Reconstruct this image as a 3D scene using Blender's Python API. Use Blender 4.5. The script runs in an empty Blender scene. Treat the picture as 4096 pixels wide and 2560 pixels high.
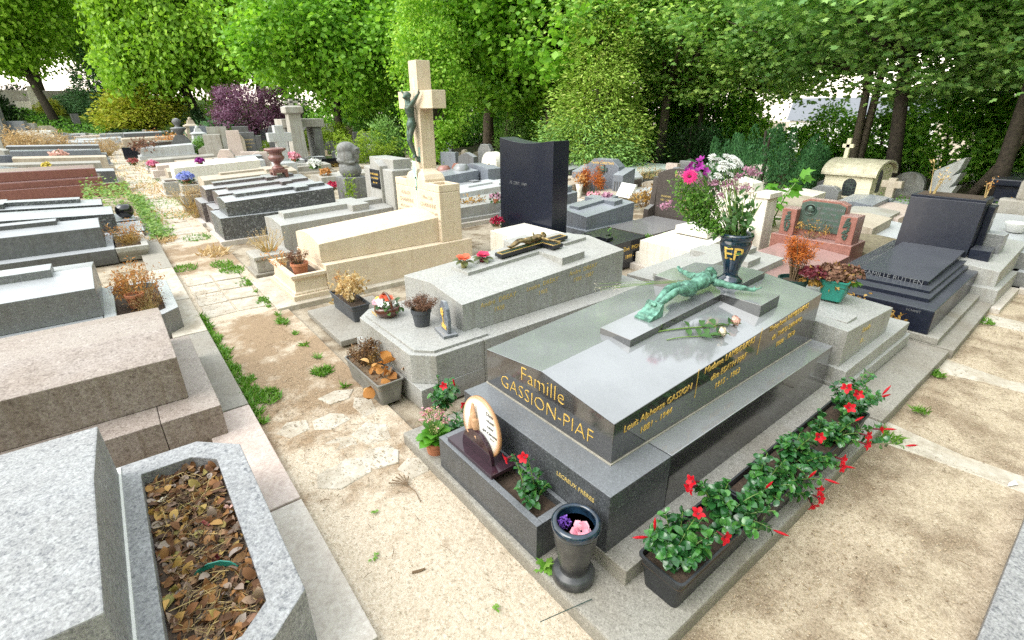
import bpy, bmesh, math, random
import numpy as np
from mathutils import Vector, Matrix, noise
RAD = math.radians
S = bpy.context.scene
COL = S.collection
rnd = random.Random(11)
rng = np.random.default_rng(5)

# ------------------------------------------------------------------ camera
CZ = 1.9055
F_PX = 492.54
PITCH, ROLL, YAW = RAD(23.0602), RAD(-0.4808), RAD(-38.3162)
_c, _s = math.cos(YAW), math.sin(YAW)
FW = np.array([-_s*math.cos(PITCH), _c*math.cos(PITCH), -math.sin(PITCH)])
_rt = np.array([_c, _s, 0.0]); _up = np.cross(_rt, FW)
RT = math.cos(ROLL)*_rt + math.sin(ROLL)*_up
UP = -math.sin(ROLL)*_rt + math.cos(ROLL)*_up
CAMP = np.array([0, 0, CZ])
cd = bpy.data.cameras.new('camera'); co = bpy.data.objects.new('camera', cd); COL.objects.link(co)
cd.sensor_width = 36; cd.lens = F_PX/1024*36; cd.clip_start = 0.02; cd.clip_end = 2000
M = Matrix.Identity(4)
for i in range(3):
    M[i][0] = RT[i]; M[i][1] = UP[i]; M[i][2] = -FW[i]; M[i][3] = CAMP[i]
co.matrix_world = M
S.camera = co
def ray(px, py): return FW + RT*(px-512)/F_PX + UP*(320-py)/F_PX
def at(px, py, z=0.0):                     # where the sight line through a picture point meets a height
    v = ray(px, py); return CAMP + v*((z-CZ)/v[2])
def hz(x, y, py):                          # height of a picture row above a ground point
    lo, hi = -3.0, 30.0
    for _ in range(50):
        m = (lo+hi)/2
        v = np.array([x, y, m])-CAMP
        if 320-F_PX*(v@UP)/(v@FW) > py: lo = m
        else: hi = m
    return (lo+hi)/2

# ------------------------------------------------------------------ objects
def thing(name, label, cat, loc=(0, 0, 0), rz=0.0, group=None):
    o = bpy.data.objects.new(name, None); COL.objects.link(o)
    o.location = loc; o.rotation_euler = (0, 0, rz); o.empty_display_size = 0.1
    o['label'] = label; o['category'] = cat
    if group: o['group'] = group
    return o
def tag(o, label, cat, group=None):
    o['label'] = label; o['category'] = cat
    if group: o['group'] = group
    return o
def kind(o, k): o['kind'] = k; return o
def copy_tree(o, parent=None):
    c = o.copy(); COL.objects.link(c)
    if parent: c.parent = parent
    for ch in list(o.children): copy_tree(ch, c)
    return c
def link_mesh(name, me, mat, parent=None):
    o = bpy.data.objects.new(name, me); COL.objects.link(o)
    if mat:
        if len(me.materials) == 0: me.materials.append(mat)
        else: me.materials[0] = mat
    if parent: o.parent = parent
    return o
class MB:
    """collects shapes in world coordinates (or local ones when no origin thing is given)"""
    def __init__(s, t=None):
        s.bm = bmesh.new(); s.o = Vector(t.location) if t else Vector((0, 0, 0))
        s.rz = t.rotation_euler[2] if t else 0
    def poly(s, pts, faces):
        v = [s.bm.verts.new(p) for p in pts]
        for f in faces:
            try: s.bm.faces.new([v[i] for i in f])
            except ValueError: pass
        return v
    def box(s, x0, x1, y0, y1, z0, z1, ins=0.0):
        i = ins
        p = [(x0, y0, z0), (x1, y0, z0), (x1, y1, z0), (x0, y1, z0), (x0+i, y0+i, z1), (x1-i, y0+i, z1), (x1-i, y1-i, z1), (x0+i, y1-i, z1)]
        return s.poly(p, [(3, 2, 1, 0), (4, 5, 6, 7), (0, 1, 5, 4), (1, 2, 6, 5), (2, 3, 7, 6), (3, 0, 4, 7)])
    def loft(s, rings, cap=True, close=True):
        n = len(rings[0]); v = []
        for r in rings: v += list(r)
        f = []
        for k in range(len(rings)-1):
            for i in range(n if close else n-1):
                j = (i+1) % n
                f.append((k*n+i, k*n+j, (k+1)*n+j, (k+1)*n+i))
        if cap:
            f.append(tuple(range(n))[::-1]); f.append(tuple((len(rings)-1)*n+i for i in range(n)))
        return s.poly(v, f)
    def prism(s, poly, z0, z1, slope=None):
        g = (lambda x, y, z: z+slope(x, y)) if slope else (lambda x, y, z: z)
        return s.loft([[(x, y, g(x, y, z0)) for x, y in poly], [(x, y, g(x, y, z1)) for x, y in poly]])
    def extx(s, prof, x0, x1):             # profile (y, z) pushed along x
        return s.loft([[(x0, y, z) for y, z in prof], [(x1, y, z) for y, z in prof]])
    def exty(s, prof, y0, y1):             # profile (x, z) pushed along y
        return s.loft([[(x, y0, z) for x, z in prof], [(x, y1, z) for x, z in prof]])
    def lathe(s, prof, cx=0, cy=0, z=0, seg=28, cap=True):
        rings = [[(cx+r*math.cos(2*math.pi*k/seg), cy+r*math.sin(2*math.pi*k/seg), z+h) for k in range(seg)] for r, h in prof]
        return s.loft(rings, cap)
    def tube(s, pts, rad, seg=7):
        pts = [Vector(p) for p in pts]
        if not hasattr(rad, '__len__'): rad = [rad]*len(pts)
        rings = []; up = Vector((0.13, 0.31, 0.94))
        for i, p in enumerate(pts):
            d = (pts[min(i+1, len(pts)-1)]-pts[max(i-1, 0)]).normalized()
            a = d.cross(up)
            if a.length < 1e-3: a = d.cross(Vector((1, 0, 0)))
            a.normalize(); b = d.cross(a); up = up if abs(d.dot(up)) < 0.95 else a
            rings.append([tuple(p+rad[i]*(a*math.cos(t)+b*math.sin(t))) for t in [2*math.pi*k/seg for k in range(seg)]])
        return s.loft(rings)
    def ell(s, c, r, rot=None, u=14, v=9):
        r = (r, r, r) if not hasattr(r, '__len__') else r
        rings = []
        for i in range(1, v):
            th = math.pi*i/v
            ring = []
            for k in range(u):
                ph = 2*math.pi*k/u
                p = Vector((r[0]*math.sin(th)*math.cos(ph), r[1]*math.sin(th)*math.sin(ph), -r[2]*math.cos(th)))
                if rot: p = rot @ p
                ring.append(tuple(p+Vector(c)))
            rings.append(ring)
        return s.loft(rings)
    def xf(s, verts, m):
        for v in verts: v.co = m @ v.co
    def build(s, name, mat, parent=None, bev=0.0, seg=2, smooth=False, rough=0.0, sub=0):
        bm = s.bm
        bmesh.ops.recalc_face_normals(bm, faces=bm.faces)
        if bev:
            e = [e for e in bm.edges if len(e.link_faces) == 2 and e.calc_face_angle(0) > 0.35]
            bmesh.ops.bevel(bm, geom=e, offset=bev, segments=seg, affect='EDGES', clamp_overlap=True, profile=0.6)
        if sub:
            bmesh.ops.subdivide_edges(bm, edges=bm.edges, cuts=sub, use_grid_fill=True)
        if rough:
            for v in bm.verts:
                n = noise.noise_vector(Vector(v.co)*9)
                v.co = v.co+n*rough
        if s.o.length: bmesh.ops.translate(bm, verts=bm.verts, vec=-s.o)
        if s.rz: bmesh.ops.rotate(bm, verts=bm.verts, cent=(0, 0, 0), matrix=Matrix.Rotation(-s.rz, 3, 'Z'))
        me = bpy.data.meshes.new(name); bm.to_mesh(me); bm.free()
        if smooth: me.shade_smooth()
        return link_mesh(name, me, mat, parent)
def np_mesh(name, V, F, mat, parent=None, smooth=False, nv=None):
    """fast mesh from arrays: V (n,3), F (m,k) all faces with k corners"""
    me = bpy.data.meshes.new(name)
    V = np.asarray(V, np.float32); F = np.asarray(F, np.int32)
    me.vertices.add(len(V)); me.vertices.foreach_set('co', V.ravel())
    k = F.shape[1]
    me.loops.add(F.size); me.loops.foreach_set('vertex_index', F.ravel())
    me.polygons.add(len(F)); me.polygons.foreach_set('loop_start', np.arange(0, F.size, k, dtype=np.int32))
    me.update(calc_edges=True)
    if smooth: me.shade_smooth()
    return link_mesh(name, me, mat, parent)
def evaluated_mesh(o, name):
    dg = bpy.context.evaluated_depsgraph_get()
    return bpy.data.meshes.new_from_object(o.evaluated_get(dg))
def fuse(mb, name, mat, parent, voxel, smooth_it=4, dec=0):
    """one continuous surface out of overlapping shapes"""
    tmp = mb.build('shape', mat)
    r = tmp.modifiers.new('r', 'REMESH'); r.mode = 'VOXEL'; r.voxel_size = voxel; r.use_smooth_shade = True
    sm = tmp.modifiers.new('s', 'SMOOTH'); sm.factor = 0.5; sm.iterations = smooth_it
    bpy.context.view_layer.update()
    me = evaluated_mesh(tmp, name)
    old = tmp.data
    bpy.data.objects.remove(tmp); bpy.data.meshes.remove(old)
    me.shade_smooth()
    me.materials.clear()
    return link_mesh(name, me, mat, parent)
def words(lines, mat, parent, origin, xdir, ydir, depth=0.0015, name='inscription'):
    """lines: (text, size, x, y[, shear[, spacing]]) laid out in the plane origin + x*xdir + y*ydir (world coordinates)"""
    xd = Vector(xdir).normalized(); yd = Vector(ydir).normalized(); zd = xd.cross(yd)
    bm = bmesh.new()
    for ln in lines:
        t, sz, x, y = ln[:4]
        cu = bpy.data.curves.new('t', 'FONT'); cu.body = t; cu.size = sz; cu.align_x = 'CENTER'; cu.align_y = 'CENTER'
        cu.resolution_u = 2; cu.extrude = depth
        if len(ln) > 4: cu.shear = ln[4]
        if len(ln) > 5: cu.space_character = ln[5]
        if len(ln) > 6: cu.offset = ln[6]
        ob = bpy.data.objects.new('t', cu); COL.objects.link(ob)
        bpy.context.view_layer.update()
        me = evaluated_mesh(ob, 't')
        bpy.data.objects.remove(ob); bpy.data.curves.remove(cu)
        n0 = len(bm.verts); bm.from_mesh(me); bpy.data.meshes.remove(me)
        bm.verts.ensure_lookup_table()
        for v in bm.verts[n0:]:
            p = v.co.copy()
            v.co = Vector(origin)+xd*(p.x+x)+yd*(p.y+y)+zd*p.z
    if parent:
        bmesh.ops.translate(bm, verts=bm.verts, vec=-Vector(parent_loc(parent)))
        rz = parent_rz(parent)
        if rz: bmesh.ops.rotate(bm, verts=bm.verts, cent=(0, 0, 0), matrix=Matrix.Rotation(-rz, 3, 'Z'))
    me = bpy.data.meshes.new(name); bm.to_mesh(me); bm.free()
    return link_mesh(name, me, mat, parent)
def parent_loc(o):
    p = Vector((0, 0, 0))
    while o: p += Vector(o.location); o = o.parent
    return p
def parent_rz(o):
    r = 0
    while o: r += o.rotation_euler[2]; o = o.parent
    return r

# ------------------------------------------------------------------ materials
def newmat(name):
    m = bpy.data.materials.new(name); m.use_nodes = True
    nt = m.node_tree; b = nt.nodes['Principled BSDF']
    return m, nt, b
def N(nt, t, **kw):
    n = nt.nodes.new(t)
    for k, v in kw.items():
        if hasattr(n, k): setattr(n, k, v)
        else: n.inputs[k.replace('_', ' ')].default_value = v
    return n
def ramp(nt, stops, interp='LINEAR'):
    r = nt.nodes.new('ShaderNodeValToRGB'); r.color_ramp.interpolation = interp
    e = r.color_ramp.elements
    while len(e) < len(stops): e.new(0.5)
    for k, (p, c) in enumerate(stops):
        e[k].position = p; e[k].color = (*c, 1) if len(c) == 3 else c
    return r
def sc(c, k): return tuple(min(1, x*k) for x in c)
MAT = {}
SOILED = {'light_granite': .38, 'weathered_granite': .28, 'blue_white_granite': .3, 'grey_granite': .4, 'pink_granite': .6, 'slate_grey': .5, 'limestone': .2, 'white_stone': .3, 'concrete': .6, 'tan_stone': .5, 'pale_grey': .4, 'blue_granite': .3, 'red_granite': .3, 'rose_granite': .25, 'dark_granite_worn': .3, 'statue_stone': .8}
TOP_SHEEN = {'dark_granite': .36, 'dark_granite_worn': .20, 'black_speckle': .62, 'brown_speckle': .55, 'slate_grey': .55, 'grey_granite': .55, 'blue_granite': .35, 'navy_granite': .10, 'black_granite': .08, 'brown_granite': .3, 'red_granite': .22, 'rose_granite': .2}  # strength of the sky sheen painted on each stone's upward faces
def stone(name, base, dark, light, scale=160, rough=0.5, bump=0.15, stain=0.25, spec=0.5, spots=0.5, contrast=1.0, stain_scale=2.2, dirt=(0.30, 0.24, 0.17)):
    """speckled granite: crystals at two sizes, a slow stain, fine bump"""
    m, nt, b = newmat(name); L = nt.links.new
    tc = N(nt, 'ShaderNodeTexCoord')
    n1 = N(nt, 'ShaderNodeTexNoise', Scale=scale, Detail=2.0, Roughness=0.65)
    v1 = N(nt, 'ShaderNodeTexVoronoi', Scale=scale*0.55)
    L(tc.outputs['Object'], n1.inputs['Vector']); L(tc.outputs['Object'], v1.inputs['Vector'])
    w = 0.085/contrast
    r1 = ramp(nt, [(0.5-w*1.6, dark), (0.5-w*0.3, base), (0.5+w*0.5, base), (0.5+w*1.6, light)])
    L(n1.outputs['Fac'], r1.inputs['Fac'])
    r2 = ramp(nt, [(0.0, dark), (0.35, base), (0.65, base), (1.0, light)])
    L(v1.outputs['Color'], r2.inputs['Fac'])
    mx = N(nt, 'ShaderNodeMixRGB'); mx.inputs['Fac'].default_value = spots
    L(r1.outputs['Color'], mx.inputs['Color1']); L(r2.outputs['Color'], mx.inputs['Color2'])
    n2 = N(nt, 'ShaderNodeTexNoise', Scale=stain_scale, Detail=6.0, Roughness=0.62); L(tc.outputs['Object'], n2.inputs['Vector'])
    r3 = ramp(nt, [(0.42, (0, 0, 0)), (0.72, (1, 1, 1))]); L(n2.outputs['Fac'], r3.inputs['Fac'])
    ml = N(nt, 'ShaderNodeMath', operation='MULTIPLY'); ml.inputs[1].default_value = stain; L(r3.outputs['Color'], ml.inputs[0])
    m2 = N(nt, 'ShaderNodeMixRGB', blend_type='MULTIPLY'); L(ml.outputs[0], m2.inputs['Fac'])
    L(mx.outputs['Color'], m2.inputs['Color1']); m2.inputs['Color2'].default_value = (*sc(dirt, 1.7), 1)
    col = m2.outputs['Color']
    soil_ = SOILED.get(name, 0)
    if soil_:                               # rain streaks on the upright faces, splashed dirt near the ground
        ge0 = N(nt, 'ShaderNodeNewGeometry'); s0 = N(nt, 'ShaderNodeSeparateXYZ'); L(ge0.outputs['Normal'], s0.inputs[0])
        ab = N(nt, 'ShaderNodeMath', operation='ABSOLUTE'); L(s0.outputs['Z'], ab.inputs[0])
        up = N(nt, 'ShaderNodeMapRange'); up.inputs['From Min'].default_value = .2; up.inputs['From Max'].default_value = .7; up.inputs['To Min'].default_value = 1; up.inputs['To Max'].default_value = 0; L(ab.outputs[0], up.inputs['Value'])
        mp = N(nt, 'ShaderNodeMapping'); mp.inputs['Scale'].default_value = (16, 16, 1.3); L(tc.outputs['Object'], mp.inputs[0])
        ns = N(nt, 'ShaderNodeTexNoise', Scale=1.0, Detail=5.0, Roughness=0.6); L(mp.outputs[0], ns.inputs['Vector'])
        rs = ramp(nt, [(.45, (0, 0, 0)), (.75, (1, 1, 1))]); L(ns.outputs['Fac'], rs.inputs['Fac'])
        k1 = N(nt, 'ShaderNodeMath', operation='MULTIPLY'); L(rs.outputs['Color'], k1.inputs[0]); L(up.outputs['Result'], k1.inputs[1])
        so_ = N(nt, 'ShaderNodeSeparateXYZ'); L(tc.outputs['Object'], so_.inputs[0])
        na = N(nt, 'ShaderNodeMath', operation='MULTIPLY_ADD'); na.inputs[1].default_value = .22; L(n2.outputs['Fac'], na.inputs[0]); L(so_.outputs['Z'], na.inputs[2])
        gr = N(nt, 'ShaderNodeMapRange'); gr.inputs['From Min'].default_value = .10; gr.inputs['From Max'].default_value = .24; gr.inputs['To Min'].default_value = 1.3; gr.inputs['To Max'].default_value = 0; L(na.outputs[0], gr.inputs['Value'])
        mxx = N(nt, 'ShaderNodeMath', operation='MAXIMUM'); L(k1.outputs[0], mxx.inputs[0]); L(gr.outputs['Result'], mxx.inputs[1])
        k2 = N(nt, 'ShaderNodeMath', operation='MULTIPLY'); k2.use_clamp = True; L(mxx.outputs[0], k2.inputs[0]); k2.inputs[1].default_value = soil_
        m4 = N(nt, 'ShaderNodeMixRGB', blend_type='MULTIPLY'); L(k2.outputs[0], m4.inputs['Fac']); L(col, m4.inputs['Color1']); m4.inputs['Color2'].default_value = (.52, .43, .31, 1); col = m4.outputs['Color']
    top_sheen = TOP_SHEEN.get(name, 0)
    if top_sheen:                                # upward faces paler: sky sheen painted into the colour, uneven by noise
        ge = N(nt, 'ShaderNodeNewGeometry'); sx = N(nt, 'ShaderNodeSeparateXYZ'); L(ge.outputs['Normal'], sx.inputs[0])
        mr = N(nt, 'ShaderNodeMapRange'); mr.inputs['From Min'].default_value = .75; mr.inputs['From Max'].default_value = .98; mr.inputs['To Max'].default_value = top_sheen; L(sx.outputs['Z'], mr.inputs['Value'])
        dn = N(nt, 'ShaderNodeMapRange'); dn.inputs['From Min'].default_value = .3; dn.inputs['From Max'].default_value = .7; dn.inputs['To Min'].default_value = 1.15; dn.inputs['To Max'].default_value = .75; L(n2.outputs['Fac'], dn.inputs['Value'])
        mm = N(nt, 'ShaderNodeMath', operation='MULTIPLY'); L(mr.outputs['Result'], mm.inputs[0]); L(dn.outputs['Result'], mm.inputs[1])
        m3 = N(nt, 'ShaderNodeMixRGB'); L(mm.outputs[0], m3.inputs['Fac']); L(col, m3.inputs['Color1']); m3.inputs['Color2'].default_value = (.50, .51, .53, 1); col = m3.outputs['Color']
    L(col, b.inputs['Base Color'])
    b.inputs['Specular IOR Level'].default_value = spec
    b.inputs['IOR'].default_value = {'dark_granite': 2.25, 'black_speckle': 1.9, 'brown_speckle': 1.8, 'grey_granite': 1.7}.get(name, 1.5)
    rr = N(nt, 'ShaderNodeMapRange'); rr.inputs['To Min'].default_value = rough; rr.inputs['To Max'].default_value = min(1, rough*1.5+0.08)
    L(r3.outputs['Color'], rr.inputs['Value']); L(rr.outputs['Result'], b.inputs['Roughness'])
    if bump:
        bp = N(nt, 'ShaderNodeBump', Strength=bump, Distance=0.004); L(n1.outputs['Fac'], bp.inputs['Height']); L(bp.outputs['Normal'], b.inputs['Normal'])
    MAT[name] = m; return m
def plain(name, col, rough=0.5, metal=0.0, var=0.25, scale=14, bump=0.0, spec=0.5, col2=None, coat=0.0):
    m, nt, b = newmat(name); L = nt.links.new
    tc = N(nt, 'ShaderNodeTexCoord'); n1 = N(nt, 'ShaderNodeTexNoise', Scale=scale, Detail=5.0, Roughness=0.6)
    L(tc.outputs['Object'], n1.inputs['Vector'])
    c2 = col2 or sc(col, 1-var)
    r = ramp(nt, [(0.32, c2), (0.68, sc(col, 1+var*0.4))]); L(n1.outputs['Fac'], r.inputs['Fac'])
    L(r.outputs['Color'], b.inputs['Base Color'])
    b.inputs['Roughness'].default_value = rough; b.inputs['Metallic'].default_value = metal; b.inputs['Specular IOR Level'].default_value = spec
    if coat: b.inputs['Coat Weight'].default_value = coat; b.inputs['Coat Roughness'].default_value = 0.05
    if bump:
        bp = N(nt, 'ShaderNodeBump', Strength=bump, Distance=0.01); L(n1.outputs['Fac'], bp.inputs['Height']); L(bp.outputs['Normal'], b.inputs['Normal'])
    MAT[name] = m; return m
def leafmat(name, stops, trans=0.35, rough=0.45, spec=0.4, tcol=None):
    m, nt, b = newmat(name); L = nt.links.new
    g = N(nt, 'ShaderNodeNewGeometry'); r = ramp(nt, stops); L(g.outputs['Random Per Island'], r.inputs['Fac'])
    L(r.outputs['Color'], b.inputs['Base Color']); b.inputs['Roughness'].default_value = rough; b.inputs['Specular IOR Level'].default_value = spec
    tr = N(nt, 'ShaderNodeBsdfTranslucent'); ms = N(nt, 'ShaderNodeMixShader'); ms.inputs[0].default_value = trans
    hs = N(nt, 'ShaderNodeMixRGB', blend_type='MULTIPLY'); hs.inputs['Fac'].default_value = 1.0
    L(r.outputs['Color'], hs.inputs['Color1']); hs.inputs['Color2'].default_value = (*(tcol or (1.0, 1.0, 0.55)), 1)
    L(hs.outputs['Color'], tr.inputs['Color'])
    L(b.outputs[0], ms.inputs[1]); L(tr.outputs[0], ms.inputs[2]); L(ms.outputs[0], nt.nodes['Material Output'].inputs['Surface'])
    MAT[name] = m; return m

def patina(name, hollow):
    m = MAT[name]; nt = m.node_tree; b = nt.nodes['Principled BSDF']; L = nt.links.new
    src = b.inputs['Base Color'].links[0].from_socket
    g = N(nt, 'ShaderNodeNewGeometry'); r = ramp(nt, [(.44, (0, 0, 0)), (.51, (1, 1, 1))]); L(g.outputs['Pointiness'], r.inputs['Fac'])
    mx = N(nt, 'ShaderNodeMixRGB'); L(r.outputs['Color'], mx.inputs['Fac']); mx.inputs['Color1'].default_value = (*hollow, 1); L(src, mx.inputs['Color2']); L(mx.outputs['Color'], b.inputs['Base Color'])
# stones
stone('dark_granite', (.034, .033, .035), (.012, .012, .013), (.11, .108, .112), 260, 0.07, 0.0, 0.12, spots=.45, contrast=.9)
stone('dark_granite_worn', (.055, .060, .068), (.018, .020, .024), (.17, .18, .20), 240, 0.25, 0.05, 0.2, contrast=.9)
stone('light_granite', (.34, .335, .32), (.13, .13, .125), (.52, .515, .49), 190, 0.42, 0.12, 0.25)
stone('weathered_granite', (.30, .285, .255), (.14, .13, .115), (.44, .42, .38), 170, 0.8, 0.35, 0.55)
stone('blue_white_granite', (.275, .272, .278), (.075, .08, .095), (.43, .435, .445), 110, 0.55, 0.15, 0.15)
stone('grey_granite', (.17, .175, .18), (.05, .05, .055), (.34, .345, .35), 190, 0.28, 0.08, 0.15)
stone('pink_granite', (.30, .245, .215), (.11, .08, .066), (.43, .37, .335), 90, 0.42, 0.1, 0.3)
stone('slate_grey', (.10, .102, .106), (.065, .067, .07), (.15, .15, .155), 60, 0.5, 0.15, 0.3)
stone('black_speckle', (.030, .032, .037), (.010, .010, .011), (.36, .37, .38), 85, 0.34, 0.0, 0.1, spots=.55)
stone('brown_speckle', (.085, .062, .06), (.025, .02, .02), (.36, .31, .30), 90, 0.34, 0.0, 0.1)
stone('red_granite', (.20, .080, .066), (.09, .035, .03), (.29, .14, .12), 110, 0.2, 0.05, 0.2)
stone('rose_granite', (.27, .115, .09), (.13, .05, .04), (.40, .20, .17), 120, 0.18, 0.04, 0.15)
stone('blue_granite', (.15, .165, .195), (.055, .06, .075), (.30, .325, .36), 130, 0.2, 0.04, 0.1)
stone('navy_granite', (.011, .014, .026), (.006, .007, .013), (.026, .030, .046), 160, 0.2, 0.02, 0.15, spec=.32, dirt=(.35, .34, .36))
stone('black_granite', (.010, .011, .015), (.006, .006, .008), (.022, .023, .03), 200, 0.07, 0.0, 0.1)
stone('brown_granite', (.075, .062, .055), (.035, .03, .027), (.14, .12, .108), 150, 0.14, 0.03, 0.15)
stone('limestone', (.62, .51, .385), (.52, .41, .29), (.70, .60, .47), 120, 0.85, 0.5, 0.22, stain_scale=7, dirt=(.40, .30, .19))
stone('white_stone', (.66, .62, .55), (.56, .52, .45), (.74, .71, .65), 60, 0.8, 0.2, 0.2)
stone('cream_paint', (.72, .66, .50), (.66, .60, .45), (.76, .71, .56), 30, 0.7, 0.1, 0.12)
stone('concrete', (.36, .345, .315), (.25, .24, .21), (.45, .435, .40), 70, 0.85, 0.35, 0.45)
stone('tan_stone', (.40, .345, .275), (.28, .235, .18), (.50, .44, .36), 80, 0.8, 0.3, 0.4)
stone('pale_grey', (.42, .43, .44), (.31, .32, .33), (.53, .54, .55), 90, 0.5, 0.1, 0.2)
stone('kerb_stone', (.50, .45, .40), (.38, .33, .29), (.60, .56, .51), 60, 0.8, 0.25, 0.3)
stone('pink_kerb', (.50, .41, .365), (.36, .28, .25), (.60, .52, .475), 75, 0.75, 0.25, 0.25)
stone('flag_stone', (.46, .415, .345), (.36, .315, .25), (.55, .50, .43), 30, 0.9, 0.35, 0.6, stain_scale=5)
stone('statue_stone', (.21, .21, .205), (.12, .12, .118), (.30, .30, .29), 40, 0.8, 0.3, 0.7, stain_scale=4, dirt=(.22, .22, .22))
stone('mossy_stone', (.18, .15, .10), (.08, .07, .05), (.30, .26, .16), 40, 0.9, 0.5, 0.5, dirt=(.3, .26, .08))
plain('gold', (.80, .52, .12), 0.45, 0.25, 0.1); plain('faded_gold', (.60, .44, .15), 0.6, 0.1, 0.3, 60)
plain('engraving', (.22, .17, .12), 0.9); plain('silver_letters', (.17, .175, .19), 0.5, 0.2); plain('dark_engraving', (.05, .05, .055), 0.9)
plain('joint', (.33, .30, .25), 0.9); plain('soil', (.065, .042, .027), 0.95, 0, .5, 60, .6); plain('dry_soil', (.20, .135, .08), 0.95, 0, .5, 40, .6)
plain('verdigris', (.15, .33, .25), 0.5, 0.25, .5, 30, .15, col2=(.03, .075, .055)); plain('dark_bronze', (.075, .085, .072), 0.45, 0.5, .4, 20, .1, col2=(.06, .12, .095))
plain('gilt_bronze', (.30, .21, .09), 0.35, 0.8, .5, 20, col2=(.06, .045, .03))
plain('terracotta', (.46, .17, .085), 0.7, 0, .15); plain('black_plastic', (.022, .024, .027), 0.42, 0, .3); plain('grey_plastic', (.20, .19, .17), 0.7, 0, .3, 10, .05); plain('anthracite_plastic', (.06, .065, .075), .5, 0, .3)
plain('green_plastic', (.02, .22, .17), 0.4, 0, .15); plain('dark_green_plastic', (.012, .045, .04), 0.45); plain('white_glaze', (.78, .77, .74), 0.25, 0, .06)
plain('navy_marble', (.010, .028, .055), 0.06, 0, .5, 25, coat=.6, col2=(.004, .007, .012)); plain('dusty_marble', (.055, .055, .055), 0.35, 0, .6, 12, col2=(.018, .019, .023))
plain('glossy_brown', (.10, .028, .014), 0.15, 0, .3, 8, coat=.5); plain('porphyry', (.035, .014, .022), 0.1, 0, .3, 40, coat=.3)
plain('glossy_black', (.006, .006, .008), 0.05, 0, .2, coat=.5); plain('brass', (.55, .38, .12), .3, .9, .2)
plain('bark', (.12, .095, .07), 0.9, 0, .5, 12, .8); plain('dark_bark', (.055, .042, .032), 0.9, 0, .5, 12, .8); plain('twig', (.17, .11, .06), 0.9, 0, .4); plain('green_stem', (.13, .22, .04), 0.5, 0, .3); plain('straw_stem', (.50, .36, .15), 0.8, 0, .3)
plain('window_glass', (.03, .035, .04), 0.08, 0, .3, 30); plain('roof_render', (.60, .55, .43), 0.85, 0, .3, 9, .3, col2=(.42, .38, .28)); plain('white_render', (.78, .77, .74), 0.8, 0, .06); plain('grey_roof', (.16, .17, .19), 0.7)
plain('grey_green_metal', (.42, .48, .45), 0.6, 0, .15); plain('lead_letters', (.16, .15, .14), .8)
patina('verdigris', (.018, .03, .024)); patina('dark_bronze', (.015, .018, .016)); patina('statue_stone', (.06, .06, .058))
# ------------------------------------------------------------------ leaves
def LM(n, a, b, c=None, **k): return leafmat(n, [(0, a), (.55, b), (1, c or b)], **k)
LM('plane_bright', (0.159, 0.321, 0.023), (0.275, 0.503, 0.042), (0.450, 0.679, 0.097), trans=.5)
LM('plane_mid', (0.122, 0.305, 0.023), (0.222, 0.470, 0.042), (0.380, 0.659, 0.083), trans=.5)
LM('maple_deep', (0.177, 0.364, 0.085), (0.335, 0.561, 0.136), (0.670, 0.884, 0.243), trans=.5)
LM('maple_shade', (0.142, 0.314, 0.097), (0.287, 0.515, 0.156), (0.512, 0.757, 0.238), trans=.5)
LM('lime_leaf', (0.155, 0.345, 0.021), (0.276, 0.534, 0.053), (0.516, 0.722, 0.121), trans=.5)
LM('golden_thuja', (0.243, 0.392, 0.050), (0.328, 0.506, 0.075), (0.486, 0.556, 0.147), trans=.3, rough=.7)
LM('thuja_green', (0.118, 0.250, 0.059), (0.206, 0.382, 0.088), (0.294, 0.469, 0.132), trans=.2, rough=.7)
LM('yellow_conifer', (0.254, 0.321, 0.026), (0.405, 0.456, 0.042), (0.556, 0.489, 0.084), trans=.35, rough=.6)
LM('spruce_blue', (0.091, 0.218, 0.101), (0.155, 0.309, 0.137), trans=.2, rough=.7)
LM('yew_leaf', (.028, .105, .036), (.055, .175, .055), (.09, .23, .08), trans=.2, rough=.6)
LM('dark_hedge', (.010, .03, .008), (.02, .055, .013), trans=.2)
LM('hedge_leaf', (0.076, 0.206, 0.024), (0.142, 0.340, 0.037), (0.226, 0.452, 0.058), trans=.35)
LM('undergrowth_leaf', (0.114, 0.309, 0.033), (0.211, 0.471, 0.057), (0.374, 0.617, 0.098), trans=.5)
LM('purple_leaf', (0.083, 0.030, 0.061), (0.166, 0.070, 0.132), (0.254, 0.122, 0.205), trans=.3, tcol=(1, .55, .75))
LM('bamboo_leaf', (.15, .26, .012), (.26, .40, .03), (.36, .46, .06), trans=.4)
LM('lawn_blade', (0.120, 0.264, 0.014), (0.204, 0.384, 0.024), (0.312, 0.456, 0.060), trans=.3)
LM('weed_leaf', (.07, .20, .015), (.13, .30, .03), (.22, .36, .07), trans=.35)
LM('ivy_leaf', (.08, .19, .02), (.17, .31, .04), (.30, .42, .10), trans=.35)
LM('fig_leaf', (.06, .20, .015), (.12, .32, .03), trans=.4)
LM('mandevilla_leaf', (.018, .085, .022), (.032, .135, .034), (.085, .25, .045), trans=.22, rough=.2, spec=.7)
LM('kalanchoe_leaf', (.06, .20, .015), (.10, .29, .025), trans=.25, rough=.3)
LM('bouquet_leaf', (.05, .15, .02), (.11, .26, .03), (.20, .36, .06), trans=.35)
LM('rose_leaf', (.025, .085, .02), (.06, .14, .035), trans=.25)
LM('dry_brown', (.085, .040, .018), (.19, .095, .04), (.30, .18, .08), trans=.2, rough=.8, tcol=(1, .8, .5))
LM('dry_orange', (.34, .14, .035), (.52, .24, .065), (.65, .40, .16), trans=.25, rough=.8, tcol=(1, .7, .4))
LM('dry_cream', (.42, .28, .11), (.62, .45, .22), (.72, .58, .36), trans=.3, rough=.8, tcol=(1, .85, .6))
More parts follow.
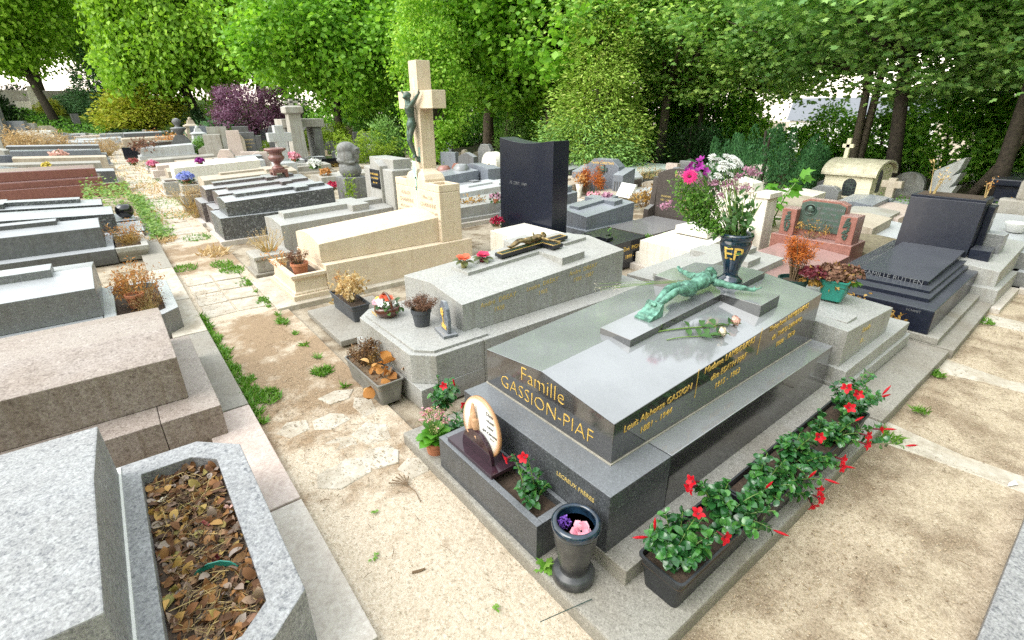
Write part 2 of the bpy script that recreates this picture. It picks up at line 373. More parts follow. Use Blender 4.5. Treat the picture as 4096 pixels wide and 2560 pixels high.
LM('dry_russet', (.10, .045, .03), (.20, .10, .065), (.30, .17, .11), trans=.15, rough=.9, tcol=(1, .8, .6))
LM('dry_gold', (.20, .10, .015), (.36, .20, .04), (.5, .32, .09), trans=.2, rough=.7, tcol=(1, .8, .5))
LM('dry_grass', (.42, .28, .13), (.58, .42, .22), (.70, .56, .34), trans=.25, rough=.8, tcol=(1, .9, .7))
LM('rust_cypress', (.34, .075, .012), (.52, .14, .02), (.62, .22, .04), trans=.2, rough=.8, tcol=(1, .6, .3))
leafmat('leaf_litter', [(0, (.06, .03, .018)), (.28, (.17, .075, .03)), (.45, (.36, .17, .055)), (.6, (.33, .27, .23)), (.75, (.24, .10, .04)), (.9, (.55, .33, .10)), (1, (.20, .20, .06))], trans=.1, rough=.8, tcol=(1, .8, .5))
LM('chip', (.13, .085, .05), (.28, .20, .12), (.46, .36, .24), trans=0.02, rough=.9)
LM('pebble', (.24, .19, .125), (.36, .29, .2), (.50, .43, .33), trans=0.02, rough=.8)
def PT(n, c, c2=None, t=.3): return leafmat(n, [(0, sc(c, .75)), (1, c2 or c)], trans=t, rough=.5, spec=.3, tcol=(1, 1, 1))
PT('red_petal', (.62, .008, .022)); PT('pink_petal', (.85, .28, .38), (.9, .5, .58)); PT('hot_pink_petal', (.78, .03, .24)); PT('white_petal', (.80, .80, .76)); PT('purple_petal', (.28, .015, .22), (.38, .03, .32))
PT('mauve_petal', (.45, .20, .32), (.6, .32, .42)); PT('violet_petal', (.16, .05, .42), (.3, .13, .6)); PT('coral_glaze', (.78, .13, .06), t=.05); PT('crimson_glaze', (.62, .03, .10), t=.05); PT('cream_petal', (.82, .70, .50), (.88, .78, .62)); PT('blush_petal', (.80, .50, .42))
PT('wilted_red', (.38, .06, .08), (.5, .16, .14)); PT('blue_petal', (.20, .26, .75), (.45, .5, .85)); PT('yellow_petal', (.75, .60, .12)); PT('magenta_petal', (.66, .10, .32)); PT('fluo_pink', (.80, .25, .40)); PT('olive_bud', (.42, .40, .12), (.55, .5, .25)); PT('deep_red_leaf', (.14, .02, .03), t=.1); PT('olive_glaze', (.10, .12, .045), t=.0)

KITE = (np.array([(0, 0, 0), (.45, -.5, .10), (1, 0, -.05), (.45, .5, .10)]), np.array([(0, 1, 2), (0, 2, 3)]))
LOBE = (np.array([(0, 0, 0), (.28, -.55, .03), (.42, -.25, .07), (.70, -.42, .02), (.72, -.15, .06), (1.05, 0, -.10), (.72, .15, .06), (.70, .42, .02), (.42, .25, .07), (.28, .55, .03)]),
        np.array([(0, 1, 2), (0, 2, 8), (2, 3, 4), (2, 4, 6), (2, 6, 8), (4, 5, 6), (6, 7, 8), (8, 9, 0)]))
def _oval():
    v = []; f = []
    W = [.0, .72, 1.0, .8, 0.0]; X = [0, .22, .5, .78, 1.0]; Z = [0, .07, .10, .06, -.06]
    for k in range(5): v += [(X[k], -.5*W[k], Z[k]+.07*W[k]), (X[k], 0, Z[k]), (X[k], .5*W[k], Z[k]+.07*W[k])]
    for k in range(4):
        a, b = 3*k, 3*k+3
        f += [(a, b, b+1), (a, b+1, a+1), (a+1, b+1, b+2), (a+1, b+2, a+2)]
    return np.array(v), np.array(f)
OVAL = _oval()
BLADE = (np.array([(0, -.5, 0), (0, .5, 0), (.5, -.42, .06), (.5, .42, .06), (1, 0, .0)]), np.array([(0, 2, 3), (0, 3, 1), (2, 4, 3)]))
def unit(a): return a/np.maximum(np.linalg.norm(a, axis=-1, keepdims=True), 1e-9)
def leaves(P, D, Nn, size, asp, tpl=KITE):
    """P base points, D leaf direction, Nn leaf normal (arrays), size length, asp width/length"""
    P = np.asarray(P, float); D = unit(np.asarray(D, float)); Nn = np.asarray(Nn, float)
    B = unit(np.cross(Nn, D)); Nn = np.cross(D, B)
    n = len(P); size = np.broadcast_to(np.asarray(size, float), (n,))
    T, F = tpl
    V = P[:, None, :]+size[:, None, None]*(T[None, :, 0:1]*D[:, None, :]+T[None, :, 1:2]*asp*B[:, None, :]+T[None, :, 2:3]*Nn[:, None, :])
    FF = (F[None]+(np.arange(n)*len(T))[:, None, None]).reshape(-1, F.shape[1])
    return V.reshape(-1, 3), FF
def rand_dir(n): return unit(rng.normal(size=(n, 3)))
def join(*parts):
    V = []; F = []; o = 0
    for v, f in parts: V.append(v); F.append(f+o); o += len(v)
    return np.concatenate(V), np.concatenate(F)
def crown(nclump, nleaf, rx, rz_up, rz_dn, leaf, cr, tpl=KITE, asp=.8, hollow=.55, lump=.22, seed=0, up=.55, flat=.55):
    """leaf clumps through an uneven rounded volume round (0,0,0)"""
    global rng
    keep = rng; rng = np.random.default_rng(seed)
    d = rand_dir(nclump)
    ph = rng.uniform(0, 6.28, 6)
    lum = 1+lump*(np.sin(3*d[:, 0]+ph[0])*np.sin(4*d[:, 2]+ph[1])+.6*np.sin(6*d[:, 1]+ph[2]))
    r = (hollow+(1-hollow)*rng.random(nclump)**.6)*lum
    c = d*r[:, None]*np.array([rx, rx, 1])
    c[:, 2] *= np.where(d[:, 2] > 0, rz_up, rz_dn)
    n = nclump*nleaf
    idx = np.repeat(np.arange(nclump), nleaf)
    out = d[idx]
    off = rng.normal(size=(n, 3))*cr*rng.uniform(.6, 1.2, nclump)[idx][:, None]
    off -= out*(np.sum(off*out, 1)*(1-flat))[:, None]
    P = c[idx]+off
    Nn = out*.55+np.array([0, 0, up])+rand_dir(n)*.75
    D = rand_dir(n)+out*.5+np.array([0, 0, -.35])
    D = D-Nn*(np.sum(D*unit(Nn), 1))[:, None]*.0
    V, F = leaves(P, D, Nn, leaf*rng.uniform(.65, 1.25, n), asp, tpl)
    rng = keep
    return V, F, c
def set_mat(o, m):
    o.material_slots[0].link = 'OBJECT'; o.material_slots[0].material = MAT[m]
def gh(x, y):                              # lie of the land: flat field, a lawn bank at the far left, a drop at the right
    a = min(1, max(0, (y-44)/34)); a = a*a*(3-2*a)
    b = min(1, max(0, (x-24)/40))
    c = min(1, max(0, 1-(x-16)/14))
    return 3.4*a*c - 7.0*b*b*(3-2*b)

# ------------------------------------------------------------------ ground
def sandmat(name, cols, dirtcol=None, bands=None, scale=120):
    m, nt, b = newmat(name); L = nt.links.new
    tc = N(nt, 'ShaderNodeTexCoord')
    n1 = N(nt, 'ShaderNodeTexNoise', Scale=scale, Detail=4.0, Roughness=0.75)
    n2 = N(nt, 'ShaderNodeTexNoise', Scale=3.1, Detail=7.0, Roughness=0.65)
    v1 = N(nt, 'ShaderNodeTexVoronoi', Scale=scale*.8)
    for n in (n1, n2, v1): L(tc.outputs['Object'], n.inputs['Vector'])
    r1 = ramp(nt, [(.28, cols[0]), (.5, cols[1]), (.72, cols[2])]); L(n1.outputs['Fac'], r1.inputs['Fac'])
    rv = ramp(nt, [(0, cols[0]), (.4, cols[1]), (1, cols[2])]); L(v1.outputs['Color'], rv.inputs['Fac'])
    mx = N(nt, 'ShaderNodeMixRGB'); mx.inputs['Fac'].default_value = .4; L(r1.outputs['Color'], mx.inputs['Color1']); L(rv.outputs['Color'], mx.inputs['Color2'])
    col = mx.outputs['Color']
    if dirtcol:
        r2 = ramp(nt, [(.44, (0, 0, 0)), (.62, (1, 1, 1))])
        fac = n2.outputs['Fac']
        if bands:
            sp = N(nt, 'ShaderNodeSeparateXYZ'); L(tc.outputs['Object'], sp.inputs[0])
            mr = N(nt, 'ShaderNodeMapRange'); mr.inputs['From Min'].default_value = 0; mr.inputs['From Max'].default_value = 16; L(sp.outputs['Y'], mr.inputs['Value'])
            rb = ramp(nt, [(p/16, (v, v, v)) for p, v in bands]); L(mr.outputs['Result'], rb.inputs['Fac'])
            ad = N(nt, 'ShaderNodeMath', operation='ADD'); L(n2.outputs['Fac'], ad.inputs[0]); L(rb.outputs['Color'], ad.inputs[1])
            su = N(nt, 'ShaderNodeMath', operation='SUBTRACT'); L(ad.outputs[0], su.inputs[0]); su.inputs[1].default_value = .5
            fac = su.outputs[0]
        L(fac, r2.inputs['Fac'])
        md = N(nt, 'ShaderNodeMixRGB'); L(r2.outputs['Color'], md.inputs['Fac']); L(col, md.inputs['Color1'])
        r4 = ramp(nt, [(.3, sc(dirtcol, .5)), (.5, dirtcol), (.75, sc(dirtcol, 1.9))]); L(n1.outputs['Fac'], r4.inputs['Fac']); L(r4.outputs['Color'], md.inputs['Color2'])
        col = md.outputs['Color']
    L(col, b.inputs['Base Color']); b.inputs['Roughness'].default_value = .95; b.inputs['Specular IOR Level'].default_value = .2
    bp = N(nt, 'ShaderNodeBump', Strength=.6, Distance=.008); L(n1.outputs['Fac'], bp.inputs['Height'])
    bp2 = N(nt, 'ShaderNodeBump', Strength=.5, Distance=.03); L(n2.outputs['Fac'], bp2.inputs['Height']); L(bp.outputs['Normal'], bp2.inputs['Normal'])
    L(bp2.outputs['Normal'], b.inputs['Normal'])
    MAT[name] = m; return m
sandmat('field_gravel', [(.24, .19, .13), (.38, .32, .24), (.52, .46, .37)], (.17, .125, .08))
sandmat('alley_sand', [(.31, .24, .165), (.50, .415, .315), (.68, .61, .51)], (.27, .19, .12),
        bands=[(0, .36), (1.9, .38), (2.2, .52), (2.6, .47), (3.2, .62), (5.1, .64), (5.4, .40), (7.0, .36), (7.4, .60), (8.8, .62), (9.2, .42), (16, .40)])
sandmat('cross_sand', [(.20, .15, .09), (.43, .345, .245), (.60, .515, .40)], (.235, .175, .118))
sandmat('lawn_soil', [(.06, .12, .012), (.11, .20, .02), (.16, .26, .03)], (.07, .11, .015), scale=40)
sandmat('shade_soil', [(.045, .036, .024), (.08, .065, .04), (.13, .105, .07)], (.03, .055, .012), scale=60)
def grid(name, xs, ys, zf, mat, k='structure'):
    xs = np.asarray(xs); ys = np.asarray(ys)
    V = [(x, y, zf(x, y)) for y in ys for x in xs]; n = len(xs)
    F = [(j*n+i, j*n+i+1, (j+1)*n+i+1, (j+1)*n+i) for j in range(len(ys)-1) for i in range(n-1)]
    o = np_mesh(name, V, F, MAT[mat], smooth=True); return kind(o, k)
gx = np.concatenate([np.arange(-300, -40, 20), np.arange(-40, 80, 2.0), np.arange(80, 420, 20)])
gy = np.concatenate([np.arange(-200, -20, 20), np.arange(-20, 120, 2.0), np.arange(120, 420, 20)])
grid('ground', gx, gy, lambda x, y: gh(x, y)-.02, 'field_gravel')
nz = lambda x, y, a=.012: a*noise.noise(Vector((x*1.7, y*1.7, 3)))
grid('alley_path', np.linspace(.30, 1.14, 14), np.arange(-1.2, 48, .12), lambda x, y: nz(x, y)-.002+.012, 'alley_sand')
grid('cross_path', np.arange(.0, 24, .12), np.linspace(-1.0, .72, 20), lambda x, y: nz(x, y, .02)-.004, 'cross_sand')
grid('lawn', np.arange(-40, 24, 2.0), np.arange(40, 100, 2.0), lambda x, y: gh(x, y)+.02, 'lawn_soil')
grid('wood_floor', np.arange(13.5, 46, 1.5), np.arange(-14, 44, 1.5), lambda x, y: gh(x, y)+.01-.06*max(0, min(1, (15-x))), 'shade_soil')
# irregular flagstones let into the alley, and their joints of sand
fm = MB()
def flag(pts, z=.022):
    cx = sum(p[0] for p in pts)/len(pts); cy = sum(p[1] for p in pts)/len(pts)
    fm.loft([[(x, y, z-.05) for x, y in pts], [(x, y, z-.004) for x, y in pts], [(cx+(x-cx)*.96, cy+(y-cy)*.96, z) for x, y in pts]])
def irregular(cx, cy, rx, ry, n=6, a=0):
    return [(cx+rx*rnd.uniform(.70, 1.15)*math.cos(a+2*math.pi*k/n), cy+ry*rnd.uniform(.78, 1.08)*math.sin(a+2*math.pi*k/n)) for k in range(n)]
for cx, cy, rx, ry, n in [(.54, 2.98, .10, .10, 5), (.70, 2.62, .13, .10, 6), (.93, 2.62, .11, .14, 5), (.62, 2.36, .16, .12, 6), (.86, 2.36, .12, .11, 6), (1.0, 2.95, .07, .16, 5), (.97, 2.16, .09, .10, 5), (.47, 2.64, .06, .09, 5), (.76, 2.92, .12, .1, 6), (.9, 3.2, .11, .09, 5)]:
    flag(irregular(cx, cy, rx*1.15, ry*1.15, n, rnd.random()), .013)
for y0 in np.arange(5.45, 7.1, .42): 
    flag([(.42, y0), (.70, y0+.02), (.70, y0+.40), (.43, y0+.39)], .020); flag([(.72, y0+.03), (1.0, y0), (1.01, y0+.37), (.72, y0+.40)], .021)
for y0 in np.arange(9.3, 20, .62): flag([(.46, y0), (.98, y0+.03), (.97, y0+.52), (.45, y0+.5)], .02)
for y0 in np.arange(20.5, 40, 1.2): flag([(.50, y0), (.95, y0+.03), (.94, y0+1.0), (.5, y0+1.0)], .026)
kind(fm.build('paving', MAT['flag_stone'], bev=.006, sub=1, rough=.003), 'structure')
# worn stone thresholds lying across the cross path between one plot and the next
fm = MB()
for pts in ([(3.32, .60), (3.62, .60), (3.55, .2), (3.60, -.14), (3.42, -.14), (3.38, .2)], [(4.68, .60), (5.0, .60), (4.93, .2), (5.1, -.14), (4.8, -.14), (4.78, .2)], [(6.2, .60), (6.5, .60), (6.5, -.14), (6.22, -.14)]):
    flag(pts, .006)
kind(fm.build('threshold_paving', MAT['flag_stone'], bev=.006, sub=2, rough=.008), 'structure')
# loose grit, bark chips and twigs on the paths
def scatter(name, n, xr, yr, size, mat, zf, dens=None, flat=1.0):
    x = rng.uniform(*xr, n); y = rng.uniform(*yr, n)
    if dens is not None:
        k = np.array([noise.noise(Vector((a*1.3, b*1.3, 7.7))) for a, b in zip(x, y)])+rng.uniform(-.25, .25, n) > dens
        x, y = x[k], y[k]
    P = np.stack([x, y, np.array([zf(a, b) for a, b in zip(x, y)])], 1); n = len(P)
    D = rand_dir(n)*np.array([1, 1, .25]); Nn = rand_dir(n)*.35+np.array([0, 0, 1.0])
    V, F = leaves(P, D, Nn, size*rng.uniform(.4, 1.3, n), flat, KITE)
    return kind(np_mesh(name, V, F, MAT[mat]), 'stuff')
scatter('bark_chips', 5200, (.40, 1.03), (2.1, 9.4), .016, 'chip', lambda a, b: .02+nz(a, b), -.05, .4)
scatter('bark_chips', 7500, (1.2, 9), (-.5, .58), .015, 'chip', lambda a, b: .004+nz(a, b, .02), .0, .4)
scatter('grit', 7000, (.36, 1.05), (.7, 4.0), .0062, 'pebble', lambda a, b: .016+nz(a, b), None, .9)
scatter('grit', 14000, (1.2, 5.5), (-.5, .60), .0062, 'pebble', lambda a, b: .002+nz(a, b, .02), None, .9)
tw = MB()
for _ in range(120):
    if rnd.random() < .4: x, y, z = rnd.uniform(.42, 1.0), rnd.uniform(1.2, 5.2), .024
    else: x, y, z = rnd.uniform(1.4, 7), rnd.uniform(-.4, .56), .012
    a = rnd.uniform(0, 6.28); l = rnd.uniform(.008, .035)
    p = [(x-l*math.cos(a), y-l*math.sin(a), z+nz(x, y)), (x, y+rnd.uniform(-.005, .005), z+.004+nz(x, y)), (x+l*math.cos(a), y+l*math.sin(a), z+nz(x, y))]
    tw.tube(p, [.0012, .0018, .001], 4)
kind(tw.build('twigs', MAT['twig']), 'stuff')
def grass_tufts(name, spots, mat, h=.05, label=None):
    P = []; D = []; S_ = []
    for x, y, r, n in spots:
        a = rng.uniform(0, 6.28, n); q = np.sqrt(rng.random(n))*r
        P.append(np.stack([x+q*np.cos(a)*.7, y+q*np.sin(a), np.full(n, .012)], 1))
        D.append(np.stack([rng.normal(0, .8, n), rng.normal(0, .8, n), rng.uniform(.35, 1.0, n)], 1)); S_.append(h*rng.uniform(.4, 1.2, n))
    P = np.concatenate(P); D = np.concatenate(D); S_ = np.concatenate(S_)
    V, F = leaves(P, D, rand_dir(len(P))+np.array([0, 0, .6]), S_, .22, BLADE)
    return kind(np_mesh(name, V, F, MAT[mat]), 'stuff')
grass_tufts('grass', [(.395, y_, .05, 55) for y_ in np.arange(3.2, 5.6, .13)]+[(1.0, y_, .03, 22) for y_ in np.arange(3.3, 7.4, .3)]+[(.42, 3.65, .10, 170), (.44, 3.85, .08, 130), (.52, 3.5, .12, 260), (.40, 4.1, .08, 170), (.39, 4.5, .1, 200), (.38, 4.85, .12, 240), (.36, 5.2, .1, 200), (.34, 5.45, .08, 160), (.94, 3.62, .09, 200), (.99, 4.9, .08, 130), (1.0, 5.6, .1, 130), (.98, 6.4, .12, 130), (.97, 7.1, .2, 260), (.92, 7.5, .2, 260), (.5, 7.6, .2, 200), (.9, 9.5, .3, 200), (.5, 10.4, .3, 200), (.9, 12, .5, 260), (.98, 14, .8, 300), (.45, 14, 1.2, 400), (.98, 18, 1.2, 400), (.45, 20, 2, 500), (.9, 25, 3, 500), (.5, 30, 4, 600), (4.6, .58, .06, 90), (3.4, .56, .1, 90), (3.9, .50, .05, 60), (6.2, .6, .1, 100)], 'weed_leaf', .055)
grass_tufts('dry_grass', [(.42, 9.6, .3, 200), (.95, 8.2, .3, 160), (.42, 12, 1.0, 400), (.95, 16, 1.5, 400), (.45, 17, 1.5, 500), (.95, 22, 3, 700), (.5, 26, 4, 700), (.9, 34, 5, 900)], 'dry_grass', .11)
# ivy running along the left edge of the alley
n = 3600
yy = rng.uniform(9.6, 15.2, n); xx = np.where(rng.random(n) < .55, rng.normal(.42, .085, n), rng.uniform(-.5, .35, n))
k = (xx > .30) | (yy > 12.3); xx, yy = xx[k], yy[k]; n = len(xx)
zz = np.abs(rng.normal(0, .07, n))+.02+np.where(xx < .30, rng.uniform(.1, .45, n), 0)
V, F = leaves(np.stack([xx, yy, zz], 1), rand_dir(n)*np.array([1, 1, .4]), rand_dir(n)*.5+np.array([0, -.2, 1.0]), .055*rng.uniform(.6, 1.3, n), .9, LOBE)
kind(np_mesh('ivy', V, F, MAT['ivy_leaf']), 'stuff')
# mown grass of the bank
n = 9000
xx = rng.uniform(-24, 20, n); yy = rng.uniform(44, 75, n)
P = np.stack([xx, yy, np.array([gh(a, b) for a, b in zip(xx, yy)])+.02], 1)
V, F = leaves(P, rng.normal(0, .6, (n, 3))+np.array([0, 0, 1]), rand_dir(n), .22*rng.uniform(.5, 1.2, n), .3, BLADE)
kind(np_mesh('lawn_grass', V, F, MAT['lawn_blade']), 'stuff')
def atx(px, py, x): v = ray(px, py); return CAMP+v*(x/v[0])
def aty(px, py, y): v = ray(px, py); return CAMP+v*(y/v[1])
def atd(px, py, d): return CAMP+ray(px, py)*d
def frame(n):
    n = unit(np.asarray(n, float)); a = np.cross(n, [0.3, .2, 1.0]); a = unit(a); return a, np.cross(n, a), n
def petals(c, n, k, ln, asp=.5, cup=.5, r0=.0, twist=0.0, jit=.1):
    a, b, n = frame(n); t = 2*np.pi*np.arange(k)/k+twist+rng.normal(0, jit, k)
    R_ = np.cos(t)[:, None]*a+np.sin(t)[:, None]*b
    D = R_*(1-cup*.5)+n*cup; Nn = n*(1.1-cup)-R_*cup
    return leaves(np.asarray(c)+R_*r0, D, Nn, ln*rng.uniform(.9, 1.1, k), asp, OVAL)
def add(name, parts, mat, parent, smooth=True):
    V, F = join(*parts) if isinstance(parts, list) else parts
    V = V-np.array(parent_loc(parent)) if parent else V
    rz = parent_rz(parent) if parent else 0
    if rz:
        c, s_ = math.cos(-rz), math.sin(-rz); V = np.stack([c*V[:, 0]-s_*V[:, 1], s_*V[:, 0]+c*V[:, 1], V[:, 2]], 1)
    return np_mesh(name, V, F, MAT[mat], parent, smooth)
def crossprism(m, xf, xt, ya, yb, xa0, xa1, yl, yr, zt, h):
    """Latin cross lying along x: foot xf, head xt, shaft ya..yb, arm xa0..xa1 by yl..yr, top height zt(x), thickness h"""
    p = [(xf, ya), (xa0, ya), (xa0, yl), (xa1, yl), (xa1, ya), (xt, ya), (xt, yb), (xa1, yb), (xa1, yr), (xa0, yr), (xa0, yb), (xf, yb)]
    m.loft([[(x, y, zt(x)-h) for x, y in p], [(x, y, zt(x)) for x, y in p]])
def figure(m, T, H, arms=.37, hand=.14, lift=.0):
    """crucified figure; T maps (u along body, v across, w outwards) in units of H to the world; u=0 at the soles"""
    P = lambda u, v, w: tuple(T(u*H, v*H, w*H))
    t = lambda pts, r, s=9: m.tube([P(*p) for p in pts], [x*H for x in r], s)
    for s_ in (-1, 1):
        k = .022*s_
        t([(.02, k*.7, .085), (.075, k*.9, .055)], [.018, .024])                                   # foot
        t([(.07, k*.9, .055), (.13, k*1.1, .075), (.20, k*1.3, .10), (.29, k*2.0, .135)], [.019, .026, .035, .033])
        t([(.29, k*2.0, .135), (.38, k*2.3, .12), (.47, k*2.4, .09), (.53, k*2.2, .075)], [.032, .041, .048, .050])
        t([(.80, .09*s_, .085), (.845, .145*s_, .075), (.87, .20*s_, .062), (.90, .245*s_, .055)], [.038, .036, .032, .027])
        t([(.90, .245*s_, .055), (.93, .30*s_, .05), (.965, .36*s_, .04)], [.028, .026, .017])
        t([(.96, .355*s_, .04), (.985, .395*s_, .04)], [.020, .019])
        for f in range(4):
            a = (f-1.5)*.011
            t([(.985+a*.6, .392*s_-a*.4, .045), (1.005+a, .42*s_-a*.2, .055), (1.01+a, .43*s_, .07)], [.0075, .007, .006], 5)
        t([(.985, .375*s_, .05), (1.005, .372*s_, .068)], [.008, .006], 5)                         # thumb
    t([(.52, 0, .07), (.58, 0, .072), (.635, .004, .07), (.70, 0, .085), (.76, 0, .092), (.81, 0, .085), (.845, 0, .08)], [.070, .064, .056, .070, .080, .074, .040], 12)
    for s_ in (-1, 1): t([(.74, .05*s_, .11), (.79, .06*s_, .11)], [.040, .036])
    t([(.83, .0, .085), (.885, .02, .10)], [.034, .032])
    m.ell(P(.93, .032, .115), (.056*H, .047*H, .058*H)); m.ell(P(.915, .028, .15), (.035*H, .034*H, .026*H))
    t([(.905, .028, .168), (.93, .03, .172)], [.010, .008], 5)                                      # nose
    m.ell(P(.945, .03, .095), (.062*H, .058*H, .055*H)); t([(.92, -.03, .10), (.86, -.045, .09)], [.024, .014]); t([(.92, .09, .10), (.87, .085, .09)], [.022, .012])
    t([(.455, .0, .09), (.50, .0, .085), (.55, 0, .075), (.575, 0, .075)], [.062, .076, .076, .068], 12)   # loincloth
    t([(.54, .085, .08), (.47, .11, .075), (.40, .105, .065)], [.035, .03, .018]); t([(.56, .085, .085), (.53, .11, .09)], [.028, .024])
def lathe_part(name, mat, parent, prof, x, y, z, seg=40, smooth=True):
    m = MB(parent); m.lathe(prof, x, y, z, seg); return m.build(name, MAT[mat], parent, smooth=smooth)
def trough(name, label, x0, x1, y0, y1, z, h, mat, soil='soil', rz=0, cat='planter', group=None, taper=.025, lip=.012):
    cx, cy = (x0+x1)/2, (y0+y1)/2
    t = thing(name, label, cat, (cx, cy, z), rz, group)
    def rr(a, b, r, zz):
        out = []
        for sx, sy, a0 in ((1, 1, 0), (-1, 1, 90), (-1, -1, 180), (1, -1, 270)):
            for k in range(4):
                g = RAD(a0+30*k); out.append((sx*(a-r)+r*math.cos(g), sy*(b-r)+r*math.sin(g), zz))
        return out
    a, b = (x1-x0)/2, (y1-y0)/2; r = min(a, b)*.22; w = .008
    m = MB()
    m.loft([rr(a-taper, b-taper, r, 0), rr(a-.006, b-.006, r, h-lip), rr(a+.002, b+.002, r, h-lip), rr(a+.002, b+.002, r, h), rr(a-w, b-w, r, h), rr(a-w-.004, b-w-.004, r, h-.045)])
    m.build('trough', MAT[mat], t, smooth=False, bev=.0015)
    m = MB(); m.loft([rr(a-w-.002, b-w-.002, r, h-.05), rr(a-w-.006, b-w-.006, r, h-.03)])
    m.build('soil', MAT[soil], t, sub=1, rough=.004)
    return t
def pot(name, label, x, y, z, h, r, mat, cat='flower pot', soil='soil', group=None):
    t = thing(name, label, cat, (x, y, z), 0, group)
    lathe_part('pot', mat, t, [(r*.72, 0), (r*.92, h*.8), (r*1.0, h*.8), (r*1.0, h), (r*.9, h), (r*.86, h*.82)], x, y, z, 28, False)
    lathe_part('soil', soil, t, [(r*.86, h*.78), (r*.6, h*.86), (.002, h*.88)], x, y, z, 18)
    return t
def dry_bush(name, label, x, y, z, h, r, mat, stem='twig', n=260, leaf=.03, group=None, spread=.5, cat='dried plant', asp=.4, top=.5, nst=16, curl=.6):
    t = thing(name, label, cat, (x, y, z), 0, group)
    m = MB(t); tips = []
    for k in range(nst):
        a = rnd.uniform(0, 6.28); q = r*math.sqrt(rnd.random())
        e = (x+q*math.cos(a), y+q*math.sin(a), z+h*rnd.uniform(.55, 1.0)*(1-.35*q/r))
        b = (x+q*spread*.5*math.cos(a), y+q*spread*.5*math.sin(a), z)
        mid = tuple((np.array(b)+np.array(e))/2+np.array([rnd.uniform(-.1, .1)*r, rnd.uniform(-.1, .1)*r, .03*h]))
        m.tube([b, mid, e], [.0035*h/.25+.001, .0025, .0012], 5); tips.append((np.array(b), np.array(mid), np.array(e)))
    m.build('stems', MAT[stem], t)
    i = rng.integers(0, nst, n); u = rng.uniform(1-top, 1.02, n)
    tp = np.array([x_[2] for x_ in tips])[i]; bs = np.array([x_[1] for x_ in tips])[i]
    P = bs+(tp-bs)*u[:, None]+rng.normal(size=(n, 3))*leaf*.7
    D = rand_dir(n)+np.array([0, 0, -.1]); V, F = leaves(P, D, rand_dir(n)+np.array([0, 0, curl]), leaf*rng.uniform(.5, 1.3, n), asp, OVAL if leaf > .02 and n < 500 else KITE)
    add('foliage', [(V, F)], mat, t); return t
def mandevilla(label, x, y, z, h, r, nleaf=120, nstem=9, flowers=(), buds=(), leaf=.05, lean=(0, 0), group='red flowering plants round the dark tomb'):
    """flowers: list of (world point, facing)"""
    t = thing('mandevilla_plant', label, 'flowering plant', (x, y, z), 0, group)
    m = MB(t); P = []; D = []; Nn = []; S_ = []
    ends = []
    for k in range(nstem):
        a = 2*math.pi*k/nstem+rnd.uniform(-.5, .5); q = r*rnd.uniform(.3, 1.0)
        e = np.array([x+lean[0]+q*1.3*math.cos(a), y+lean[1]+q*math.sin(a), z+h*rnd.uniform(.45, 1.0)*(1.1-.5*q/r)])
        b = np.array([x+.2*q*math.cos(a), y+.2*q*math.sin(a), z]); md = (b+e)/2+np.array([-lean[0]*.2, -lean[1]*.2, .12*h])
        ends.append((b, md, e))
    for f, nn in list(flowers)+list(buds):
        b = np.array([x+rnd.uniform(-.3, .3)*r, y+rnd.uniform(-.3, .3)*r, z]); e = np.array(f, float)
        md = (b+e)/2+np.array([0, 0, .05]); ends.append((b, md, e-unit(np.array(nn, float))*.035))
    per = max(3, int(nleaf*2.3)//len(ends))
    for b, md, e in ends:
        ts = np.linspace(0, 1, 7); c = [(1-u)**2*b+2*u*(1-u)*md+u*u*e for u in ts]
        m.tube([tuple(p) for p in c], [.0032, .003, .0028, .0025, .0022, .0018, .0014], 5)
        for q in range(per):
            u = .18+.80*(q+rnd.random()*.6)/per; p = (1-u)**2*b+2*u*(1-u)*md+u*u*e
            ax = unit(2*(1-u)*(md-b)+2*u*(e-md)); d = unit(np.cross(ax, rnd_v())+ax*.35+np.array([0, 0, -.12]))
            P.append(p); D.append(d); Nn.append(np.array([0, 0, 1.0])+rnd_v()*.45+ax*.3); S_.append(leaf*rnd.uniform(.55, 1.25)*(1.05-.45*u*u))
    m.build('stems', MAT['green_stem'], t)
    add('foliage', [leaves(P, D, Nn, np.array(S_), .62, OVAL)], 'mandevilla_leaf', t)
    for f, nn in flowers:
        c = np.array(f, float); n = unit(np.array(nn, float))
        parts = [petals(c, n, 5, .029, .72, .42, .004, rnd.random()*6)]
        mm = MB(); a, b2, _ = frame(n)
        o = add('flower', parts, 'red_petal', t)
        fm_ = MB(t); fm_.tube([tuple(c-n*.04), tuple(c-n*.015), tuple(c+n*.002)], [.003, .005, .005], 8); fm_.build('flower_tube', MAT['deep_red_leaf'], o)
    for f, nn in buds:
        c = np.array(f, float); n = unit(np.array(nn, float)); fb = MB(t)
        fb.tube([tuple(c-n*.03), tuple(c-n*.01), tuple(c+n*.012), tuple(c+n*.032)], [.002, .006, .0055, .001], 7); fb.build('bud', MAT['red_petal'], t, smooth=True)
    return t
def rnd_v(): return np.array([rnd.gauss(0, 1), rnd.gauss(0, 1), rnd.gauss(0, 1)])

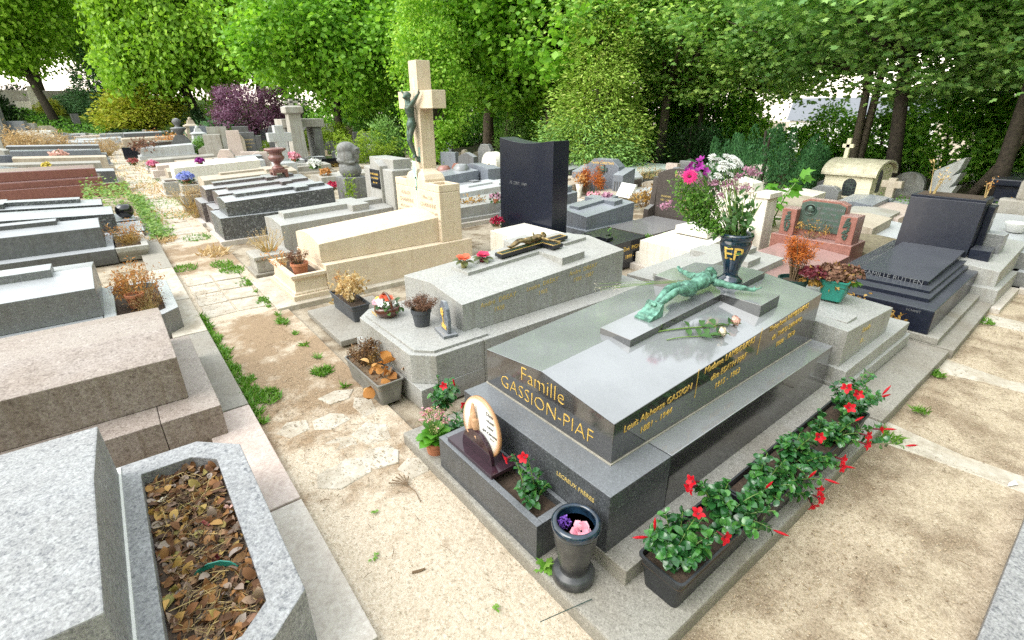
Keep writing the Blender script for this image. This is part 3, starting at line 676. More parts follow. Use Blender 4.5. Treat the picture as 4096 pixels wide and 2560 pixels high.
# ================================================================== the dark granite tomb in front
T = thing('tomb', 'polished dark granite family tomb in the foreground with gilt lettering', 'tomb', (1.03, .61, 0), 0, 'tombs along the right of the alley')
m = MB(T); m.prism([(1.03, .605), (3.42, .575), (3.42, 2.30), (1.03, 2.40)], -.06, .085)
m.build('kerb_slab', MAT['weathered_granite'], T, bev=.012, seg=2)
m = MB(T); m.box(1.255, 3.48, .85, 2.12, .08, .168); m.build('step', MAT['weathered_granite'], T, bev=.006)
m = MB(T); m.box(1.258, 1.668, .965, 2.03, .168, .472); m.build('plinth', MAT['dark_granite_worn'], T, bev=.005)
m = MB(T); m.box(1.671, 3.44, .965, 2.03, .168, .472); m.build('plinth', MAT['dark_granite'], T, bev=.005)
m = MB(T); m.box(1.405, 3.417, 1.091, 2.022, .470, .478); m.build('mortar', MAT['joint'], T)
X0, X1, Y0, Y1, YC = 1.411, 3.411, 1.097, 2.016, 1.56
ring = lambda x, ze, zr: [(x, Y0, .478), (x, Y1, .478), (x, Y1, ze), (x, YC, zr), (x, Y0, ze)]
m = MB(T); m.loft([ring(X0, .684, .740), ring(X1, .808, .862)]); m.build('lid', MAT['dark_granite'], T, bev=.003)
ct = lambda x: .800+(x-1.92)*.062
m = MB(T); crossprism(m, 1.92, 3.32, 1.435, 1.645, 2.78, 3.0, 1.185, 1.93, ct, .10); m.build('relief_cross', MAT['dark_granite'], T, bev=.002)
m = MB(T); w = .035
x0, x1, y0, y1 = 1.055, 1.256, 1.177, 1.985
m.box(x0, x1, y0, y1, -.03, .02); m.box(x0, x0+w, y0, y1, .02, .278); m.box(x1-w*.6, x1, y0, y1, .02, .278); m.box(x0+w, x1-w*.6, y0, y0+.04, .02, .278); m.box(x0+w, x1-w*.6, y1-.04, y1, .02, .278)
m.build('planter', MAT['dark_granite_worn'], T, bev=.003)
m = MB(T); m.box(x0+w-.002, x1-w*.6+.002, y0+.038, y1-.038, .15, .235); m.build('soil', MAT['soil'], T, sub=3, rough=.008)
# gilt lettering: foot end and right flank, following the slope of the lid
ox = X0-.0012
words([('Famille', .118, 0, 0, 0, 1.0, -.0030), ], MAT['gold'], T, (ox, 1.555, .662), (0, -1, .0), (0, 0, 1))
words([('GASSION-PIAF', .108, 0, 0, 0, 1.0, -.0030)], MAT['gold'], T, (ox, 1.545, .548), (0, -1, 0), (0, 0, 1))
oy = Y0-.0012; SL = (1, 0, .060)
def flank(x, z, lines, T=T, oy=oy): words(lines, MAT['gold'], T, (x, oy, z), SL, (-.060, 0, 1))
flank(1.73, .640, [('Louis Alphonse GASSION', .052, 0, 0, .22, .92, -.0011), ('1881 - 1944', .050, -.02, -.068, .22, 1, -.0011)])
flank(2.33, .685, [('Madame LAMBOUKAS', .054, 0, .03, .22, .95, -.0011), ('dite EDITH PIAF', .054, .0, -.042, .22, .95, -.0011), ('1915 - 1963', .052, .0, -.114, .22, 1, -.0011)])
flank(2.98, .725, [('Théophanis LAMBOUKAS', .050, 0, .03, .22, .92, -.0011), ('dit THEO SARAPO', .050, .0, -.042, .22, .95, -.0011), ('1936 - 1970', .050, .0, -.114, .22, 1, -.0011)])
for x, zc in ((2.03, .645), (2.64, .69)): m = MB(T); m.box(x-.0012, x+.0012, oy-.0008, oy+.001, zc-.075, zc+.09); m.build('divider', MAT['gold'], T)
words([('LECREUX FRÈRES', .030, 0, 0, .0, 1.0)], MAT['faded_gold'], T, (1.2568, 1.16, .395), (0, -1, 0), (0, 0, 1), .0008)

# bronze figure lying on the relief cross
F_ = thing('crucifix_figure', 'green bronze crucified figure lying on the dark polished tomb', 'statue', (2.2, 1.54, ct(2.2)))
d_ = Vector((1, 0, .062)).normalized(); up_ = Vector((-.062, 0, 1)).normalized()
base = Vector((2.225, 1.545, ct(2.225)+.004))
Tf = lambda u, v, w: base+d_*u+Vector((0, 1, 0))*v*1.0+up_*(w+.01)
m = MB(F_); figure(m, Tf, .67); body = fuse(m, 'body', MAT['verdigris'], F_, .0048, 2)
m = MB(F_)
m.exty([(2.150, ct(2.15)), (2.272, ct(2.27)), (2.272, ct(2.27)+.075), (2.252, ct(2.25)+.075), (2.235, ct(2.23)+.045), (2.205, ct(2.2)+.028), (2.178, ct(2.18)+.025), (2.172, ct(2.17)+.014), (2.150, ct(2.15)+.012)], 1.492, 1.598)
m.build('foot_rest', MAT['verdigris'], F_, bev=.003)

# urn with the initials
VX, VY = 2.985, 1.505; VZ = ct(VX)
V_ = thing('flower_vase', 'glossy dark blue vase with gilt initials holding the bouquet on the tomb', 'vase', (VX, VY, VZ), 0, 'stone vases')
prof = [(.078, 0), (.080, .012), (.076, .03), (.052, .045), (.043, .062), (.046, .085), (.060, .14), (.080, .20), (.092, .25), (.094, .268), (.088, .282), (.088, .288), (.098, .297), (.101, .312), (.097, .325), (.086, .328), (.080, .318), (.074, .25)]
lathe_part('body', 'navy_marble', V_, prof, VX, VY, VZ, 48)
o = words([('EP', .115, 0, 0, 0, .95, .001)], MAT['gold'], V_, (VX, VY, VZ+.205), (1, 0, 0), (0, 0, 1), .002)
ang0 = math.atan2(-VY, -VX)-.06
for v in o.data.vertices:
    p = v.co; zz = p.z
    r = np.interp(zz, [q[1] for q in prof[:9]], [q[0] for q in prof[:9]])+.0015-p.y*.5
    a = ang0+p.x/.078
    v.co = (r*math.cos(a), r*math.sin(a), zz)

# the bouquet
DB = float((np.array([VX, VY, VZ+.3])-CAMP)@FW)
B_ = thing('bouquet', 'tall bouquet of white, purple and pink flowers in the dark blue vase', 'bouquet', (VX, VY, VZ+.25))
g1 = lambda x, y, dd=0.0: atd(512+x/9.449, 125+y/9.449, DB+dd)
rim = np.array([VX, VY, VZ+.29])
stm = MB(B_)
def stem(e, r=.0022, sag=.03):
    b = rim+np.array([rnd.uniform(-.05, .05), rnd.uniform(-.05, .05), -.04]); md = (b+e)/2+np.array([0, 0, sag])
    stm.tube([tuple((1-u)**2*b+2*u*(1-u)*md+u*u*e) for u in np.linspace(0, 1, 6)], r, 5)
mums = [(1940, 335, .02), (2030, 312, .05), (2115, 345, .0), (2000, 365, -.04), (2065, 395, -.03), (2140, 378, .03), (1985, 415, -.05), (2055, 470, -.03), (1945, 482, -.05), (1900, 318, .06), (2090, 322, .07)]
for x, y, dd in mums:
    c = g1(x, y, dd); n = np.array([-.25, -.35, .9])+rnd_v()*.25; r = .037 if y < 430 else .029
    parts = [petals(c+unit(n)*.002*k, n, 18-3*k, r*(1-.2*k), .24, .12+.22*k, .002, k*.4) for k in range(4)]
    add('chrysanthemum', parts, 'white_petal', B_); stem(c)
    cm = MB(B_); cm.ell(tuple(c+unit(n)*.006), .0055, None, 8, 6); cm.build('flower_centre', MAT['olive_bud'], B_, smooth=True)
c = g1(1680, 490, -.10); n = unit(np.array([-.75, -.35, .35]))
add('gerbera', [petals(c+n*.002*k, n, 26-3*k, .046*(1-.16*k), .2, .16+.06*k, .003, k*.3, .04) for k in range(3)], 'hot_pink_petal', B_); stem(c)
gm = MB(B_); gm.ell(tuple(c+n*.006), (.012, .012, .008), None, 10, 6); gm.build('flower_centre', MAT['deep_red_leaf'], B_, smooth=True)
for x, y, dd in [(1795, 340, 0), (1660, 400, -.02), (1640, 450, -.05), (1770, 402, -.04), (1755, 445, -.06), (1820, 445, -.03), (1690, 365, .04), (1800, 470, -.06)]:
    c = g1(x, y, dd); n = rnd_v()*.5+np.array([-.4, -.4, .5])
    add('alstroemeria', [petals(c, n, 6, .036, .5, .62, .004)], 'purple_petal', B_); stem(c)
P = []
for x, y in [(2140, 478), (2240, 440), (2300, 462), (2080, 530), (2010, 560), (2180, 600), (1950, 600), (1940, 535), (1960, 660), (1475, 745), (1450, 770), (1890, 555), (1800, 520), (1790, 560), (2220, 595), (2100, 600), (1600, 470), (1850, 760), (2040, 545), (2250, 425)]:
    c = g1(x, y, rnd.uniform(-.06, .06)); stem(c, .0012, .05)
    q = rng.normal(size=(46, 3))*np.array([.017, .017, .009])+c; P.append(q)
P = np.concatenate(P); n = len(P)
add('statice_sprays', [leaves(P, rand_dir(n), rand_dir(n)+np.array([0, 0, .6]), .015*rng.uniform(.6, 1.3, n), .9, KITE)], 'mauve_petal', B_)
P = []
for x, y, dd in [(1640, 560, -.05), (1560, 620, -.02), (1580, 700, 0), (1650, 760, -.04), (1600, 820, 0), (1700, 680, -.06), (1760, 600, -.05), (1740, 780, -.02), (1690, 880, 0), (1560, 540, .0), (1800, 640, -.05), (1760, 900, .0), (1880, 960, -.05)]:
    c = g1(x, y, dd); stem(c, .0015, .0)
    b = rim+(c-rim)*.35; k = 190; u = rng.uniform(.35, 1.05, k)[:, None]
    P.append(b+(c-b)*u+rng.normal(size=(k, 3))*.020)
P = np.concatenate(P); n = len(P)
add('filler_foliage', [leaves(P, rand_dir(n)+np.array([0, 0, .3]), rand_dir(n)+np.array([-.3, -.3, .6]), .025*rng.uniform(.6, 1.25, n), .45, KITE)], 'bouquet_leaf', B_)
P = []; D = []
for x, y, tx, ty in [(1840, 420, 1990, 560), (1900, 500, 2050, 510), (1900, 450, 1780, 380), (1950, 560, 1830, 640), (1800, 460, 1820, 600), (2000, 500, 2100, 470), (1740, 360, 1660, 330), (1880, 370, 1960, 290), (1900, 600, 1880, 760), (1960, 640, 1900, 540), (1860, 480, 2020, 440), (1990, 960, 1850, 930), (1990, 1000, 1900, 1090), (2020, 960, 2080, 900)]:
    a = g1(x, y, rnd.uniform(-.05, .05)); b = g1(tx, ty, rnd.uniform(-.05, .05)); P.append(a); D.append(b-a)
add('long_leaves', [leaves(P, D, rand_dir(len(P))*.4+np.array([-.4, -.4, .7]), np.linalg.norm(np.array(D), axis=1)*1.1, .3, OVAL)], 'rose_leaf', B_)
P = rim+np.array([-.02, 0, .12])+rng.normal(size=(150, 3))*np.array([.05, .05, .06]); add('lower_leaves', [leaves(P, rand_dir(150)+np.array([-.2, -.2, .5]), rand_dir(150)*.5+np.array([-.4, -.4, .6]), .05*rng.uniform(.6, 1.2, 150), .42, OVAL)], 'rose_leaf', B_)
for _ in range(10): stem(rim+np.array([rnd.uniform(-.10, .08), rnd.uniform(-.08, .08), rnd.uniform(.2, .32)]), .0028, 0)
stm.build('stems', MAT['green_stem'], B_)

# two cut roses and a dry sprig lying on the lid
def lidz(x, y): return .684+(x-X0)*.062+.055*(1-abs(y-YC)/.46)
for nm, a, b, lab, pet, bud in (('cut_rose', (2.12, 1.455), (2.56, 1.225), 'faded blush rose with long green stem lying nearest the vase', 'blush_petal', .024), ('cut_rose', (2.13, 1.36), (2.40, 1.205), 'cream white rosebud with thin stem lying beside the blush rose', 'cream_petal', .021)):
    za, zb = lidz(*a)+.006, lidz(*b)+.014
    t = thing(nm, lab, 'rose', (a[0], a[1], za), 0, 'cut roses on the dark tomb')
    A = np.array([a[0], a[1], za]); Bp = np.array([b[0], b[1], zb]); d = unit(Bp-A); m = MB(t)
    pts = [A+(Bp-A)*u+np.array([0, .012*math.sin(u*3.1), .003*math.sin(u*6)]) for u in np.linspace(0, .95, 7)]
    m.tube([tuple(p) for p in pts], .0042 if bud > .022 else .0028, 7); m.build('stem', MAT['green_stem'], t, smooth=True)
    P = [pts[k]+np.array([0, 0, .004]) for k in (3, 4, 4, 5, 5, 6, 6)]; D = [d*.6+np.array([rnd.uniform(-.3, .3), s_, .12]) for s_ in (1, -1, .7, -.8, 1, -.5, .6)]
    add('leaves', [leaves(P, D, np.array([[0, 0, 1.0]]*7)+rand_dir(7)*.4, .07, .5, OVAL)], 'rose_leaf', t)
    c = Bp+np.array([0, 0, bud*.7]); nn = d+np.array([0, 0, .25])
    add('bloom', [petals(c-unit(nn)*.012, nn, 6, bud*1.9*(1-.12*k), .95, .93-.13*k*0-.04*k, .004+.003*k, k*.7) for k in range(4)]+[petals(c-unit(nn)*.012, nn, 5, bud*1.7, .9, .6, .006)], pet, t)
t = thing('dry_sprig', 'thin dry sprig of tiny pale flowers lying across the far side of the cross', 'sprig', (2.4, 1.9, .86))
m = MB(t); P = []
for k in range(7):
    a = np.array([2.86+.01*k, 1.60, ct(2.86)+.012]); b = np.array([2.40+rnd.uniform(-.08, .12), 2.02+rnd.uniform(-.05, .05), .80+rnd.uniform(.0, .05)]); md = (a+b)/2+np.array([rnd.uniform(-.05, .05), .02, .02])
    m.tube([tuple((1-u)**2*a+2*u*(1-u)*md+u*u*b) for u in np.linspace(0, 1, 6)], .001, 4); P.append(b+rng.normal(size=(10, 3))*.012)
m.build('stems', MAT['green_stem'], t); P = np.concatenate(P); add('flowers', [leaves(P, rand_dir(len(P)), rand_dir(len(P)), .007, .8, KITE)], 'cream_petal', t)

# oval keepsake with praying hands, standing on the tomb's planter
K_ = thing('memorial_plaque', 'oval white ceramic keepsake with moulded praying hands on the granite planter', 'plaque', (1.14, 1.72, .278), 0, 'small memorial plaques')
m = MB(K_); m.box(1.075, 1.225, 1.53, 1.925, .279, .300); m.build('base', MAT['porphyry'], K_, bev=.002)
def ovalring(x, k, cy=1.715, cz=.452): return [(x+(.04*(math.sin(t))*.17), cy+k*.158*math.cos(t)*(1+.08*math.sin(t)*-1), cz+k*.160*math.sin(t)) for t in np.linspace(0, 2*np.pi, 48, endpoint=False)]
m = MB(K_); m.loft([ovalring(1.163, 1), ovalring(1.150, 1), ovalring(1.146, .97)]); dm, nt, b = newmat('ceramic_edge')
g = N(nt, 'ShaderNodeTexCoord'); mp = N(nt, 'ShaderNodeMapping'); mp.inputs['Location'].default_value = (0, .005/.158, -.174/.160*1); mp.inputs['Scale'].default_value = (0.0, 1/.158, 1/.160)
nt.links.new(g.outputs['Object'], mp.inputs[0]); ln = N(nt, 'ShaderNodeVectorMath', operation='LENGTH'); nt.links.new(mp.outputs[0], ln.inputs[0])
r_ = ramp(nt, [(.62, (.80, .78, .75)), (.84, (.80, .70, .60)), (.97, (.50, .26, .13))]); nt.links.new(ln.outputs['Value'], r_.inputs[0]); nt.links.new(r_.outputs[0], b.inputs['Base Color']); b.inputs['Roughness'].default_value = .2; MAT['ceramic_edge'] = dm
m.build('oval', dm, K_, smooth=True)
m = MB(K_); pr = [(1.715+.130*math.cos(t), .300+.135*math.sin(t)) for t in np.linspace(0, math.pi, 26)]
m.extx(pr, 1.118, 1.138); m.build('half_disc', MAT['porphyry'], K_, bev=.002)
m = MB(K_)
for sg in (-1, 1):
    y_ = 1.755+sg*.011
    m.tube([(1.142, y_+sg*.012, .40), (1.136, y_+sg*.004, .45), (1.136, y_, .49)], [.020, .021, .018], 9)
    for f, (dy, tz) in enumerate(((.012, .555), (.005, .572), (-.003, .577), (-.010, .560))):
        m.tube([(1.135-.002*f, y_+sg*dy*.5, .485), (1.133, y_+sg*dy*.35, (tz+.485)/2), (1.135, 1.755+sg*.005+dy*.3, tz)], [.0075, .007, .004], 7)
    m.tube([(1.128, y_-sg*.004, .462), (1.126, y_-sg*.006, .495), (1.130, y_-sg*.008, .515)], [.008, .007, .005], 7)
    m.tube([(1.144, y_+sg*.03, .385), (1.138, y_+sg*.018, .41)], [.026, .024], 9)
fuse(m, 'praying_hands', MAT['terracotta'], K_, .0035, 2)
plain('clay_tan', (.52, .30, .17), .6, 0, .2);
for ch in K_.children:
    if ch.name.startswith('praying'): ch.data.materials[0] = MAT['clay_tan']
words([('Dieu', .030, -.005, .078, .25), ('réunit', .027, .0, .044, .25), ('ceux', .027, .002, .012, .25), ("qui s'aiment", .025, -.002, -.022, .25), ('Edith Piaf', .009, .02, -.046, .2)], MAT['dark_engraving'], K_, (1.1448, 1.632, .478), (0, -1, 0), (.04, 0, 1), .0006)

# small stone vase at the corner of the plinth
WX, WY, WZ = 1.125, 1.02, .085
W_ = thing('flower_vase', 'dusty dark stone vase with two small flowers at the corner of the dark plinth', 'vase', (WX, WY, WZ), 0, 'stone vases')
prof = [(.082, 0), (.090, .012), (.090, .035), (.080, .05), (.062, .055), (.058, .062), (.060, .075), (.074, .14), (.086, .21), (.092, .265), (.094, .275), (.100, .285), (.101, .30), (.094, .312), (.080, .316), (.076, .305), (.072, .22), (.01, .215)]
lathe_part('body', 'dusty_marble', W_, prof[:11], WX, WY, WZ, 44)
lathe_part('rim', 'navy_marble', W_, prof[10:], WX, WY, WZ, 44)
t = thing('cut_flower', 'violet hyacinth head lying inside the small stone vase', 'flower', (WX-.02, WY+.035, WZ+.23))
P = np.array([WX-.025, WY+.04, WZ+.27])+unit(rng.normal(size=(220, 3)))*np.array([.022, .024, .04]); add('florets', [leaves(P, rand_dir(220), P-np.array([WX-.025, WY+.04, WZ+.27]), .011, .8, KITE)], 'violet_petal', t)
t = thing('cut_flower', 'open pink flower lying inside the small stone vase', 'flower', (WX+.01, WY-.03, WZ+.25))
c = np.array([WX+.0, WY-.03, WZ+.275]); nn = np.array([-.35, -.4, .8]); add('petals', [petals(c+unit(nn)*.004*k, nn, 6, .042*(1-.15*k), .9, .22+.2*k, .004, k*.5) for k in range(3)], 'pink_petal', t)

# black plastic troughs along the flank and the red flowering plants in them
xs = [1.300, 1.925, 2.545, 3.165]; tl = ['nearest of three black plastic troughs beside the dark tomb, full of red flowers', 'middle one of three black plastic troughs beside the dark tomb', 'farthest of three black plastic troughs beside the dark tomb']
for k in range(3): trough('plant_trough', tl[k], xs[k], xs[k+1]-.012, .632-.012*k, .838-.012*k, .086, .17, 'black_plastic', group='plastic troughs beside the dark tomb')
g2 = lambda x, y, z: at(512+x/7.957, 450+y/7.957, z)
h2 = lambda x, y, z: at(720+x/7.957, 350+y/7.957, z)
out = (-.3, -1, .25)
mandevilla('red flowering trailing plant at the near end of the nearest trough', 1.44, .745, .215, .22, .14, 150, 10,
    flowers=[(g2(1480, 510, .40), (-.3, -.3, 1)), (g2(1690, 690, .36), out)], buds=[(g2(1020, 695, .40), (-1, .6, .1)), (g2(1137, 590, .44), (0, .1, 1))], leaf=.054)
mandevilla('red flowering trailing plant at the far end of the nearest trough', 1.76, .735, .215, .21, .14, 150, 10, flowers=[(g2(1440, 250, .44), (-1, .3, .4)), (g2(1425, 300, .40), (-1, .3, -.1))], buds=[(g2(2140, 660, .24), (.2, -1, .1))], leaf=.054, lean=(.02, -.05))
mandevilla('red flowering trailing plant at the near end of the middle trough', 2.08, .72, .215, .20, .14, 150, 10, flowers=[(h2(780, 1110, .22), out), (h2(735, 1230, .14), (-.4, -.7, -.3)), (h2(790, 1180, .18), out)], buds=[(h2(890, 1045, .26), (.3, -1, 0)), (h2(390, 1075, .36), (0, -.4, 1))], leaf=.054, lean=(.0, -.03))
mandevilla('red flowering trailing plant at the far end of the middle trough', 2.38, .715, .215, .22, .14, 150, 10, flowers=[(h2(785, 690, .42), (-.6, -.6, .3)), (h2(965, 870, .28), out), (h2(960, 930, .24), out)], buds=[(h2(1020, 930, .24), (.6, -1, 0)), (h2(735, 990, .32), (0, -.4, 1))], leaf=.05)
mandevilla('red flowering trailing plant at the near end of the farthest trough', 2.72, .70, .215, .20, .14, 140, 10, flowers=[(h2(1165, 680, .34), out), (h2(1160, 750, .30), out), (h2(1270, 630, .33), (.2, -1, .4))], buds=[(h2(1350, 630, .33), (.6, -.9, .2)), (h2(1110, 548, .42), (.9, -.3, .2)), (h2(1525, 760, .24), (.8, -.8, .2))], leaf=.05, lean=(.03, -.04))
mandevilla('tall upright red flowering plant at the far end of the farthest trough', 3.05, .70, .215, .44, .10, 150, 8, flowers=[(h2(1010, 300, .56), (-.9, -.1, .3)), (h2(1095, 350, .52), (-.5, -.5, .3)), (h2(1030, 460, .44), (-.6, -.4, .5))], buds=[(h2(1315, 365, .52), (.9, -.5, .2)), (h2(1325, 320, .56), (.4, -.3, .9))], leaf=.05)
mandevilla('small red flowering plant growing in the granite planter at the tomb foot', 1.165, 1.33, .235, .22, .075, 60, 6, flowers=[((1.12, 1.46, .43), (-.7, .2, -.2)), ((1.16, 1.385, .46), (-.6, -.2, .4))], leaf=.046)
mandevilla('red flowering plant squeezed between the dark tomb and the pale granite tomb', 1.36, 2.46, .07, .36, .10, 90, 8, flowers=[(at(512-512+444.5*1.0, 386.0, .36), (-.8, -.4, .4))], buds=[(at(454, 383, .40), (-.2, 0, 1))], leaf=.05)
mandevilla('low red flowering plant beside the kalanchoe against the dark plinth', 1.24, 2.20, .07, .20, .08, 50, 6, flowers=[(at(465, 405, .20), (-.8, -.5, .2))], leaf=.045)

# kalanchoe in a terracotta pot
t = pot('flower_pot', 'small terracotta pot on the kerb left of the dark granite planter', 1.10, 2.115, .05, .115, .062, 'terracotta', group='terracotta pots')
t = thing('kalanchoe_plant', 'kalanchoe with broad green leaves and tiny pink and yellow flowers in the terracotta pot', 'flowering plant', (1.10, 2.115, .15))
c0 = np.array([1.10, 2.115, .155]); P = []; D = []
for k in range(22): a = k*2.4; P.append(c0+np.array([.02*math.cos(a), .02*math.sin(a), .004*k*.6])); D.append(np.array([math.cos(a), math.sin(a), -.05+.03*k]))
add('leaves', [leaves(P, D, np.array([[0, 0, 1.0]]*22)+rand_dir(22)*.2, .085*rng.uniform(.75, 1.15, 22), .75, OVAL)], 'kalanchoe_leaf', t)
m = MB(t); P = []
for k in range(26):
    a = rnd.uniform(0, 6.28); q = .085*math.sqrt(rnd.random()); e = c0+np.array([q*math.cos(a), q*math.sin(a), .20-1.6*q*q/.085*.6+rnd.uniform(-.01, .015)])
    m.tube([tuple(c0+np.array([.01*math.cos(a), .01*math.sin(a), 0])), tuple((c0+e)/2+np.array([0, 0, .02])), tuple(e)], .0016, 5); P.append(e+rng.normal(size=(14, 3))*.010)
m.build('stems', MAT['green_stem'], t); P = np.concatenate(P); n = len(P)
add('buds', [leaves(P, rand_dir(n)+np.array([0, 0, .8]), rand_dir(n), .009, .8, KITE)], 'olive_bud', t)
k = rng.random(n) < .22; q = P[k]+np.array([0, 0, .006]); add('petals', [leaves(np.repeat(q, 4, 0), rand_dir(4*len(q))*np.array([1, 1, .3]), np.tile([0, 0, 1.0], (4*len(q), 1))+rand_dir(4*len(q))*.3, .010, .7, KITE)], 'pink_petal', t)

# things fallen on the sand
t = thing('dead_twig', 'dead forked flower stalk lying on the pale alley sand', 'twig', (.86, 2.02, .016)); m = MB(t)
a = at(501.5, 502, .02); b = at(478.5, 485, .022)
a, b = at(420.9, 502.3, .018), at(407, 485, .02)
m.tube([tuple(a), tuple((a+b)/2+np.array([.012, .0, .004])), tuple(b)], [.0018, .0025, .003], 6)
for e in ((388.5, 483), (392, 480), (399, 474), (404, 475.5), (408.5, 476.5), (396, 477)):
    e = at(*e, .026); m.tube([tuple(b), tuple((b+e)/2+np.array([0, 0, .006])), tuple(e)], [.002, .0025, .004], 5)
m.build('stalk', MAT['twig'], t)
for (px, py), lab, mat in (((419, 571), 'short brown bark piece lying on the sand in front of the granite planter', 'twig'),):
    p = at(px, py, .02); t = thing('bark_piece', lab, 'bark', tuple(p)); m = MB(t); m.tube([tuple(p+np.array([-.028, .012, 0])), tuple(p), tuple(p+np.array([.028, -.008, .003]))], [.006, .007, .004], 6); m.build('wood', MAT['twig'], t)
for (px, py), lab, z in (((375, 556.5), 'tiny green leaf on the sand left of the granite planter, farther from the kerb', .02), ((376, 510.5), 'single small green leaf on the sand below the dead twig', .02), ((495, 607), 'green lobed leaf on the sand at the bottom of the alley', .02), ((545, 568), 'broad green leaf crushed under the small stone vase', .09)):
    p = at(px, py, z); t = thing('fallen_leaf', lab, 'leaf', tuple(p), 0, 'green leaves fallen on the sand'); k = 5 if py != 568 else 9
    add('blade', [leaves(np.tile(p, (k, 1))+rng.normal(size=(k, 3))*.006*np.array([1, 1, .3]), rand_dir(k)*np.array([1, 1, .2]), np.tile([0, 0, 1.0], (k, 1))+rand_dir(k)*.3, .022 if py != 568 else .06, .7, LOBE)], 'weed_leaf', t)
p = at(731, 523, .008); t = thing('fallen_petal', 'withered dark red flower lying on the sand beside the troughs', 'petal', tuple(p)); add('petal', [petals(p+np.array([0, 0, .01]), (.4, -.5, .3), 4, .035, .5, .8)], 'deep_red_leaf', t)
p = at(1012, 484, .012); t = thing('paper_scrap', 'white scrap of paper on the sand at the right edge', 'litter', tuple(p)); m = MB(t); m.prism([(p[0]-.045, p[1]+.012), (p[0]+.02, p[1]-.022), (p[0]+.05, p[1]-.004), (p[0]+.0, p[1]+.012)], p[2], p[2]+.001); m.build('sheet', MAT['white_glaze'], t)
a, b = at(540, 622, .09), at(592, 599, .094); t = thing('plant_stake', 'thin dark green plastic stake lying across the kerb corner', 'stake', tuple(a)); m = MB(t); m.tube([tuple(a), tuple(b)], .0017, 6); m.build('rod', MAT['dark_green_plastic'], t)
# ================================================================== pale granite tomb with the roses
GR = 'tombs along the right of the alley'
T = thing('tomb', 'pale speckled granite tomb with a chamfered foot ledge carrying pots and a basket', 'tomb', (1.30, 2.64, 0), 0, GR)
def cham(x0, x1, y0, y1, c): return [(x0+c, y0), (x1, y0), (x1, y1), (x0+c, y1), (x0, y1-c), (x0, y0+c)]
m = MB(T); m.box(1.30, 1.83, 2.64, 3.75, .0, .165); m.prism(cham(1.302, 1.83, 2.642, 3.748, .13), .166, .386); m.build('foot_ledge', MAT['light_granite'], T, bev=.005)
m = MB(T); m.box(1.833, 3.78, 2.64, 3.75, .0, .386); m.build('base', MAT['light_granite'], T, bev=.005)
m = MB(T); m.prism(cham(1.345, 1.90, 2.685, 3.70, .10), .386, .404); m.build('ledge_plate', MAT['light_granite'], T, bev=.003)
X0, X1, Y0, Y1, YC = 1.774, 3.55, 2.823, 3.73, 3.28
ring = lambda x, ze, zr: [(x, Y0, .388), (x, Y1, .388), (x, Y1, ze), (x, YC, zr), (x, Y0, ze)]
m = MB(T); m.loft([ring(X0, .615, .668), ring(X1, .721, .774)]); m.build('lid', MAT['light_granite'], T, bev=.003)
ct2 = lambda x: .705+(x-2.08)*.06
m = MB(T); crossprism(m, 2.08, 3.44, 3.20, 3.45, 2.84, 3.11, 2.90, 3.72, ct2, .08); m.build('relief_cross', MAT['light_granite'], T, bev=.003)
oy = Y0-.001
for x, z, l in ((2.10, .575, [('André  DREAY', .055, 0, 0, .15), ('1938', .052, 0, -.07, .15)]), (2.55, .605, [('Louise  DREAY', .055, 0, 0, .15), ('1905', .052, 0, -.07, .15)]), (3.02, .635, [('André  DREAY', .055, 0, 0, .15), ('1900 · 1987', .052, 0, -.07, .15)])):
    words(l, MAT['faded_gold'], T, (x, oy, z), (1, 0, .06), (-.06, 0, 1), .0008)
def ceramic_rose(label, x, y, z, mat, pot_):
    t = thing('ceramic_rose', label, 'rose', (x, y, z), 0, 'glazed ceramic roses')
    if pot_: lathe_part('pot', 'olive_bud', t, [(.022, 0), (.030, .05), (.026, .052)], x, y, z, 18); h = .05
    else: lathe_part('pot', 'deep_red_leaf', t, [(.03, 0), (.034, .02), (.02, .03)], x, y, z, 14); h = .025
    c = np.array([x, y, z+h]); n = np.array([-.1, -.15, 1.0])
    add('leaves', [petals(c, n, 6, .085, .55, .05, .01)], 'olive_glaze', t)
    add('bloom', [petals(c+np.array([0, 0, .012]), n, 6, .066*(1-.13*k), .95, .45+.14*k, .004, k*.6) for k in range(4)], mat, t)
ceramic_rose('orange red glazed ceramic rose in a little olive pot, left of the crimson one', 2.13, 3.33, ct2(2.13), 'coral_glaze', True)
ceramic_rose('crimson glazed ceramic rose between the orange one and the black crucifix', 2.33, 3.34, ct2(2.33), 'crimson_glaze', False)
# black lying crucifix with gilt rim
C_ = thing('crucifix', 'small black crucifix with bronze figure lying on the pale granite tomb', 'crucifix', (2.47, 3.3, .73))
cz = lambda x: ct2(x)+.045
m = MB(C_); crossprism(m, 2.46, 3.24, 3.245, 3.345, 2.92, 3.04, 3.10, 3.50, cz, .03); m.build('cross', MAT['black_granite'], C_, bev=.002)
m = MB(C_); zz = lambda x: cz(x)+.002
p = [(2.475, 3.258), (2.935, 3.258), (2.935, 3.115), (3.025, 3.115), (3.025, 3.258), (3.225, 3.258), (3.225, 3.332), (3.025, 3.332), (3.025, 3.485), (2.935, 3.485), (2.935, 3.332), (2.475, 3.332)]
m.tube([(x, y, zz(x)) for x, y in p+p[:1]], .0022, 5); m.build('gilt_rim', MAT['gold'], C_)
for x in (2.52, 3.1): m = MB(C_); m.box(x, x+.08, 3.27, 3.32, ct2(x)-.005, ct2(x)+.02); m.build('foot', MAT['black_granite'], C_)
t = thing('crucifix_figure', 'tiny bronze crucified figure on the small black crucifix', 'statue', (2.6, 3.3, .78)); b0 = Vector((2.56, 3.295, cz(2.56)+.002)); dd = Vector((1, 0, .06)).normalized(); uu = Vector((-.06, 0, 1)).normalized()
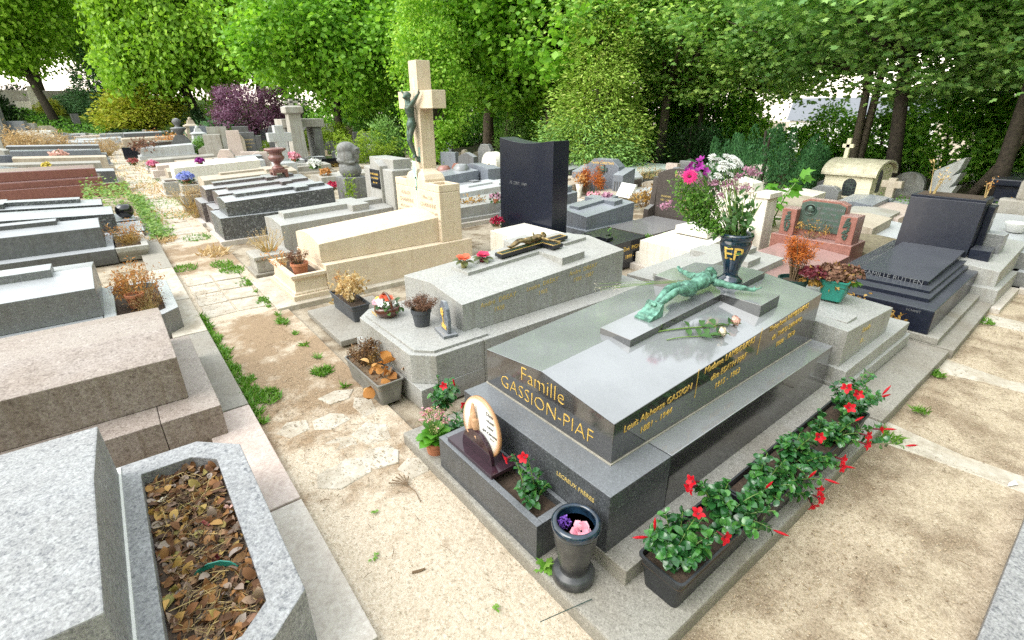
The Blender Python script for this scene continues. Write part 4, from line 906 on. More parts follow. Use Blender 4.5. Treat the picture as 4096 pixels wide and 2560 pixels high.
m = MB(t); figure(m, lambda u, v, w: b0+dd*u+Vector((0, 1, 0))*v+uu*w, .46); fuse(m, 'body', MAT['gilt_bronze'], t, .0055, 2)
# ceramic basket, heather pot, slate plaque on the ledge
ZL = .404
t = thing('ceramic_basket', 'glossy brown ceramic flower basket with a hoop handle on the granite ledge', 'basket', (1.48, 3.47, ZL)); bx, by = 1.48, 3.47
lathe_part('bowl', 'glossy_brown', t, [(.06, 0), (.085, .02), (.105, .055), (.098, .085), (.09, .088), (.08, .07)], bx, by, ZL, 30)
m = MB(t); m.tube([(bx+.02*math.sin(a)*0, by+.095*math.cos(a), ZL+.075+.115*math.sin(a)) for a in np.linspace(0, math.pi, 15)], .010, 8); m.build('handle', MAT['glossy_brown'], t, smooth=True)
c = np.array([bx, by, ZL+.085])
P = c+rng.normal(size=(26, 3))*np.array([.045, .05, .012]); add('leaves', [leaves(P, rand_dir(26)+np.array([0, 0, .1]), rand_dir(26)*.5+np.array([0, 0, 1]), .06, .55, OVAL)], 'rose_leaf', t)
for dx, dy, mt_ in ((-.05, .03, 'white_petal'), (-.06, -.02, 'white_petal'), (-.02, .07, 'white_petal'), (-.07, .055, 'pink_petal'), (-.03, -.055, 'white_petal'), (.03, -.06, 'white_petal'), (-.055, .0, 'pink_petal'), (-.03, .10, 'yellow_petal'), (.02, .09, 'blue_petal')):
    add('glazed_flower', [petals(c+np.array([dx, dy, .03]), (-.5, -.4, .8), 6, .026, .8, .15, .004)], mt_, t)
for dx, dy in ((.0, .04), (.01, -.03)): add('glazed_rose', [petals(c+np.array([dx, dy, .055]), (-.3, -.3, 1), 6, .04*(1-.15*k), .95, .4+.15*k, .003, k*.6) for k in range(3)], 'coral_glaze', t)
words([('A notre ami', .017, 0, .006), ('Nos pensées', .017, 0, -.012)], MAT['gold'], t, (bx-.108, by+.012, ZL+.045), (-.0, -1, 0), (-.2, 0, 1), .0015, 'ribbon')
t = pot('flower_pot', 'black plastic pot on the granite ledge holding a dried heather', 1.60, 3.13, ZL, .135, .078, 'anthracite_plastic', group='plastic pots')
dry_bush('dried_heather', 'round brown dried heather in the black plastic pot', 1.60, 3.13, ZL+.12, .13, .135, 'dry_russet', n=2600, leaf=.016, asp=.22, nst=40, top=.9, curl=.2)
t = thing('memorial_plaque', 'rough edged slate plaque with gilt flower standing on the granite ledge', 'plaque', (1.66, 2.88, ZL), RAD(-10), 'small memorial plaques')
m = MB(); m.box(-.055, .055, -.095, .095, 0, .022); m.build('base', MAT['blue_granite'], t, bev=.003, rough=.001)
m = MB(); prf = [(-.07, .022), (.07, .022), (.085, .10), (.075, .19), (.04, .245), (-.02, .255), (-.06, .21), (-.075, .12)]
m.loft([[(-.012, y, z) for y, z in prf], [(.016, y, z) for y, z in prf]]); v = m.build('tablet', MAT['blue_granite'], t, bev=.006, rough=.002)
m = MB()
for k in range(7): a = k*.9; m.ell((-.016, .02+.016*math.cos(a), .165+.022*math.sin(a)), (.005, .010, .013), None, 8, 5)
m.tube([(-.015, .02, .15), (-.015, .005, .09), (-.015, -.01, .06)], .004, 5); m.box(-.016, -.012, -.045, .04, .045, .075); m.build('gilt_flower', MAT['gold'], t)
# long troughs by the ledge
trough('plant_trough', 'grey concrete coloured trough of dead plants on the alley side of the granite ledge', 1.075, 1.275, 2.84, 3.43, .012, .175, 'grey_plastic', 'dry_soil', rz=RAD(1), group='troughs beside the pale granite tomb')
dry_bush('dead_shrub', 'dark brown withered shrub filling the far half of the grey trough', 1.17, 3.27, .16, .24, .13, 'dry_brown', n=1500, leaf=.02, asp=.35, nst=34, top=.95)
dry_bush('dead_shrub', 'withered begonia with curled orange leaves at the near end of the grey trough', 1.19, 2.96, .16, .10, .09, 'dry_orange', n=26, leaf=.085, asp=.8, nst=6, top=.9)
dry_bush('dead_shrub', 'tan twiggy remains beside the dark brown shrub in the grey trough', 1.20, 3.14, .16, .20, .08, 'dry_gold', n=260, leaf=.014, asp=.4, nst=14, top=.9)
m = MB(); m.prism([(1.24, 3.99), (1.95, 3.97), (1.95, 4.93), (1.245, 4.92)], .0, .055); t = thing('stone_slab', 'flat pale stone slab carrying a black trough between two tombs', 'slab', (1.25, 4.0, 0)); m.o = Vector((1.25, 4.0, 0)); m.build('slab', MAT['weathered_granite'], t, bev=.006)
trough('plant_trough', 'anthracite trough of bleached dead leaves on the flat stone slab', 1.475, 1.665, 4.28, 4.87, .055, .17, 'anthracite_plastic', 'soil', group='troughs beside the pale granite tomb')
dry_bush('dead_shrub', 'bleached cream coloured dead shrub with papery leaves in the anthracite trough', 1.57, 4.52, .2, .34, .13, 'dry_cream', 'straw_stem', n=300, leaf=.05, asp=.5, nst=20, top=.85)
dry_bush('dead_shrub', 'thin orange dead sprig at the far end of the anthracite trough', 1.56, 4.80, .2, .34, .05, 'dry_orange', 'straw_stem', n=150, leaf=.02, nst=6, top=.8)

# ================================================================== limestone tomb with the tall cross
T = thing('tomb', 'beige limestone tomb with a tall stone cross and a green copper stain', 'tomb', (1.25, 5.33, 0), 0, GR)
ls = MAT['limestone']
m = MB(T); m.prism([(1.04, 5.22), (3.55, 5.22), (3.55, 6.45), (1.04, 6.45)], -.03, .035); m.build('kerb_slab', MAT['flag_stone'], T, bev=.006)
m = MB(T); m.box(1.625, 3.55, 5.33, 6.37, .0, .362); m.build('base', ls, T, bev=.006)
m = MB(T); m.box(1.235, 1.622, 5.31, 6.25, .0, .09); m.build('planter_plinth', ls, T, bev=.008)
m = MB(T); w = .05
def pr_(d): return [(1.26-d, 5.345-d), (1.622, 5.345-d), (1.622, 6.21+d), (1.26-d, 6.21+d)]
rings = [[(x, y, z) for x, y in pr_(d)] for d, z in ((-.0, .09), (.0, .105), (-.018, .12), (-.025, .24), (-.008, .258), (.008, .272), (.008, .305))]
inner = [(1.26+w, 5.345+w), (1.60, 5.345+w), (1.60, 6.21-w), (1.26+w, 6.21-w)]
rings += [[(x, y, .305) for x, y in inner], [(x, y, .22) for x, y in inner]]
m.loft(rings); m.build('planter', ls, T, bev=.002)
m = MB(T); m.box(1.262+w, 1.598, 5.347+w, 6.208-w, .215, .25); m.build('soil', MAT['soil'], T, sub=3, rough=.008)
words([('P. S.', .07, 0, 0, .2)], MAT['engraving'], T, (1.44, 5.3695, .18), (1, 0, 0), (0, 0, 1), .001)
X0, X1, Y0, Y1 = 1.62, 3.13, 5.451, 6.273
def arch_ring(x, ze, h): return [(x, Y0, .364)]+[(x, Y1, .364)]+[(x, Y0+(Y1-Y0)*(1-u), ze+h*(1-(2*u-1)**2)) for u in np.linspace(0, 1, 9)]
m = MB(T); m.loft([arch_ring(X0, .573, .065), arch_ring(X1, .672, .065)]); m.build('lid', ls, T, bev=.006)
m = MB(T)
m.box(3.13, 3.435, 5.38, 6.56, .362, .98); m.build('pedestal', ls, T, bev=.012)
for a, b in ((5.38, 5.72), (6.22, 6.56)):
    m = MB(T); m.box(3.13, 3.18, a, b, .98, 1.07); m.box(3.385, 3.435, a, b, .98, 1.07); m.box(3.18, 3.385, a, a+.05, .98, 1.07); m.box(3.18, 3.385, b-.05, b, .98, 1.07)
    m.build('jardiniere_rim', ls, T, bev=.010)
m = MB(T); m.loft([[(3.135+d, 5.72+e, z), (3.43-d, 5.72+e, z), (3.43-d, 6.22-e, z), (3.135+d, 6.22-e, z)] for d, e, z in ((0, 0, .98), (0, .0, 1.10), (.01, .04, 1.16), (.045, .12, 1.20), (.06, .15, 1.22))]); m.build('cross_foot', ls, T, bev=.006)
m = MB(T); m.box(3.22, 3.41, 5.885, 6.085, 1.215, 2.47); m.box(3.2195, 3.4105, 5.56, 6.42, 1.935, 2.135); m.build('cross', ls, T, bev=.006)
m = MB(T)
for y, wd, z0, z1 in ((5.975, .030, 2.14, 2.28), (5.965, .050, 1.10, 1.32), (5.97, .028, 1.3, 1.48), (5.955, .018, .95, 1.12), (5.96, .012, .70, 1.0)):
    m.loft([[(x, y-wd*u, z) for u in (-1, -.3, .4, 1)] for x, z in ((3.2185 if z0 > 1.2 else 3.1285, z0), (3.2185 if z0 > 1.2 else 3.1285, z1))], cap=False, close=False)
mm, nt, b = newmat('copper_stain'); tcx = N(nt, 'ShaderNodeTexCoord'); mp = N(nt, 'ShaderNodeMapping'); mp.inputs['Scale'].default_value = (8, 26, 2.2); n1 = N(nt, 'ShaderNodeTexNoise', Scale=2.0, Detail=5.0); nt.links.new(tcx.outputs['Object'], mp.inputs[0]); nt.links.new(mp.outputs[0], n1.inputs['Vector'])
rr = ramp(nt, [(.34, (.58, .50, .385)), (.5, (.42, .55, .46)), (.62, (.16, .50, .42))]); nt.links.new(n1.outputs['Fac'], rr.inputs[0]); nt.links.new(rr.outputs[0], b.inputs['Base Color']); b.inputs['Roughness'].default_value = .9; MAT['copper_stain'] = mm
m.build('copper_stain', mm, T)
words([('AUGUSTE', .062, 0, 0), ('CHABANNE', .075, .0, -.095), ('NÉ LE 20 MAI 1870', .048, 0, -.185), ('DÉCÉDÉ LE 30 JUIN 1944', .048, 0, -.255)], MAT['engraving'], T, (3.129, 6.265, .885), (0, -1, 0), (0, 0, 1), .0006)
words([('Mme LÉA', .062, 0, 0), ('CHABANNE', .075, .0, -.095), ('NÉE LE 9 FÉVRIER 1885', .048, 0, -.185), ('DÉCÉDÉE LE 24 NOVEMBRE 19..', .044, 0, -.255)], MAT['engraving'], T, (3.129, 5.675, .885), (0, -1, 0), (0, 0, 1), .0006)
t = thing('crucifix_figure', 'dark bronze crucified figure fixed upright on the tall limestone cross', 'statue', (3.2, 5.98, 1.38))
b0 = Vector((3.222, 5.985, 1.33)); m = MB(t); figure(m, lambda u, v, w: b0+Vector((0, 0, 1))*u+Vector((0, 1, 0))*v*.66+Vector((-1, 0, 0))*(w+.012), .80)
m.box(3.185, 3.222, 5.955, 6.015, 1.30, 1.37); fuse(m, 'body', MAT['dark_bronze'], t, .008, 3)
pot('flower_pot', 'terracotta pot of dried flowers in the limestone planter', 1.42, 5.58, .25, .13, .095, 'terracotta', group='terracotta pots')
dry_bush('dried_shrub', 'grey brown dried bush in the terracotta pot of the limestone planter', 1.42, 5.58, .36, .20, .15, 'dry_russet', n=900, leaf=.018, asp=.4, nst=30, top=.8)
dry_bush('dried_shrub', 'orange dried spray leaning out of the limestone planter towards the alley', 1.36, 5.95, .25, .30, .22, 'dry_orange', 'straw_stem', n=110, leaf=.035, nst=10, top=.7)
t = thing('stone_planter', 'weathered grey stone planter box of dry grass behind the limestone tomb', 'planter', (1.15, 6.55, 0)); m = MB(t)
m.box(1.13, 1.62, 6.52, 7.0, .0, .06); m.box(1.17, 1.58, 6.56, 6.96, .06, .22); m.build('body', MAT['concrete'], t, bev=.012)
m = MB(t); m.box(1.15, 1.60, 6.54, 6.98, .22, .27); m.build('rim', MAT['concrete'], t, bev=.012)
dry_bush('dry_grass_clump', 'straw coloured dry grass in the grey stone planter behind the limestone tomb', 1.38, 6.76, .27, .34, .26, 'dry_grass', 'straw_stem', n=300, leaf=.03, nst=46, top=.7, asp=.15)

# ================================================================== general grave builder
def grave(label, x0, x1, y0, y1, z0, z1, mat, head=1, base=(.09, .09, .25), ridge=.04, cross=None, stone_=None, group=None, bmat=None, plate=None, bev=.006, slope=.04, planter_=None):
    """lid from the foot x0 to the head x1; base=(foot margin, side margin, height)"""
    s_ = 1 if x1 > x0 else -1
    t = thing('tomb', label, 'tomb', (x0, y0, 0), 0, group)
    bm_ = MAT[bmat or mat]
    if base:
        m = MB(t); a, b = sorted((x0-s_*base[0], x1+s_*.05)); m.box(a, b, y0-base[1], y1+base[1], 0, base[2]); m.build('base', bm_, t, bev=bev)
        m = MB(t); a, b = sorted((x0-s_*(base[0]+.07), x1+s_*.12)); m.box(a, b, y0-base[1]-.07, y1+base[1]+.07, -.03, .055); m.build('footing', MAT['kerb_stone'], t, bev=bev)
    yc = (y0+y1)/2; zb = base[2]-.002 if base else 0
    if z1 is None: z1 = z0+abs(x1-x0)*slope
    rg = lambda x, z: [(x, y0, zb), (x, y1, zb), (x, y1, z), (x, yc, z+ridge), (x, y0, z)] if ridge else [(x, y0, zb), (x, y1, zb), (x, y1, z), (x, y0, z)]
    m = MB(t); m.loft([rg(x0, z0), rg(x1, z1)]); m.build('lid', MAT[mat], t, bev=bev*.7)
    if cross:
        a, b, wd, th = cross                       # fractions along the lid, shaft width, thickness
        L_ = x1-x0; q = (z1-z0)/L_; zt = lambda x: z0+(x-x0)*q+ridge*.75+th
        m = MB(t); crossprism(m, x0+L_*a, x0+L_*b, yc-wd/2, yc+wd/2, x0+L_*(a+(b-a)*.62), x0+L_*(a+(b-a)*.62)+s_*wd, yc-(y1-y0)*.40, yc+(y1-y0)*.40, zt, th+ridge+.01); m.build('relief_cross', MAT[mat], t, bev=bev*.5)
    if stone_:
        kind_, w, h, th, sm = stone_[:5]
        m = MB(t); a, b = sorted((x1+s_*.0, x1+s_*th)); headstone_shape(m, kind_, a, b, yc, w, 0, h, s_); m.build('headstone', MAT[sm], t, bev=bev)
    return t
def profile(kind_, w, h):
    a = w/2
    if kind_ == 'rect': return [(-a, 0), (a, 0), (a, h), (-a, h)]
    if kind_ == 'arch': return [(-a, 0), (a, 0)]+[(a*math.cos(t), h-a*.9+a*.9*math.sin(t)) for t in np.linspace(0, math.pi, 15)]
    if kind_ == 'bow': return [(-a, 0), (a, 0)]+[(a*(1-2*u), h-.10*h+.10*h*(1-(2*u-1)**2)) for u in np.linspace(0, 1, 11)]
    if kind_ == 'peak': return [(-a, 0), (a, 0), (a, h*.86), (0, h), (-a, h*.86)]
    if kind_ == 'cham': return [(-a, 0), (a, 0), (a, h*.78), (a*.55, h), (-a*.55, h), (-a, h*.78)]
    if kind_ == 'taper': return [(-a, 0), (a, 0), (a*.78, h), (-a*.78, h)]
    if kind_ == 'curvy': return [(-a, 0), (a, 0), (a, h*.45)]+[(a*(.95-.75*u), h*(.45+.55*(3*u*u-2*u**3))) for u in np.linspace(0.05, 1, 8)]+[(-a*(.2+.75*u), h*(1-.55*(3*u*u-2*u**3))) for u in np.linspace(0, .95, 8)]+[(-a, h*.45)]
    if kind_ == 'wave': return [(-a, 0), (a, 0), (a, h*.6)]+[(a*(1-1.2*u), h*(.62+.38*(3*u*u-2*u**3))) for u in np.linspace(.1, 1, 8)]+[(-a, h)]
def headstone_shape(m, kind_, x0, x1, yc, w, z0, h, s_=1):
    m.extx([(yc+y, z0+z) for y, z in profile(kind_, w, h)], x0, x1)
def standing(name, label, px, py, pyt, w, th, mat, shape='rect', foot=None, rz=0, cat='headstone', group='headstones beyond the near tombs', bev=.008, smat=None, text=None, zoff=None):
    """an upright stone whose base centre is seen at (px, py) and whose top at row pyt"""
    x, y = at(px, py, 0)[:2]
    h = hz(x, y, pyt)
    if rz == 0 and px < 350: rz = RAD(74)
    t = thing(name, label, cat, (x, y, 0), rz, group)
    m = MB(); fh = 0
    if foot: m.box(-th/2-foot, th/2+foot, -w/2-foot, w/2+foot, -.05, .16); m.build('foot', MAT[smat or mat], t, bev=bev); fh = .16; m = MB()
    headstone_shape(m, shape, -th/2, th/2, 0, w, fh-.02 if fh else -.05, h-fh+.02 if fh else h+.05); m.build('stone', MAT[mat], t, bev=bev)
    if text: words(text, MAT['faded_gold'], t, (t.location.x-math.cos(rz)*(th/2+.002), t.location.y-math.sin(rz)*(th/2+.002), h*.72), (math.sin(rz), -math.cos(rz), 0), (0, 0, 1), .001)
    return t, x, y, h
# ================================================================== left of the alley
GL = 'tombs along the left of the alley'
for y0, y1, mt_ in ((-1.0, .55, 'kerb_stone'), (.56, 1.30, 'kerb_stone'), (1.31, 2.25, 'kerb_stone'), (2.26, 3.40, 'pink_kerb'), (3.41, 5.0, 'weathered_granite'), (5.01, 6.1, 'flag_stone'), (6.11, 7.6, 'flag_stone'), (7.61, 9.4, 'concrete'), (9.41, 12, 'concrete')):
    t = thing('kerb_stone', {-1.0: 'pale pinkish kerb stone at the bottom edge of the alley', .56: 'pale cracked kerb stone beside the grey planter, nearest the bottom', 1.31: 'pale cracked kerb stone beside the grey planter, next to the pink kerb', 2.26: 'pink granite kerb stone in front of the pink tomb', 3.41: 'long grey granite kerb stone between the pink tomb and the weeds', 5.01: 'pale kerb stone below the planter with the dead orange plant', 6.11: 'pale kerb stone just beyond the planter with the dead orange plant', 7.61: 'grey kerb stone beside the dark slate tomb', 9.41: 'long grey kerb stone under the ivy'}[y0], 'kerb', (.2, y0, 0), 0, 'kerb stones of the alley')
    m = MB(t); m.box(.10, .372, y0+.003, y1-.003, -.05, .06); m.build('stone', MAT[mt_], t, bev=.006)
T = thing('tomb', 'pale blue grey speckled tomb with a planter of dead leaves at the bottom left', 'tomb', (-2.2, 1.3, 0), 0, GL)
bg = MAT['blue_white_granite']
def gab(m, x0, x1, prof): m.loft([[(x0, y, z) for y, z in prof], [(x1, y, z) for y, z in prof]])
m = MB(T); gab(m, -2.1, -.305, [(1.40, .335), (2.60, .335), (2.545, .648), (2.02, .71), (1.43, .648)]); m.build('lid', bg, T, bev=.006)
out = [(-.32, 1.31), (.05, 1.31), (.185, 1.43), (.19, 2.49), (.02, 2.655), (-.32, 2.66)]
inn = [(-.225, 1.385), (-.03, 1.385), (.065, 1.47), (.075, 2.43), (-.02, 2.525), (-.225, 2.53)]
m = MB(T); m.loft([[(x, y, 0) for x, y in out], [(x, y, .35) for x, y in out], [(x, y, .35) for x, y in inn], [(x, y, .2) for x, y in inn]]); m.build('planter', bg, T, bev=.005)
m = MB(T); m.prism(inn, .2, .29); m.build('soil', MAT['soil'], T)
m = MB(T); m.box(-2.2, -.325, 1.35, 2.63, 0, .33); m.build('base', bg, T, bev=.006)
m = MB(T); m.box(-.312, -.296, 1.33, 2.64, .349, .356); m.build('mortar', MAT['white_render'], T)
# dead leaves filling that planter
n = 1250; x = rng.uniform(-.22, .07, n); y = rng.uniform(1.40, 2.51, n); k = (x+ (2.5-y)*0 < .065) & ~((x > 0) & (y > 2.46)) & ~((x > 0) & (y < 1.44)); x, y = x[k], y[k]; n = len(x)
P = np.stack([x, y, .282+np.abs(rng.normal(0, .014, n))], 1); V, F = leaves(P, rand_dir(n)*np.array([1, 1, .45]), rand_dir(n)*.8+np.array([0, 0, .9]), .042*rng.uniform(.3, 1.0, n)**1.1*1.5, .6, OVAL)
V[:, 0] = np.clip(V[:, 0], -.222, .072); V[:, 1] = np.clip(V[:, 1], 1.39, 2.52)
kind(np_mesh('leaf_litter', V, F, MAT['leaf_litter'], smooth=True), 'stuff')
m = MB()
for _ in range(120):
    x, y = rnd.uniform(-.19, .03), rnd.uniform(1.42, 2.48); a = rnd.uniform(0, 6.28); l = rnd.uniform(.02, .07)
    q = lambda s_: (min(.066, max(-.218, x+s_*l*math.cos(a))), min(2.51, max(1.4, y+s_*l*math.sin(a))), .300+rnd.uniform(-.004, .018))
    m.tube([q(-1), q(0), q(1)], rnd.choice([.0008, .0011, .0018]), 4)
kind(m.build('dead_stalks', MAT['straw_stem']), 'stuff')
m = MB()
for _ in range(240):
    x, y = rnd.uniform(-.19, .03), rnd.uniform(1.42, 2.48); a = rnd.gauss(.9, .8); l = rnd.uniform(.015, .06)
    m.tube([(min(.066, max(-.218, x+u*l*math.cos(a)+.006*v)), min(2.51, max(1.4, y+u*l*math.sin(a))), .303+rnd.uniform(-.004, .02)) for u, v in ((-1, 0), (-.3, 1), (.4, -1), (1, .5))], rnd.choice([.0008, .0014, .0022]), 4)
kind(m.build('dead_twigs', MAT['twig']), 'stuff')
def z5(x, y, z): return at(x/6.3, 400+y/6.3, z)
t = thing('plastic_rim', 'broken green plastic pot rim half buried in the dead leaves', 'pot rim', tuple(z5(1350, 1060, .30))); m = MB(t)
pts = [z5(x, y, z) for x, y, z in ((1200, 1150, .285), (1240, 1095, .305), (1310, 1050, .325), (1390, 1030, .33), (1450, 1035, .325), (1500, 1060, .30))]
rings = []
for p in pts: rings.append([tuple(p+np.array([0, 0, -.012])), tuple(p+np.array([.003, .004, -.012])), tuple(p+np.array([.003, .004, .012])), tuple(p+np.array([0, 0, .012]))])
m.loft(rings); m.build('rim', MAT['green_plastic'], t, smooth=False)
for x, y, lab, mt_ in ((1290, 790, 'withered red petal clump in the planter of dead leaves', 'wilted_red'), (1440, 690, 'withered pink petal clump at the right side of the leaf planter', 'blush_petal'), (1350, 1000, 'dark crimson withered petals just above the green plastic rim', 'deep_red_leaf'), (1035, 640, 'faded peach petal clump in the upper left of the leaf planter', 'cream_petal')):
    p = z5(x, y, .31); t = thing('withered_flower', lab, 'withered flower', tuple(p), 0, 'withered flowers in the leaf planter')
    add('petals', [petals(p, rnd_v()*.5+np.array([0, 0, 1]), 7, .024, .7, .7, .004, 0, .5)], mt_, t)
# pink tomb
T = thing('tomb', 'pink granite tomb with a stepped base and sloping faceted lid beside the alley', 'tomb', (-2.2, 3.1, 0), 0, GL)
m = MB(T); gab(m, -2.1, .055, [(3.34, .268), (4.41, .268), (4.40, .55), (4.06, .622), (3.70, .622), (3.34, .55)]); m.build('lid', MAT['pink_granite'], T, bev=.005)
m = MB(T); m.box(-2.3, -.115, 3.12, 4.44, .0, .266); m.build('base', MAT['pink_granite'], T, bev=.005)
m = MB(T); m.box(-.112, .195, 3.12, 4.44, .0, .2655); m.build('base', MAT['pink_granite'], T, bev=.005)
# grey tomb with the dead plant
T = thing('tomb', 'grey granite tomb with bright sloping lid and a planter of orange dead flowers', 'tomb', (-2.2, 5.2, 0), 0, GL)
m = MB(T); gab(m, -2.1, -.325, [(5.40, .262), (6.47, .262), (6.47, .52), (5.95, .585), (5.40, .52)]); m.build('lid', MAT['grey_granite'], T, bev=.006)
m = MB(T); m.box(-2.2, -.335, 5.25, 6.6, 0, .26); m.build('base', MAT['grey_granite'], T, bev=.006)
out = [(-.33, 5.12), (.09, 5.12), (.215, 5.24), (.22, 6.25), (.10, 6.38), (-.33, 6.38)]; inn = [(-.24, 5.22), (.05, 5.22), (.12, 5.28), (.12, 6.20), (.06, 6.28), (-.24, 6.28)]
m = MB(T); m.loft([[(x, y, 0) for x, y in out], [(x, y, .262) for x, y in out], [(x, y, .262) for x, y in inn], [(x, y, .15) for x, y in inn]]); m.build('planter', MAT['grey_granite'], T, bev=.005)
m = MB(T); m.prism(inn, .14, .21); m.build('soil', MAT['soil'], T)
m = MB(T); m.box(-2.0, -.60, 5.83, 6.08, .55, .64); m.build('relief_cross', MAT['grey_granite'], T, bev=.006)
dry_bush('dried_flowers', 'tall orange dead flowers filling the planter of the grey tomb', -.05, 5.72, .2, .50, .24, 'dry_orange', 'straw_stem', n=900, leaf=.034, asp=.35, nst=60, top=.9)
dry_bush('dried_flowers', 'lower mat of rusty dead stalks at the near end of the grey tomb planter', .0, 5.45, .2, .26, .17, 'dry_brown', 'straw_stem', n=420, leaf=.024, asp=.35, nst=36, top=.9)
t = pot('flower_pot', 'tipped clay pot among the orange dead flowers', -.08, 5.55, .24, .13, .075, 'terracotta', group='terracotta pots')
# dark slate tomb
T = thing('tomb', 'dark slate grey tomb with a rounded stone planter of dried flowers', 'tomb', (-2.3, 8.2, 0), 0, GL)
m = MB(T); gab(m, -2.3, -.25, [(8.78, .20), (9.72, .20), (9.68, .47), (9.23, .53), (8.82, .47)]); m.build('lid', MAT['slate_grey'], T, bev=.008)
m = MB(T); m.box(-2.5, -.165, 8.55, 9.9, 0, .20); m.build('base', MAT['slate_grey'], T, bev=.008)
m = MB(T); m.box(-2.3, -.70, 9.12, 9.34, .5, .57); m.build('relief_cross', MAT['slate_grey'], T, bev=.006)
m = MB(T); w = .05
rr = lambda d, z: [(-.16, 8.60-d, z), (.17+d, 8.60-d, z), (.17+d, 9.55+d, z), (-.16, 9.55+d, z)]
m.loft([rr(0, 0), rr(0, .06), rr(.05, .14), rr(.05, .20), rr(-.03, .20), rr(-.03, .12)]); m.build('planter', MAT['concrete'], T, bev=.01)
m = MB(T); m.box(-.15, .15, 8.62, 9.53, .1, .16); m.build('soil', MAT['dry_soil'], T)
dry_bush('dried_flowers', 'straw and orange dried flowers in the rounded stone planter', .0, 9.1, .15, .42, .30, 'dry_orange', 'straw_stem', n=320, leaf=.035, nst=40, top=.8, asp=.3)
dry_bush('dry_grass_clump', 'pale yellow dried grass in the rounded stone planter of the slate tomb', .02, 8.95, .15, .22, .22, 'dry_gold', 'straw_stem', n=500, leaf=.03, nst=40, top=.95, asp=.3)
def L_tomb(label, x1, y0, y1, z, mat, **k): return grave(label, x1, x1-k.pop('len_', 1.9), y0, y1, z, k.pop('zh', z+.08), mat, group=GL, **k)
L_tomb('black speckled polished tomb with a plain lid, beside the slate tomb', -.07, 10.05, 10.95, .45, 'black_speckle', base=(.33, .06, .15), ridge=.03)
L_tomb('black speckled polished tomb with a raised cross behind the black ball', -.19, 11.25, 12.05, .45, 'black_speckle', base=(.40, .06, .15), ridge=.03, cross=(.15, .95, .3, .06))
t = thing('ball_vase', 'glossy black ball shaped vase on the ledge of a black speckled tomb', 'vase', (.09, 11.45, .16)); lathe_part('body', 'glossy_black', t, [(.07, 0), (.10, .02), (.135, .08), (.14, .13), (.125, .19), (.085, .235), (.06, .24)], .09, 11.45, .16, 32)
L_tomb('polished red granite tomb in three stepped tiers with a rounded top', -.19, 16.6, 17.4, .66, 'red_granite', zh=.70, base=(.07, .10, .45), ridge=.05, len_=4.2, bev=.03)
T = thing('tomb_ledge', 'low red granite border in front of the stepped red tomb', 'tomb border', (-4, 16.3, 0), 0, GL); m = MB(T); m.box(-4.2, .345, 16.35, 16.47, 0, .29); m.box(.22, .345, 16.47, 17.6, 0, .29); m.build('border', MAT['red_granite'], T, bev=.006)
L_tomb('small dark tomb with white lid just beyond the red tomb', .20, 18.3, 19.1, .42, 'slate_grey', base=(.08, .05, .12), bmat='pale_grey')
L_tomb('rough weathered concrete tomb beyond the red one', -.05, 20.3, 21.3, .52, 'weathered_granite', base=(.15, .05, .2), ridge=.02, len_=2.6)
L_tomb('brown concrete tomb with low edging beside the dry grass', .15, 22.9, 23.8, .52, 'tan_stone', base=(.15, .06, .2), len_=2.4)
L_tomb('grey polished tomb with a white topped lid, fifth beyond the red tomb', .05, 26.0, 27.0, .60, 'blue_granite', base=(.2, .1, .25), len_=2.6, ridge=.02)
L_tomb('dark grey double tomb with a tilted plaque, beyond the white topped one', .05, 29.5, 30.7, .62, 'slate_grey', base=(.2, .1, .25), len_=3.0, ridge=.02)
L_tomb('pale grey long tomb near the far end of the alley on the left', .1, 33.5, 34.7, .6, 'pale_grey', base=(.15, .1, .2), len_=3.4, ridge=.03)
L_tomb('farthest grey tomb on the left before the hedge', .1, 38.0, 39.2, .6, 'grey_granite', base=(.15, .1, .2), len_=3.4, ridge=.03)
L_tomb('brown bordered grave of dry plants near the hedge on the left', .2, 43.0, 44.2, .45, 'tan_stone', base=(.1, .1, .2), len_=3.0, ridge=.0)
p = at(31, 166, .1); x, y = p[0]-.3, 21.5
grave('grave with a slanted blue grey polished lid and white speckles at the left edge', -1.1, -2.6, 18.0, 19.0, .45, .75, 'blue_granite', base=(.1, .08, .15), ridge=0, group=GL)

# ================================================================== right of the alley, beyond the limestone tomb
T = grave('light grey granite tomb with a pillared headstone and black name plaque', 1.66, 3.30, 7.10, 7.95, .50, .56, 'light_granite', base=(.06, .06, .12), ridge=.04, cross=(.08, .98, .26, .07), group=GR)
lg = MAT['light_granite']
for a in (7.02, 7.72): m = MB(T); m.box(3.31, 3.66, a, a+.34, 0, 1.10); m.build('headstone_pillar', lg, T, bev=.02)
m = MB(T); m.extx([(7.36, 0), (7.72, 0), (7.72, 1.14), (7.54, 1.22), (7.36, 1.14)], 3.27, 3.60); m.build('headstone', lg, T, bev=.01)
m = MB(T); m.box(3.40, 3.70, 7.15, 8.0, .5, 1.24); m.build('headstone_back', lg, T, bev=.01)
m = MB(T); m.box(3.255, 3.269, 7.375, 7.705, .80, 1.08); m.build('name_plaque', MAT['black_granite'], T)
words([('Mr ALIEZ BARBIER', .036, 0, .07), ('Mme GARNIER', .036, 0, .01), ('1880 - 1944', .033, 0, -.06)], MAT['gold'], T, (3.2535, 7.54, .94), (0, -1, 0), (0, 0, 1), .001)
grave('black speckled polished tomb with a raised cross, nearest of the two behind the limestone tomb', 1.33, 3.05, 8.86, 9.55, .62, .69, 'black_speckle', base=(.13, .08, .40), ridge=.03, cross=(.12, .96, .22, .05), group=GR)
grave('brown speckled polished tomb with a raised cross between the black one and the urn tomb', 1.40, 3.05, 9.80, 10.42, .62, .69, 'brown_speckle', base=(.13, .06, .40), ridge=.03, cross=(.12, .96, .2, .05), group=GR)
